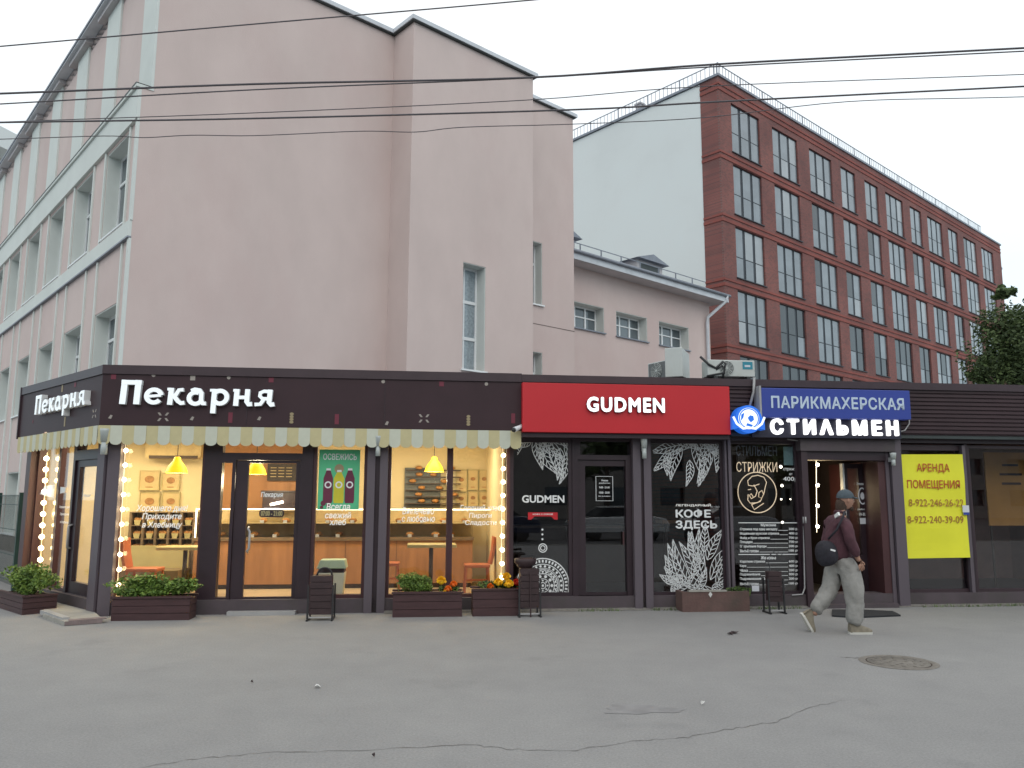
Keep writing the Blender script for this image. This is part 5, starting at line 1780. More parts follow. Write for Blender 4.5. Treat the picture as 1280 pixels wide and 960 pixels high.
# green drinks poster
DP = G - .006
q = bx4(S, 398, 562, 449.5, 637, DP)
m = MB(); m.box(q[0], q[1], DP - .002, DP + .002, q[2], q[3])
ps = fthing(S, 'drinks_poster', 'green poster with three drink bottles on the bakery window', 'poster', q[0], DP, q[2])
m.build('sheet', 'pg', ps)
m = MB(); text_flat(m, 'ОСВЕЖИСЬ', bx4(S, 404, 567, 446, 575, DP - .003), DP - .003, 0, .02); m.build('poster_lettering', 'decal', ps)
for cx, mk, r0 in ((410, 'pmaroon', 6), (423.5, 'pyellow', 6.5), (437, 'pmaroon', 6)):
    m = MB()
    a = S.u(cx - r0, 610, DP); b_ = S.u(cx + r0, 610, DP); zt, zs, zb = S.z(cx, 588 if mk == 'pmaroon' else 590, DP), S.z(cx, 598, DP), S.z(cx, 629, DP)
    mid = (a + b_) / 2
    m.prism([(a + .01, zb), (b_ - .01, zb), (b_, zb + .04), (b_, zs), (mid + .03, zt), (mid - .03, zt), (a, zs), (a, zb + .04)], DP - .0035, DP - .0022)
    m.build('bottle_print', mk, ps)
    m = MB(); zc = S.z(cx, 606, DP); m.prism(circle(mid, zc, .052, 16), DP - .0045, DP - .0037); m.build('label_print', 'decal', ps)
    m = MB(); m.prism(circle(mid, zc, .032, 14), DP - .0055, DP - .0047); m.build('label_print', mk, ps)
    m = MB(); m.prism([(mid - .035, zt), (mid + .035, zt), (mid + .03, zt + .03), (mid - .03, zt + .03)], DP - .0035, DP - .0022); m.build('cap_print', 'decal', ps)
m = MB()
for (x, y, r) in ((404, 629, .04), (410, 632, .03), (402, 634, .025)): m.prism(circle(S.u(x, y, DP), S.z(x, y, DP), r, 10), DP - .0045, DP - .003)
m.build('berry_print', 'pmaroon', ps)
m = MB(); cu_, cz_ = S.uz(424, 586, DP); m.prism(circle(cu_, cz_, .07, 16), DP - .0032, DP - .0021); m.build('lemon_print', 'motif_y', ps)

# ---- coffee shop line drawings
rl = random.Random(3)


def leaf(m, x, z, ang, L, W, lw=.0095, d=DG, clip=None, veins=7):
    ca, sa = math.cos(ang), math.sin(ang)

    def T(a, b): return (x + a * ca - b * sa, z + a * sa + b * ca)
    bend = rl.uniform(-.12, .12) * L
    cen = lambda t: bend * math.sin(t * PI)
    wid = lambda t: W * math.sin(PI * min(1, t ** .75)) * (1 - .25 * t)
    N = 10
    up = [T(L * i / N, cen(i / N) + wid(i / N)) for i in range(N + 1)]
    dn = [T(L * i / N, cen(i / N) - wid(i / N)) for i in range(N + 1)]
    mid = [T(L * i / N, cen(i / N)) for i in range(N + 1)]
    lines = [up, dn, mid]
    for k in range(1, veins):
        t = k / veins
        for sgn_ in (-1, 1):
            t2 = min(1, t + .13)
            lines.append([T(L * t, cen(t)), T(L * (t + .07), cen(t) + sgn_ * wid(t) * .45), T(L * t2, cen(t2) + sgn_ * wid(t2) * .85)])
    for ln in lines:
        seg = []
        for p in ln:
            ok = clip is None or (clip[0] < p[0] < clip[1] and clip[2] < p[1] < clip[3])
            if ok: seg.append(p)
            else:
                if len(seg) > 1: m.ribbon(seg, lw, d)
                seg = []
        if len(seg) > 1: m.ribbon(seg, lw, d)


def gclip(x0, y0, x1, y1): return bx4(S, x0, y0, x1, y1, DG)


# left coffee window, hanging leaves
cl5 = gclip(646, 550.5, 711.5, 743)
m = MB()
for (px, py, ang, L, W) in ((672, 549, -60, .62, .10), (668, 548, -75, .5, .09), (690, 552, -72, .60, .10), (700, 560, -95, .50, .08), (706, 556, -60, .45, .08), (660, 549, -150, .35, .08), (652, 553, -110, .25, .06),
                            (690, 548, -20, .40, .08), (676, 549, -40, .45, .08), (664, 553, -165, .3, .07), (700, 549, -45, .4, .08), (684, 550, -110, .32, .07), (709, 566, -105, .5, .07)):
    u, z = S.uz(px, py, DG); leaf(m, u, z, rad(ang), L, W, clip=cl5)
decal(S, W5, m, 'leaf_drawing', 'decal')
glass_text(S, W5, [('GUDMEN', (652.5, 619, 705.5, 628.5))], 'decal', .03)
# red plaque
q = bx4(S, 660, 640.5, 697, 645.5, DG)
m = MB(); m.box(q[0], q[1], DG - .001, DG + .002, q[2], q[3])
zq = S.z(678, 649.5, DG)
m.prism([(q[0], zq), (q[0] + .05, zq), (q[0] + .1, q[2] - .001), (q[0], q[2] - .001)], DG - .001, DG + .002).prism([(q[1], zq), (q[1], q[2] - .001), (q[1] - .1, q[2] - .001), (q[1] - .05, zq)], DG - .001, DG + .002)
decal(S, W5, m, 'red_plaque', 'red')
glass_text(S, W5, [('КОФЕ С СОБОЙ', (666, 641.5, 691, 643.8))], 'decal', .03, 0, d=DG - .003)
# dotted drops, small medallion and mandala
m = MB()
for py in (662, 668, 674): m.prism(circle(S.u(678, py, DG), S.z(678, py, DG), .016, 8), DG - .001, DG + .001)
cu_, cz_ = S.uz(678.5, 685, DG)
m.ribbon(circle(cu_, cz_, .062, 20), .014, DG, closed=True).ribbon(circle(cu_, cz_, .035, 16), .012, DG, closed=True)
cu_, cz_ = S.uz(678.5, 732, DG)


def clipline(pts, lw):
    seg = []
    for p in pts:
        if cl5[0] < p[0] < cl5[1] and cl5[2] < p[1]: seg.append(p)
        else:
            if len(seg) > 1: m.ribbon(seg, lw, DG)
            seg = []
    if len(seg) > 1: m.ribbon(seg, lw, DG)


for r, lw in ((.045, .012), (.10, .01), (.175, .012), (.235, .010), (.255, .008), (.315, .012), (.40, .016)): clipline(circle(cu_, cz_, r, 60) + [(cu_ + r, cz_)], lw)


def dots(r, n, s, off=0):
    for i in range(n):
        a = 2 * PI * (i + off) / n
        x, z = cu_ + r * math.cos(a), cz_ + r * math.sin(a)
        if cl5[0] + s < x < cl5[1] - s and z - s > cl5[2]: m.prism(circle(x, z, s, 7), DG - .001, DG + .001)


dots(0, 1, .02); dots(.073, 8, .014); dots(.138, 10, .024); dots(.205, 20, .015); dots(.285, 26, .019)
for i in range(44):
    a = 2 * PI * i / 44
    pts = [(cu_ + r * math.cos(a), cz_ + r * math.sin(a)) for r in (.34, .36, .38)]
    clipline(pts, .026)
for i in range(24):
    a = 2 * PI * i / 24
    pts = [(cu_ + (.175 + .055 * abs(math.sin(t * PI))) * math.cos(a + t * PI / 12), cz_ + (.175 + .055 * abs(math.sin(t * PI))) * math.sin(a + t * PI / 12)) for t in [q_ / 6 for q_ in range(7)]]
    clipline(pts, .008)
decal(S, W5, m, 'mandala_drawing', 'decal')
# hours frame on coffee door
q = bx4(S, 745, 595.5, 766, 626, DG)
m = MB(); m.ribbon([(q[0], q[2]), (q[1], q[2]), (q[1], q[3]), (q[0], q[3])], .009, DG, closed=True)
decal(S, D2, m, 'hours_frame', 'decal')
glass_text(S, D2, [('Режим', (752, 599.5, 760, 601.7)), ('работы', (749, 603, 762.5, 605)), ('9:00 - 21:00', (749, 608, 762, 610.5)), ('10:00 - 20:00', (749, 614.5, 762, 617)), ('без выходных', (748, 619.5, 763, 621))], 'decal', .03)
# right coffee window
cl6 = gclip(817.5, 550.5, 907.5, 743)
m = MB()
for (px, py, ang, L, W) in ((850, 556, -165, .50, .09), (842, 562, -135, .50, .085), (852, 560, -110, .55, .09), (866, 553, -75, .62, .09), (880, 555, -100, .68, .10), (890, 560, -115, .62, .09), (896, 553, -70, .40, .09),
                            (860, 550, -20, .45, .08), (880, 549, -30, .45, .08), (845, 551, -20, .4, .07), (900, 556, -100, .45, .08), (836, 566, -95, .36, .07), (872, 551, -150, .42, .08), (862, 575, -100, .42, .07), (884, 551, -60, .3, .06)):
    u, z = S.uz(px, py, DG); leaf(m, u, z, rad(ang), L, W, clip=cl6)
decal(S, W6, m, 'leaf_drawing', 'decal')
m = MB()
for (px, py, ang, L, W) in ((878, 722, 92, .75, .10), (880, 705, 115, .55, .09), (884, 700, 60, .55, .09), (888, 725, 50, .75, .09), (876, 728, 118, .70, .10), (862, 730, 110, .72, .10), (850, 735, 105, .70, .10), (856, 730, 140, .42, .08), (848, 727, 160, .32, .07),
                            (836, 722, 100, .35, .06), (868, 738, 60, .4, .08), (890, 735, 25, .28, .06), (872, 700, 100, .45, .08), (896, 732, 70, .6, .08), (840, 735, -60, .18, .05), (845, 728, -100, .26, .06), (880, 690, 85, .45, .08), (846, 738, 40, .4, .07), (866, 720, 75, .4, .07), (892, 738, 170, .5, .06), (832, 728, 20, .3, .05)):
    u, z = S.uz(px, py, DG); leaf(m, u, z, rad(ang), L, W, clip=cl6)
decal(S, W6, m, 'plant_drawing', 'decal')
glass_text(S, W6, [('ЛЕГЕНДАРНЫЙ', (844.5, 629.5, 888.5, 633.5))], 'decal_soft', .02)
ob = glass_text(S, W6, [('КОФЕ', (844.5, 636.5, 888.5, 647.5)), ('ЗДЕСЬ', (844.5, 650.5, 896.5, 662.5))], 'decal', .034, d=DG - .002)

# ---- barber window: dark boards, neon, price list
q = bx4(S, 918, 552, 973, 577, DG)
nb_ = fthing(S, 'barber_neon', 'neon outline drawing of a head in a circle with the word СТРИЖКИ in the barber window', 'neon sign', q[0], G + .08, q[2])
NY = G + .06
for s_, b4, mk in (('СТИЛЬМЕН', (920, 557, 971, 570), 'neonoff'), ('СТРИЖКИ', (920.5, 577.5, 971.5, 590), 'leddim')):
    m = MB(); text_flat(m, s_, bx4(S, *b4, NY), NY, 0, 0); m.build('neon_lettering', mk, nb_)
cu_, cz_ = S.uz(946.5, 615.5, NY)
m = MB()
ring = [(x, NY, z) for x, z in circle(cu_, cz_, .318, 40)] ; ring.append(ring[0])
m.tube(ring, .008, 6)
for ln in ([(-.14, .11), (-.15, .18), (-.08, .25), (.02, .27), (.12, .24), (.16, .16), (.13, .06), (.11, -.02), (.07, -.09), (.02, -.07), (.03, .0), (.08, .03), (.10, -.02)],
           [(-.14, .11), (-.06, .10), (.04, .13)], [(-.15, .04), (-.10, .05)], [(-.05, .12), (.0, .02), (-.03, -.06), (-.1, -.1), (-.13, -.05), (-.10, -.02), (-.07, -.07)],
           [(-.15, -.03), (-.16, -.12), (-.12, -.17), (.0, -.16), (.06, -.12), (.07, -.09)], [(-.10, -.19), (-.06, -.27), (.10, -.17)], [(-.10, -.19), (.05, -.14)]):
    m.tube([(cu_ + a, NY, cz_ + b) for a, b in ln], .007, 6)
m.build('neon_tube', 'leddim', nb_)
q = bx4(S, 979.5, 558.5, 996.5, 581.5, G + .03)
t = fthing(S, 'paper_notice', 'pale green paper taped inside the barber window', 'notice', q[0], G + .03, q[2])
MB().box(q[0], q[1], G + .028, G + .033, q[2], q[3]).build('sheet', 'palegreen', t)
glass_text(S, W7, [('стрижка', (979, 585, 998, 589)), ('от', (986.5, 591.5, 990.5, 594)), ('400р', (979, 596, 998, 602.5))], 'decal', .02)
# small glowing balls stand in for light reflections in the barber glass
pt = fthing(S, 'light_reflections', 'small white glowing points standing in for light reflections in the barber window', 'string lights', S.u(985, 600, 1.2), 1.2, .06)
for (x, y, r) in ((976, 583.5, .026), (1000, 582, .02), (977.5, 607, .024), (1001, 606.5, .014), (976.5, 624, .016), (988, 624, .012), (993, 624, .02), (1002, 631, .018), (978, 653, .022)):
    u, z = S.uz(x, y, 1.2); MB().ball((u, 1.2, z), r, 8, 5).build('bulb', 'bulbw', pt)
m = MB()
for y in (653.5, 693): q = bx4(S, 923, y - .5, 997, y + .5, DG); m.box(q[0], q[1], DG - .001, DG, q[2], q[3])
decal(S, W7, m, 'price_list_rule', 'decal')
pl = [('Мужские', None, 656.5), ('Стрижка под одну насадку', '300 р', 661.5), ('Модельная мужская стрижка', '400 р', 667), ('Фейд и Кроп стрижки', '700 р', 672.5), ('Площадка', '700 р', 677.5), ('Оформление бороды', '300 р', 683), ('Мытьё головы', '100 р', 688.5),
      ('Женские', None, 697), ('Короткие стрижки', '600 р', 702), ('Каре', '400 р', 707.5), ('Чёлка', '200 р', 713), ('Подравнивание', '300 р', 718), ('Подравнивание чёлки', '200 р', 723.5), ('Мытьё головы', '100 р', 729.5)]
lines = []
for s_, pr_, y in pl:
    if pr_ is None: lines.append((s_, (951, y - 2, 970, y + 2.2))); continue
    wpx = len(s_) * 1.95
    lines.append((s_, (925, y - 1.9, 925 + wpx, y + 2.1)))
    lines.append((pr_, (986, y - 1.8, 997, y + 1.8)))
glass_text(S, W7, lines, 'decal', .03, name='price_list_lettering')
m = MB()
for s_, pr_, y in pl:
    if pr_: q = bx4(S, 926 + len(s_) * 1.95, y + 1.2, 985, y + 1.7, DG); m.box(q[0], q[1], DG - .001, DG, q[2], q[3])
decal(S, W7, m, 'price_list_leader', 'decal')
q = bx4(S, 940, 732, 949, 744, DG); m = MB().box(q[0], q[1], DG - .002, DG, q[2], q[3]); decal(S, W7, m, 'white_sticker', 'paper')
# markings on the open barber door
q = 0
for s_, b4 in (('Режим', (1071, 603, 1082, 606.5)), ('работы', (1072, 635.5, 1083, 638)), ('10-20', (1074, 641, 1082, 644.5))):
    m = MB(); text_flat(m, s_, bx4(S, *b4, .49), .49, 0, .03); sp(S, m, 'door_lettering', 'decal', od)
m = MB(); q = bx4(S, 1075, 647.5, 1087, 655, .49); m.box(q[0], q[1], .488, .4905, q[2], q[3]); sp(S, m, 'door_sticker', 'paper', od)
m = MB(); cu_, cz_ = S.uz(1078, 620, .49); m.ribbon(circle(cu_, cz_, .13, 20, ex=.5), .02, .49, closed=True).prism(circle(cu_, cz_, .06, 12, ex=.6), .489, .491); sp(S, m, 'door_emblem', 'paper', od)

# ---- yellow rental poster
YD = .03
ua0, za1 = S.uz(1128.5, 568, YD); ub0 = S.u(1203, 568, YD); za0 = S.z(1170, 698, YD)
yp = fthing(S, 'yellow_poster', 'large yellow rental poster with brown lettering on the window right of the barber', 'poster', ua0, YD, za0)
ul, ur = S.u(1134, 697, YD), S.u(1210, 697, YD)
ua0 = r1 + .012; ur = v1 - .065
m = MB(); nxy, nz_ = 8, 14
for i in range(nxy):
    for j in range(nz_):
        def P(i_, j_):
            s_, t_ = i_ / nxy, j_ / nz_
            return (ua0 + (ur - ua0) * s_, YD + .006 * math.sin(s_ * 5 + t_ * 7) + .004 * math.sin(t_ * 15), za0 + (za1 - za0) * t_ + (.012 * s_))
        m.face([P(i, j), P(i + 1, j), P(i + 1, j + 1), P(i, j + 1)], 0, True)
m.build('sheet', 'yellow', yp)
YT = YD - .014
m = MB()
text_flat(m, 'АРЕНДА', bx4(S, 1146, 579.5, 1187, 591.5, YT), YT, 0, .014)
m.build('poster_lettering', 'posterinkred', yp); m = MB()
text_flat(m, 'ПОМЕЩЕНИЯ', bx4(S, 1134, 600, 1200, 612.5, YT), YT, 0, .014)
m.build('poster_lettering', 'posterinkred', yp)
m = MB()
text_flat(m, '8-922-246-26-22', bx4(S, 1136, 624, 1204.5, 633, YT), YT, 0, .006)
m.build('poster_numbers', 'posterink', yp); m = MB()
text_flat(m, '8-922-240-39-09', bx4(S, 1134.5, 645, 1204.5, 654, YT), YT, 0, .006)
m.build('poster_numbers', 'posterink', yp)

# =================================================================== OVERHEAD CABLES
cg = 'overhead cables across the street'


def wire(pix, D, r, label, sag=True):
    pts = [at_depth(x, y, D) for x, y in pix]
    # extend beyond both edges of the view
    a = pts[0] + (pts[0] - pts[1]).normalized() * 6; b = pts[-1] + (pts[-1] - pts[-2]).normalized() * 6
    P = [a] + pts + [b]
    # smooth
    out = []
    for i in range(len(P) - 1):
        p0, p1, p2, p3 = P[max(i - 1, 0)], P[i], P[i + 1], P[min(i + 2, len(P) - 1)]
        for k in range(6):
            t = k / 6
            out.append(.5 * ((2 * p1) + (p2 - p0) * t + (2 * p0 - 5 * p1 + 4 * p2 - p3) * t * t + (3 * p1 - p0 - 3 * p2 + p3) * t ** 3))
    out.append(P[-1])
    o = MB().tube(out, r, 6).build('overhead_cable', 'wire')
    tag(o, label, 'cable', cg)


wire([(0, 58), (330, 29), (665, 0), (900, -24)], 9.0, .008, 'thin cable crossing the top left sky highest of all the cables')
wire([(0, 117), (320, 105), (660, 97), (900, 80), (1280, 60)], 8.0, .011, 'thick cable, second from the top, rising to the right corner')
wire([(0, 130), (320, 112), (650, 98), (900, 83), (1280, 64)], 8.4, .0075, 'thinner cable running just beneath the thick upper one')
wire([(0, 153), (320, 148), (720, 137), (900, 127), (1280, 108)], 7.6, .009, 'dark straight cable over the brick block corner')
wire([(0, 152.5), (320, 141), (660, 125), (880, 108), (1280, 93)], 9.2, .0055, 'thin faint cable meeting the dark straight one at the left edge')
wire([(0, 174), (130, 170), (180, 172), (240, 169), (320, 169.5), (450, 164), (520, 165), (580, 159), (720, 155), (880, 147), (1060, 127), (1280, 121)], 8.8, .005, 'thin wavy cable, lowest of all the cables')

# =================================================================== ROOF EQUIPMENT
def ac_unit(fr, u, y, z, w_, h, dp, rz, label, face=True, badge=True, dark=False):
    t = thing('air_conditioner', label, 'air conditioner', fr.w(u, y, z), fr.a + rz, 'outdoor air conditioner units on the roof')
    MB().box(0, w_, 0, dp, .06, h).build('casing', 'ac_white', t, bevel=.012)
    for sx in (.1, w_ - .16): MB().box(sx, sx + .06, -.03, dp + .03, 0, .058).build('foot', 'cable', t)
    if face:
        m = MB(); cx, cz_, R = w_ * .40, .06 + (h - .06) * .5, (h - .06) * .44
        m.prism(circle(cx, cz_, R, 28), -.006, -.002)
        m.build('fan_opening', 'ac_dark', t)
        m = MB()
        for k in range(1, 6): 
            q = [(x, -.012, z_) for x, z_ in circle(cx, cz_, R * k / 5.2, 24)]; q.append(q[0]); m.tube(q, .004, 4, cap=False)
        for k in range(10):
            a = 2 * PI * k / 10; m.bar((cx, -.012, cz_), (cx + R * math.cos(a), -.012, cz_ + R * math.sin(a)), .006)
        m.prism(circle(cx, cz_, R * .14, 12), -.02, -.013, 1)
        m.build('grille', ['ac_white', 'ac_white'], t)
    if dark: MB().box(.02, w_ - .02, -.0015, -.0005, .08, h - .02).build('rear_grille', 'ac_dark', t)
    if badge:
        MB().box(w_ * .74, w_ * .95, -.005, -.001, h * .55, h * .92).build('energy_label', 'ac_label', t)
        MB().box(w_ * .78, w_ * .9, -.008, -.006, h * .66, h * .76).build('label_print', 'paper', t)
    return t


zr = 3.40


def roofpt(x, d):  # u at depth d
    return S.u(x, 470, d)


AD = .9
u0_, u1_ = roofpt(885, AD), roofpt(944, AD)
zb_ = S.z(915, 475, AD); h_ = S.z(915, 450, AD) - zb_
rk = fthing(S, 'roof_rack', 'low metal rack carrying the air conditioners on the pavilion roof', 'rack', roofpt(820, AD), AD, 3.40)
MB().box(roofpt(820, AD) - .1, u1_ + .1, AD - .05, AD + .55, zb_ - .06, zb_ - .002).build('rail', 'trim', rk)
for x in (roofpt(820, AD), (u0_ + u1_) / 2 - .8, u1_): MB().box(x - .03, x + .03, AD, AD + .4, 3.402, zb_ - .061).build('leg', 'trim', rk)
ac_unit(S, u0_, AD, zb_, u1_ - u0_, h_, .3, 0, 'white air conditioner with round fan grille and blue label on the roof above the emblem')
# pair seen edge-on
ub = roofpt(856, AD)
hh = S.z(840, 432, AD) - zb_
ac_unit(S, ub, AD + .1, zb_, .75, hh, .30, rad(62), 'taller white air conditioner seen edge on above the right end of the red sign', face=False, badge=False)
ac_unit(S, roofpt(808, AD + .9) + .0, AD + .8, zb_, .60, hh * .68, .30, rad(-66), 'grey backed air conditioner turned away, leftmost on the roof', face=True, badge=False, dark=True)
m = MB()
m.tube([S.w(ub + .30, AD + .05, zb_ + hh * .7), S.w(ub + .42, AD - .02, zb_ + hh * .45), S.w(ub + .55, AD, zb_ + hh * .35), S.w(ub + .68, AD, zb_ + hh * .55), S.w(ub + .72, AD, zb_ + hh * .5), S.w(ub + .66, AD, zb_ + .02)], .022, 8)
m.tube([S.w(ub + .55, AD, zb_ + hh * .30), S.w(ub + .66, AD - .02, zb_ + hh * .42), S.w(ub + .70, AD - .02, zb_ + .12), S.w(u0_ - .02, AD, zb_ + .06)], .016, 8)
tag(m.build('refrigerant_hose', 'cable'), 'black insulated hoses arching between the roof air conditioners', 'hose')

# =================================================================== PLANTERS AND PLANTS
pg_ = 'brown board planters along the shop front'


def planter(fr, name, label, u0, u1, y0, y1, z0, z1, group=pg_, taper=.0, mk='wood_dark', boards=3):
    t = fthing(fr, name, label, 'planter', (u0 + u1) / 2, y0, z0, group)
    n = boards
    for k in range(n):
        a = z0 + (z1 - z0) * k / n; b = z0 + (z1 - z0) * (k + 1) / n - .006
        j = random.uniform(-.003, .003)
        MB().box(u0, u1, y0 + j, y0 + .025 + j, a, b).build('board', mk, t)
        MB().box(u0, u1, y1 - .025, y1, a, b).build('board', mk, t)
        MB().box(u0 - .002, u0 + .025, y0 + .03, y1 - .03, a, b).build('board', mk, t)
        MB().box(u1 - .025, u1 + .002, y0 + .03, y1 - .03, a, b).build('board', mk, t)
    MB().box(u0 - .02, u1 + .02, y0 - .02, y0 + .03, z1, z1 + .025).box(u0 - .02, u1 + .02, y1 - .03, y1 + .02, z1, z1 + .025).build('rim', mk, t)
    MB().box(u0 + .027, u1 - .027, y0 + .03, y1 - .03, z0 + .02, z1 - .03).build('soil', 'soil', t)
    return t


def bush(fr, name, label, u, y, z, ru_, ry_, rz_, n, size, mats=('leaf', 'leaf2'), clumps=18, group=None, seed=1, stems=True):
    rnd = random.Random(seed)
    t = fthing(fr, name, label, 'plant', u, y, z, group)
    m = leaf_cloud(n, (u, y, z + rz_ * .8), (ru_, ry_, rz_), size, rnd, clumps=clumps)
    m.build('foliage', list(mats), t)
    m = MB()
    for k in range(14):
        a = rnd.uniform(-.8, .8)
        m.tube([(u + a * ru_ * .8, y + rnd.uniform(-.5, .5) * ry_, z - .06), (u + a * ru_ + rnd.uniform(-.04, .04), y + rnd.uniform(-.5, .5) * ry_, z + rz_ * rnd.uniform(.8, 1.5))], .005, 5)
    m.build('stems', 'leaf', t)
    return t


# planter left of the bakery front (x 138-238)
py0, py1 = -.47, -.13
ub0, ub1 = S.u(139.5, 760, py0), S.u(237, 760, py0)
zt_ = S.z(190, 748, py0)
planter(S, 'planter', 'long dark brown planter full of green leaves under the left bakery window', ub0, ub1, py0, py1, .0, zt_)
bush(S, 'leafy_plant', 'bushy green plants filling the long planter under the left bakery window', (ub0 + ub1) / 2, -.3, zt_, .66, .22, .19, 5200, .03, clumps=40, seed=3)
# far left planter
f0 = ground(27, 769)
FL = Frame(f0[:2], -43)
t = thing('planter', 'dark brown box planter at the far left corner outside the side window', 'planter', (f0[0], f0[1], 0), FL.a, pg_)
SH[t.name] = (0, 0, 0)
zq = .24
for k in range(3):
    a, b = zq * k / 3, zq * (k + 1) / 3 - .006
    MB().box(-1.1, .0, 0, .025, a, b).build('board', 'wood_dark', t)
    MB().box(-.025, .0, .026, .42, a, b).build('board', 'wood_dark', t)
    MB().box(-1.1, -1.075, .026, .42, a, b).build('board', 'wood_dark', t)
    MB().box(-1.1, .0, .421, .445, a, b).build('board', 'wood_dark', t)
MB().box(-1.07, -.03, .03, .41, .02, zq - .02).build('soil', 'soil', t)
MB().box(-1.12, .02, -.02, .025, zq, zq + .025).box(-.02, .022, .026, .45, zq, zq + .025).build('rim', 'wood_dark', t)
bush(FL, 'leafy_plant', 'tall bushy green plants in the box planter at the far left corner', -.55, .22, zq, .62, .3, .26, 4600, .03, clumps=34, seed=5)
# planter right of the pillar
pa0, pa1 = S.u(491, 755, py0), S.u(577.5, 755, py0)
zt_ = S.z(535, 742, py0)
planter(S, 'planter', 'dark brown planter with a green bush and orange flowers right of the bakery pillar', pa0, pa1, py0, py1, 0, zt_)
bush(S, 'leafy_plant', 'dense round light green bush in the planter right of the bakery pillar', S.u(519, 728, -.3), -.3, zt_, .34, .17, .17, 5200, .017, ('leaf', 'leaf2'), 30, seed=7)
bush(S, 'leafy_plant', 'small dark flower foliage at the right end of the planter right of the pillar', S.u(560, 735, -.3), -.3, zt_, .18, .13, .06, 700, .02, ('leaf', 'leafdark'), 10, seed=8)
pb0, pb1 = S.u(591, 755, py0), S.u(650, 755, py0)
zt2 = S.z(620, 738, py0)
planter(S, 'planter', 'dark brown planter with yellow and orange flowers beside the coffee shop window', pb0, pb1, py0, py1, 0, zt2)
bush(S, 'leafy_plant', 'dark green flower foliage in the planter beside the coffee shop window', S.u(624, 733, -.3), -.3, zt2, .36, .14, .08, 1300, .02, ('leaf', 'leafdark'), 16, seed=9)


def marigold(px, py, d, r, mk, label):
    u, z = S.uz(px, py, d)
    t = fthing(S, 'marigold', label, 'flower', u, d, z - r, 'marigolds in the planters')
    rnd = random.Random(int(px * 7 + py))
    m = MB()
    for k in range(70):
        a = rnd.uniform(0, 2 * PI); e = rnd.uniform(-.1, 1) * PI / 2
        dr = Vector((math.cos(a) * math.cos(e), math.sin(a) * math.cos(e), math.sin(e)))
        s_ = dr.cross(Vector((rnd.gauss(0, 1), rnd.gauss(0, 1), rnd.gauss(0, 1)))).normalized()
        p = Vector((u, d, z)) + dr * r * .45
        m.face([p - s_ * r * .1, p + dr * r * .3 - s_ * r * .3, p + dr * r * .55 + s_ * r * .02, p + dr * r * .3 + s_ * r * .3])
    m.ball((u, d, z), r * .55, 8, 6)
    m.build('petals', mk, t)
    MB().tube([(u, d, z - r * .4), (u + .01, d + .02, z - r - .12)], .006, 5).build('stem', 'leaf', t)


for a in ((551.5, 727, -.38, .08, 'petal_y', 'single yellow marigold rising highest in the planter right of the pillar'),
          (560, 737, -.42, .06, 'petal_o', 'orange marigold below the yellow one in the planter right of the pillar'),
          (567, 731, -.36, .06, 'petal_o', 'orange marigold rightmost in the planter right of the pillar'),
          (556, 740, -.45, .028, 'petal_y', 'tiny pale marigold bud low in the planter right of the pillar'),
          (633, 722, -.38, .075, 'petal_y', 'yellow marigold, topmost in the planter beside the coffee window'),
          (623, 729, -.40, .075, 'petal_y', 'yellow marigold, leftmost big bloom beside the coffee window'),
          (636, 731, -.43, .08, 'petal_y', 'large yellow marigold in the middle beside the coffee window'),
          (613, 734, -.36, .06, 'petal_o', 'dull orange marigold at the left of the planter beside the coffee window'),
          (646, 729, -.38, .07, 'petal_r', 'red orange marigold next to the dark bin by the coffee window'),
          (647, 738, -.42, .04, 'petal_r', 'low red marigold touching the dark bin by the coffee window')):
    marigold(*a)
# low concrete box planter in front of the coffee window
k0, k1 = S.u(853, 750, -.3), S.u(937, 750, -.3)
zk = S.z(900, 738, -.3)
t = fthing(S, 'concrete_planter', 'low brown stained concrete planter below the leaf drawing of the coffee window', 'planter', k0, -.3, 0)
MB().wall(k0, k1, 0, zk - .02, -.3, -.24, []).build('front_wall', 'concbrown', t)
MB().box(k0, k0 + .06, -.239, .02, 0, zk - .02).build('side_wall', 'concbrown', t); MB().box(k1 - .06, k1, -.239, .02, 0, zk - .02).build('side_wall', 'concbrown', t)
MB().box(k0 + .1, k1 - .35, -.31, -.235, zk - .018, zk + .004).build('pale_coping', 'concrete', t)
MB().box(k0 + .061, k1 - .061, -.238, .015, .0, zk - .05).build('soil', 'soil', t)
m = MB(); cx, czz = S.uz(888, 743, -.302); m.prism([(cx, czz + .045), (cx + .03, czz), (cx, czz - .045), (cx - .03, czz)], -.304, -.301); m.build('pale_mark', 'litter', t)
bush(S, 'low_weeds', 'thin dry weeds at the right end of the low concrete planter', S.u(925, 738, -.15), -.15, zk - .05, .25, .08, .05, 500, .016, ('leafdark', 'leaf'), 12, seed=12)
# weeds and dirt along the foot of the wall
rw = random.Random(6)
for (xa, xb) in ((722, 775), (812, 850), (935, 1000), (1150, 1280)):
    m = MB(); a, b = S.u(xa, 758, -.03), S.u(xb, 758, -.03)
    for k in range(int((b - a) * 170)):
        x = rw.uniform(a, b); y = rw.uniform(-.12, .02); h = rw.uniform(.01, .055); dx = rw.uniform(-.02, .02)
        p = S.w(x, y, 0)
        m.face([(p[0] - .006, p[1], 0), (p[0] + .006, p[1], 0), (p[0] + dx, p[1] + rw.uniform(-.02, .02), h)], rw.randrange(2))
    tag(m.build('weeds', ['leafdark', 'leafdark2']), 'thin weeds in the joint between pavement and shop plinth', 'weeds', kind='stuff')
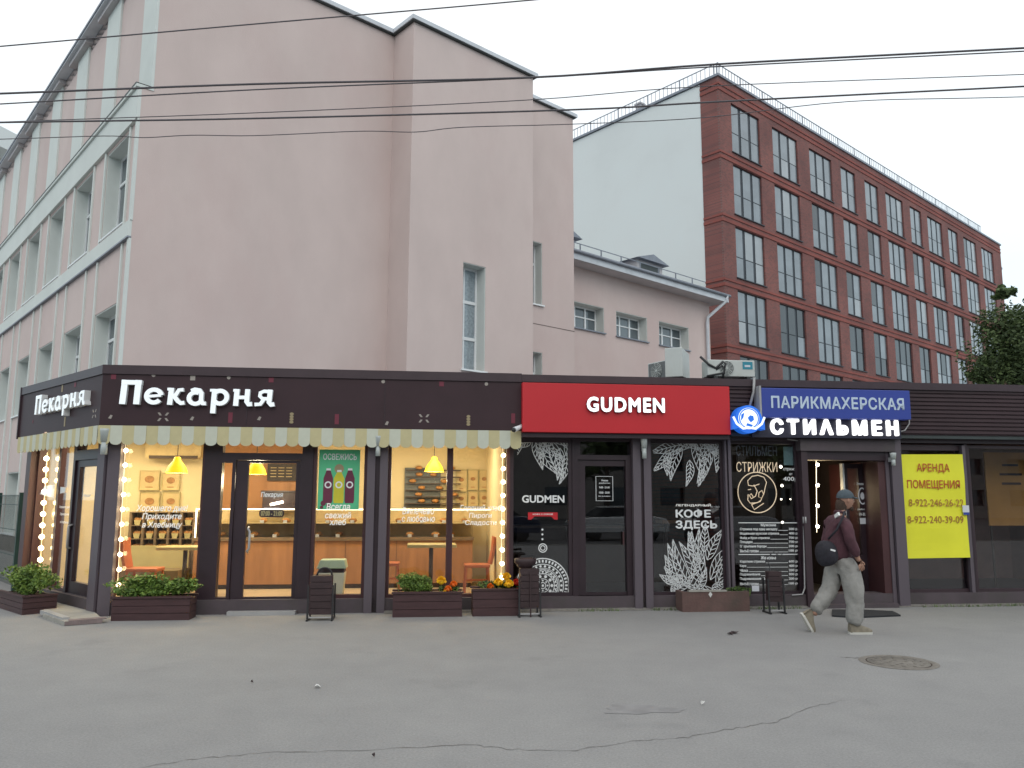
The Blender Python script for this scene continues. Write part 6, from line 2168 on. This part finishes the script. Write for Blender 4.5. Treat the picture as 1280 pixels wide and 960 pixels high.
# dirt strip, irregular
m = MB(); pts = []
x = S.u(480, 765)
M['dirt'] = mat('sandy_dirt', (.17, .16, .145), .95, .25, 14, bump=.4)
lo_, hi_ = [], []
while x < 14.4:
    lo_.append((x, rw.uniform(-.10, -.03))); x += .12
vv = []
for (x, y) in lo_: vv.append((x, y))
pb_ = len(vv)
for i in range(len(vv) - 1):
    a, b = S.w(vv[i][0], vv[i][1], .004), S.w(vv[i + 1][0], vv[i + 1][1], .004)
    c, d = S.w(vv[i + 1][0], .028, .03), S.w(vv[i][0], .028, .03)
    m.face([a, b, c, d])
tag(m.build('dirt_strip', 'dirt'), kind='structure')

# step at the side door
g0_ = ground(80, 783); g1_ = ground(128, 776)
stp = thing('entrance_step', 'low tiled entrance step with grey kerb at the bakery side door', 'step', S.w(0, 0, 0), 0)
P_ = [ground(80.5, 782.5)[:2], ground(128, 779)[:2], S.w(.02, -.01)[:2], SL.w(-.05, .02)[:2], SL.w(-2.0, .02)[:2], ground(53, 772.5)[:2]]
P_ = [(a - S0[0], b - S0[1]) for a, b in P_]
MB().slab(P_, .001, .055).build('slab', 'concrete', stp)
a, b = Vector(ground(53, 770)[:2] + (0,)), Vector(ground(81, 780)[:2] + (0,))
a -= Vector((S0[0], S0[1], 0)); b -= Vector((S0[0], S0[1], 0))
MB().bar(a + Vector((0, .02, .055)), b + Vector((0, .02, .055)), .09, .055).build('kerb_stone', 'conduit', stp)
e0, e1 = Vector((P_[0][0], P_[0][1], .0)), Vector((P_[1][0], P_[1][1], .0))
for k in range(5):
    p, q_ = e0.lerp(e1, k / 5 + .004), e0.lerp(e1, (k + 1) / 5 - .004)
    MB().bar(p + Vector((0, -.005, .03)), q_ + Vector((0, -.005, .03)), .012, .05).build('tile', 'tile', stp)
    MB().bar(p + Vector((0, .085, .058)), q_ + Vector((0, .085, .058)), .15, .012).build('tile', 'tile', stp)

# =================================================================== BINS
def slat_bin(u, y, label, w_=.30, h=.50, z0=.08, top='ring', dp=.26, rzz=0.0):
    t = thing('street_bin', label, 'bin', S.w(u, y, 0), S.a + rzz, 'dark street bins along the shop fronts')
    n = 6
    for k in range(n):
        a = z0 + (h) * k / n; b = z0 + h * (k + 1) / n - .008
        MB().box(-w_ / 2, w_ / 2, -dp / 2, -dp / 2 + .012, a, b).build('slat', 'binmetal', t)
    MB().box(-w_ / 2 + .012, w_ / 2 - .012, -dp / 2 + .014, dp / 2, z0, z0 + h - .01).build('body', 'binmetal', t, bevel=.012)
    for sx in (-1, 1):
        MB().bar((sx * (w_ / 2 + .015), -dp / 2 - .02, 0), (sx * (w_ / 2 + .015), -dp / 2 - .005, z0 + h * .75), .022).build('leg', 'cable', t)
        MB().bar((sx * (w_ / 2 + .015), dp / 2 + .02, 0), (sx * (w_ / 2 + .015), dp / 2 + .005, z0 + h * .75), .022).build('leg', 'cable', t)
        MB().bar((sx * (w_ / 2 + .015), -dp / 2 - .07, .012), (sx * (w_ / 2 + .015), dp / 2 + .06, .012), .022).build('foot_bar', 'cable', t)
    MB().bar((-w_ / 2, -dp / 2 - .01, .045), (w_ / 2, -dp / 2 - .01, .045), .018).build('cross_bar', 'conduit', t)
    if top == 'ring':
        pts = [(.10 * math.cos(PI * k / 10) + .03, 0, z0 + h - .01 + .10 * math.sin(PI * k / 10)) for k in range(11)]
        MB().tube(pts, .013, 8).build('hood_ring', 'cable', t)
    return t


slat_bin(S.u(401, 775, -.55), -.55, 'dark slatted street bin with a wire ring in front of the bakery poster window', .30, .52, .08)
t = slat_bin(S.u(660.5, 765, -.45), -.45, 'dark street bin with a flared open hood by the coffee shop window', .27, .54, .13, top='hood', dp=.28)
m = MB()
m.lathe([(.10, .67), (.12, .69), (.155, .74), (.16, .79), (.15, .80), (.11, .75), (.09, .69)], (-.045, 0, 0), 14)
m.build('hood', 'binmetal', t)
m = MB(); m.bar((-.12, -.10, .83), (.06, -.12, .85), .02, .03); m.bar((-.14, -.1, .70), (-.12, -.10, .83), .012); m.bar((.04, -.1, .70), (.06, -.12, .84), .012); m.build('ash_tray', 'cable', t)
MB().box(.0, .02, -.16, -.145, .0, .62).build('front_post', 'binmetal', t)
slat_bin(S.u(968, 765, -.5), -.5, 'narrow dark maroon bin on thin legs in front of the barber price list', .20, .44, .17, top='wire', dp=.16)
m = MB()
u, z = S.uz(966, 716, -.5)
m.tube([S.w(u - .05, -.5, z - .18), S.w(u - .05, -.5, z + .1), S.w(u - .09, -.5, z + .22), S.w(u + .03, -.5, z + .30), S.w(u + .12, -.5, z + .24), S.w(u + .17, -.5, z + .28)], .006, 5)
m.tube([S.w(u - .03, -.48, z + .28), S.w(u + .04, -.48, z + .22), S.w(u + .11, -.48, z + .30)], .006, 5)
tag(m.build('bent_wire', 'cable'), 'black bent wire sticking up from the narrow maroon bin', 'wire')

# =================================================================== GROUND THINGS
mc_ = ground(1123, 828)
mh = thing('manhole_cover', 'round grey brown manhole cover sunk in the pavement at lower right', 'manhole', (mc_[0], mc_[1], 0), 0)
MR = .31
MB().lathe([(MR, .001), (MR + .035, .012), (MR + .07, .003)], (0, 0, 0), 40).build('rim', 'iron', mh)
m = MB(); m.lathe([(0, .006), (MR - .012, .006), (MR - .012, .001)], (0, 0, 0), 40)
m.build('cover', 'iron', mh)
m = MB()
for r in (.08, .16, .24):
    nn = int(r * 60)
    for k in range(nn):
        a = 2 * PI * k / nn
        m.box(r * math.cos(a) - .012, r * math.cos(a) + .012, r * math.sin(a) - .012, r * math.sin(a) + .012, .006, .011)
tag(m.build('stud_pattern', 'iron', mh), kind='stuff')
MB().lathe([(MR - .010, .0035), (MR + .0, .0035)], (0, 0, 0), 40).build('dark_gap', 'soil', mh)
g = ground(1090, 768)
P_ = [ground(1068, 773), ground(1126, 770.5), ground(1116, 765.5), ground(1075, 763.5), ground(1040, 763.5), ground(1040, 771)]
dm = MB().slab([p[:2] for p in P_], .002, .022)
M['damp'] = mat('damp_asphalt', (.205, .203, .203), .7, .15, 6)
for (cx_, cy_, rx, ry_) in ((800, 887, .30, .14),):
    c_ = ground(cx_, cy_); pts = []
    for k in range(26):
        a = 2 * PI * k / 26; q_ = 1 + .22 * math.sin(a * 3 + cx_) + .12 * math.sin(a * 7)
        pts.append((c_[0] + rx * q_ * math.cos(a), c_[1] + ry_ * q_ * math.sin(a), .0025))
    tag(MB().face(pts).build('pavement_stain', 'damp'), kind='structure')
tag(dm.build('door_mat', 'mat'), 'black rubber door mat outside the barber entrance', 'mat')
lt = 'scraps of litter on the pavement'
for (x, y, s_, mk, lab) in ((397, 860, .022, 'litter', 'small white scrap lying on the pavement left of centre'), (918, 792, .038, 'binmetal', 'dark leaf on the pavement in front of the coffee shop'), (913, 793.5, .03, 'binmetal', 'small dark leaf touching a bigger one in front of the coffee shop'),
                            (878, 881, .014, 'litter', 'tiny white scrap on the pavement right of centre'), (467, 947, .009, 'binmetal', 'tiny dark speck on the pavement near the bottom edge'), (315, 854, .009, 'binmetal', 'tiny dark speck on the pavement below the bakery door')):
    p = ground(x, y)
    m = MB(); a = rw.uniform(0, 3)
    m.face([(p[0] + s_ * math.cos(a + q) * (1 + .5 * (k % 2)), p[1] + s_ * math.sin(a + q) * 1.3, .006 + .012 * (k % 3)) for k, q in enumerate((0, 1, 2.1, 3.3, 4.6, 5.5))])
    m.face([(p[0] + s_ * math.cos(a + q) * .6, p[1] + s_ * math.sin(a + q) * .7, .02 + .01 * (k % 2)) for k, q in enumerate((0, 1.5, 3, 4.5))])
    tag(m.build('litter_scrap', mk), lab, 'litter', lt)

# =================================================================== WALKING MAN
from mathutils import noise as _ns


def skin_mesh(name, joints, edges, mk, parent, sub=2, root=0, wr=0, wf=9.0):
    me = bpy.data.meshes.new(name)
    names = list(joints)
    me.from_pydata([joints[n][0] for n in names], [], [])
    me = bpy.data.meshes.new(name)
    me.from_pydata([joints[n][0] for n in names], [(names.index(a), names.index(b)) for a, b in edges], [])
    o = bpy.data.objects.new(name, me); COL.objects.link(o)
    md = o.modifiers.new('skin', 'SKIN'); md.use_smooth_shade = True; md.branch_smoothing = .6
    if not me.skin_vertices: 
        pass
    sv = me.skin_vertices[0].data
    for i, n in enumerate(names):
        r = joints[n][1]
        sv[i].radius = r if isinstance(r, tuple) else (r, r)
        sv[i].use_root = (i == root)
    s2 = o.modifiers.new('sub', 'SUBSURF'); s2.levels = sub; s2.render_levels = sub
    # bake so every piece is a plain mesh
    dg = bpy.context.evaluated_depsgraph_get()
    bm_ = bpy.data.meshes.new_from_object(o.evaluated_get(dg))
    bpy.data.objects.remove(o)
    if wr:
        for v in bm_.vertices:
            q = Vector(((v.co.x + v.co.z * .35) * wf * 1.5, v.co.y * wf * 1.3, v.co.z * wf * .6))
            v.co += v.normal * wr * (_ns.noise(q) + .5 * abs(_ns.noise(q * 2.3)))
    bm_.materials.clear(); bm_.materials.append(M[mk])
    for p in bm_.polygons: p.use_smooth = True
    o = bpy.data.objects.new(name, bm_); COL.objects.link(o); o.parent = parent
    return o


mg = ground(1063, 791)
man = thing('person', 'man in plum jacket, grey trousers and cap walking right past the barber door', 'person', (mg[0], mg[1], 0), rad(3))
# metres; x forward (walking right), y across (negative = towards the camera), z up.  Near (camera) side = his right
J = {
    'pelvis': ((-.10, 0, .93), (.09, .12)), 'waist': ((-.10, 0, 1.08), (.08, .12)), 'chest': ((-.08, 0, 1.28), (.10, .13)), 'upper': ((-.075, 0, 1.38), (.055, .09)), 'neck': ((-.035, 0, 1.50), .062), 'neck2': ((-.01, 0, 1.55), .056),
    # near arm
    'shR': ((-.08, -.17, 1.37), .045), 'elR': ((-.045, -.225, 1.15), .047), 'wrR': ((.05, -.20, .93), .030), 'paR': ((.07, -.20, .885), (.022, .038)),
    'shL': ((-.05, .17, 1.37), .045), 'elL': ((-.15, .22, 1.13), .047), 'wrL': ((-.17, .20, .93), .030), 'paL': ((-.165, .195, .89), (.022, .038)),
    # near leg forward, planted
    'hiR': ((-.07, -.08, .86), .07), 'knR': ((.03, -.09, .50), .062), 'anR': ((.015, -.09, .10), .042),
    # far leg trailing, heel up
    'hiL': ((-.12, .08, .86), .07), 'knL': ((-.17, .09, .49), .060), 'anL': ((-.43, .09, .20), .042),
}
E_ = [('pelvis', 'waist'), ('waist', 'chest'), ('chest', 'upper'), ('upper', 'neck'), ('neck', 'neck2'), ('upper', 'shR'), ('shR', 'elR'), ('elR', 'wrR'), ('wrR', 'paR'), ('upper', 'shL'), ('shL', 'elL'), ('elL', 'wrL'), ('wrL', 'paL'),
      ('pelvis', 'hiR'), ('hiR', 'knR'), ('knR', 'anR'), ('pelvis', 'hiL'), ('hiL', 'knL'), ('knL', 'anL')]
body = skin_mesh('body', J, E_, 'skin', man)
# head: shaped ellipsoid with face, joined by the neck
hc = Vector((.035, 0, 1.645))


def head_mesh():
    m = MB(); n, k = 28, 20
    b = len(m.v)
    for i in range(k + 1):
        ph = PI * i / k
        for j in range(n):
            t = 2 * PI * j / n
            x, y, z = math.sin(ph) * math.cos(t), math.sin(ph) * math.sin(t), math.cos(ph)
            X, Y, Z = x * .096, y * .076, z * .118
            if z < 0: Y *= 1 + .22 * z; X *= (1 + .10 * z) if x > 0 else (1 + .32 * z)
            if x > .6 and abs(y) < .5:
                Z_ = z
                if -.32 < Z_ < .12: X += .026 * max(0, 1 - abs(y) / .26) * max(0, 1 - abs(Z_ + .14) / .24)      # nose
                if .05 < Z_ < .28: X += .006                                                                   # brow
                if abs(abs(y) - .33) < .17 and abs(Z_ - .02) < .12: X -= .010                                   # eye sockets
                if -.56 < Z_ < -.36: X += .007                                                                 # lips
                if -.95 < Z_ < -.68: X += .012                                                                 # chin
            m.v.append((hc.x + X, hc.y + Y, hc.z + Z))
    for i in range(k):
        for j in range(n):
            m.f.append((b + i * n + j, b + (i + 1) * n + j, b + (i + 1) * n + (j + 1) % n, b + i * n + (j + 1) % n)); m.m.append(0); m.sm.append(True)
    for sy in (-1, 1): m.ball((hc.x - .005, hc.y + sy * .078, hc.z - .005), .03, 8, 6, sc=(.6, .35, 1))
    return m


head_mesh().build('head', 'skin', man)
for sy in (-1, 1):
    MB().ball((hc.x + .082, hc.y + sy * .03, hc.z + .008), .011, 8, 6).build('eye', 'decal', man)
    MB().ball((hc.x + .0915, hc.y + sy * .031, hc.z + .008), .0045, 6, 4).build('pupil', 'cable', man)
# hands: five fingers each, slightly curled
def hand(side, w_, dirv):
    sy = -1 if side == 'R' else 1
    p = Vector(w_)
    m_ = {}
    d = Vector(dirv).normalized(); acr = Vector((d.z, 0, -d.x)) * 1.0
    base = p + d * .035
    jo = {'c': (tuple(p), (.016, .030)), 'b': (tuple(base), (.014, .032))}
    ed = [('c', 'b')]
    for k, (off, ln) in enumerate(((-.030, .068), (-.010, .078), (.010, .074), (.028, .058))):
        a = base + acr * off + d * .012
        b_ = a + d * ln * .5; c = b_ + (d * .6 + Vector((0, -sy * .5, -.35))) * ln * .5
        for nm, q, r in (('1', a, .0095), ('2', b_, .0088), ('3', c, .007)): jo['f%d%s' % (k, nm)] = (tuple(q), r)
        ed += [('b', 'f%d1' % k), ('f%d1' % k, 'f%d2' % k), ('f%d2' % k, 'f%d3' % k)]
    a = p + acr * -.03 + d * .008; b_ = a + (acr * -.6 + d * .8) * .03; c = b_ + d * .03
    jo['t1'] = (tuple(a), .0105); jo['t2'] = (tuple(b_), .010); jo['t3'] = (tuple(c), .008)
    ed += [('c', 't1'), ('t1', 't2'), ('t2', 't3')]
    return skin_mesh('hand', jo, ed, 'skin', man, sub=1)


hand('R', (.07, -.20, .885), (.3, 0, -.95)); hand('L', (-.165, .195, .89), (.2, 0, -.95))
# jacket
JK = {
    'hem': ((-.10, 0, .86), (.165, .19)), 'w': ((-.115, 0, 1.02), (.170, .19)), 'c': ((-.095, 0, 1.23), (.170, .20)), 'u': ((-.075, 0, 1.38), (.135, .18)), 'n': ((-.055, 0, 1.465), (.098, .115)), 'n2': ((-.035, 0, 1.51), (.08, .085)),
    'sR': ((-.075, -.185, 1.385), .088), 'mR': ((-.07, -.225, 1.26), .080), 'eR': ((-.045, -.235, 1.14), .074), 'fR': ((.005, -.22, 1.03), .066), 'cR': ((.042, -.205, .945), .052),
    'sL': ((-.055, .185, 1.385), .088), 'mL': ((-.10, .225, 1.25), .076), 'eL': ((-.15, .235, 1.12), .070), 'fL': ((-.165, .215, 1.03), .062), 'cL': ((-.17, .20, .95), .048)}
skin_mesh('jacket', JK, [('hem', 'w'), ('w', 'c'), ('c', 'u'), ('u', 'n'), ('n', 'n2'), ('u', 'sR'), ('sR', 'mR'), ('mR', 'eR'), ('eR', 'fR'), ('fR', 'cR'), ('u', 'sL'), ('sL', 'mL'), ('mL', 'eL'), ('eL', 'fL'), ('fL', 'cL')], 'jacket', man, sub=3, wr=.013, wf=10)
TR = {
    'b': ((-.105, 0, .97), (.15, .17)), 'p': ((-.10, 0, .87), (.165, .17)),
    'hR': ((-.02, -.085, .78), .145), 'tR': ((.015, -.09, .64), .138), 'kR': ((.035, -.09, .49), .128), 'sR': ((.035, -.09, .33), .115), 'aR': ((.015, -.09, .18), .102), 'eR': ((.01, -.09, .10), .092),
    'hL': ((-.14, .085, .78), .132), 'tL': ((-.165, .09, .64), .120), 'kL': ((-.20, .09, .51), .108), 'sL': ((-.29, .09, .39), .098), 'aL': ((-.38, .09, .28), .086), 'eL': ((-.42, .09, .24), .076)}
skin_mesh('trousers', TR, [('b', 'p'), ('p', 'hR'), ('hR', 'tR'), ('tR', 'kR'), ('kR', 'sR'), ('sR', 'aR'), ('aR', 'eR'), ('p', 'hL'), ('hL', 'tL'), ('tL', 'kL'), ('kL', 'sL'), ('sL', 'aL'), ('aL', 'eL')], 'trousers', man, sub=3, wr=.020, wf=10)


# shoes
def shoe(ankle, pitch):
    a = Vector(ankle)
    R = Matrix.Rotation(pitch, 4, 'Y')

    def tf(m):
        m.v = [tuple(a + (R @ Vector(v))) for v in m.v]
        return m
    # heel at x -.08, toe at .20, sole at z -.10
    prof = [(-.085, .040, .035), (-.05, .046, .05), (.0, .048, .035), (.06, .05, .005), (.12, .05, -.018), (.17, .042, -.034), (.20, .022, -.055)]
    m = MB(); n = 12; b = 0
    for (x, hw_, top) in prof:
        for j in range(n):
            t = PI * j / (n - 1)
            m.v.append((x, hw_ * math.cos(t), -.082 + (top + .082) * math.sin(t) ** .8 * 1.0))
    for i in range(len(prof) - 1):
        for j in range(n - 1):
            m.f.append((i * n + j, i * n + j + 1, (i + 1) * n + j + 1, (i + 1) * n + j)); m.m.append(0); m.sm.append(True)
    m.f.append(tuple(range(n))); m.m.append(0); m.sm.append(False)
    m.f.append(tuple((len(prof) - 1) * n + j for j in range(n))[::-1]); m.m.append(0); m.sm.append(False)
    up = tf(m).build('shoe', 'shoe', man)
    out = [(-.095, -.03), (-.095, .03), (-.05, .05), (.05, .052), (.13, .056), (.185, .042), (.212, .0), (.185, -.042), (.13, -.056), (.05, -.052), (-.05, -.05)]
    s_ = MB().slab(out, -.105, -.078)
    tf(s_).build('shoe_sole', 'sole', up)


shoe((.03, -.09, .105), 0)
shoe((-.455, .09, .19), rad(62))
# cap, hair, beard
m = MB(); k, n = 8, 20
for i in range(k + 1):
    ph = PI * .53 * i / k
    for j in range(n):
        t = 2 * PI * j / n
        m.v.append((hc.x - .008 + .110 * math.sin(ph) * math.cos(t), .090 * math.sin(ph) * math.sin(t), hc.z + .032 + .105 * math.cos(ph)))
for i in range(k):
    for j in range(n): m.f.append((i * n + j, (i + 1) * n + j, (i + 1) * n + (j + 1) % n, i * n + (j + 1) % n)); m.m.append(0); m.sm.append(True)
cp_ = m.build('cap', 'cap', man)
m = MB(); V = []
for j in range(9):
    t = rad(-62 + 124 * j / 8)
    V.append(((hc.x + .10 * math.cos(t), .088 * math.sin(t), hc.z + .042), (hc.x + .05 + .125 * math.cos(t), .078 * math.sin(t), hc.z + .022)))
for j in range(8): m.face([V[j][0], V[j][1], V[j + 1][1], V[j + 1][0]]); m.face([tuple(Vector(V[j][0]) - Vector((0, 0, .008))), tuple(Vector(V[j + 1][0]) - Vector((0, 0, .008))), tuple(Vector(V[j + 1][1]) - Vector((0, 0, .006))), tuple(Vector(V[j][1]) - Vector((0, 0, .006)))])
m.build('cap_peak', 'cap', cp_)
skin_mesh('hair', {'a': ((hc.x - .045, 0, hc.z + .02), (.075, .085)), 'b': ((hc.x - .07, 0, hc.z - .06), (.068, .085)), 'c': ((hc.x - .075, 0, hc.z - .15), (.058, .078)), 'd': ((hc.x - .065, 0, hc.z - .20), (.03, .05))}, [('a', 'b'), ('b', 'c'), ('c', 'd')], 'hair', man, sub=1)
skin_mesh('beard', {'a': ((hc.x + .045, 0, hc.z - .085), (.035, .05)), 'b': ((hc.x + .07, 0, hc.z - .11), (.028, .032)), 'c': ((hc.x + .075, 0, hc.z - .145), (.014, .018))}, [('a', 'b'), ('b', 'c')], 'hair', man, sub=1)
m = MB().obox((-.155, -.235, 1.43), (.014, 0, .028), (0, .003, 0), (.0, 0, .012)); 
m = MB(); m.obox((-.16, -.15, 1.455), (.012, 0, .0), (0, .05, -.02), (0, .01, .02)); m.build('jacket_stripe', 'decal', man)
# shoulder bag behind his back
bagt = thing('shoulder_bag', 'round black shoulder bag hanging behind the walking man', 'bag', (mg[0], mg[1], 0), rad(3))
skin_mesh('bag_body', {'a': ((-.31, -.12, 1.15), (.09, .10)), 'b': ((-.33, -.14, 1.03), (.155, .13)), 'c': ((-.31, -.15, .90), (.15, .12)), 'd': ((-.28, -.15, .83), (.09, .08))}, [('a', 'b'), ('b', 'c'), ('c', 'd')], 'bag', bagt, sub=2)
m = MB(); m.tube([(-.30, -.17, 1.16), (-.22, -.25, 1.28), (-.13, -.25, 1.44), (-.04, -.10, 1.50), (.06, .06, 1.36), (.04, .14, 1.2)], .014, 8); m.build('strap', 'bag', bagt)
m = MB(); m.obox((-.29, -.268, 1.03), (.03, 0, -.008), (0, .002, 0), (.003, 0, .01)); m.build('bag_patch', 'decal', bagt)
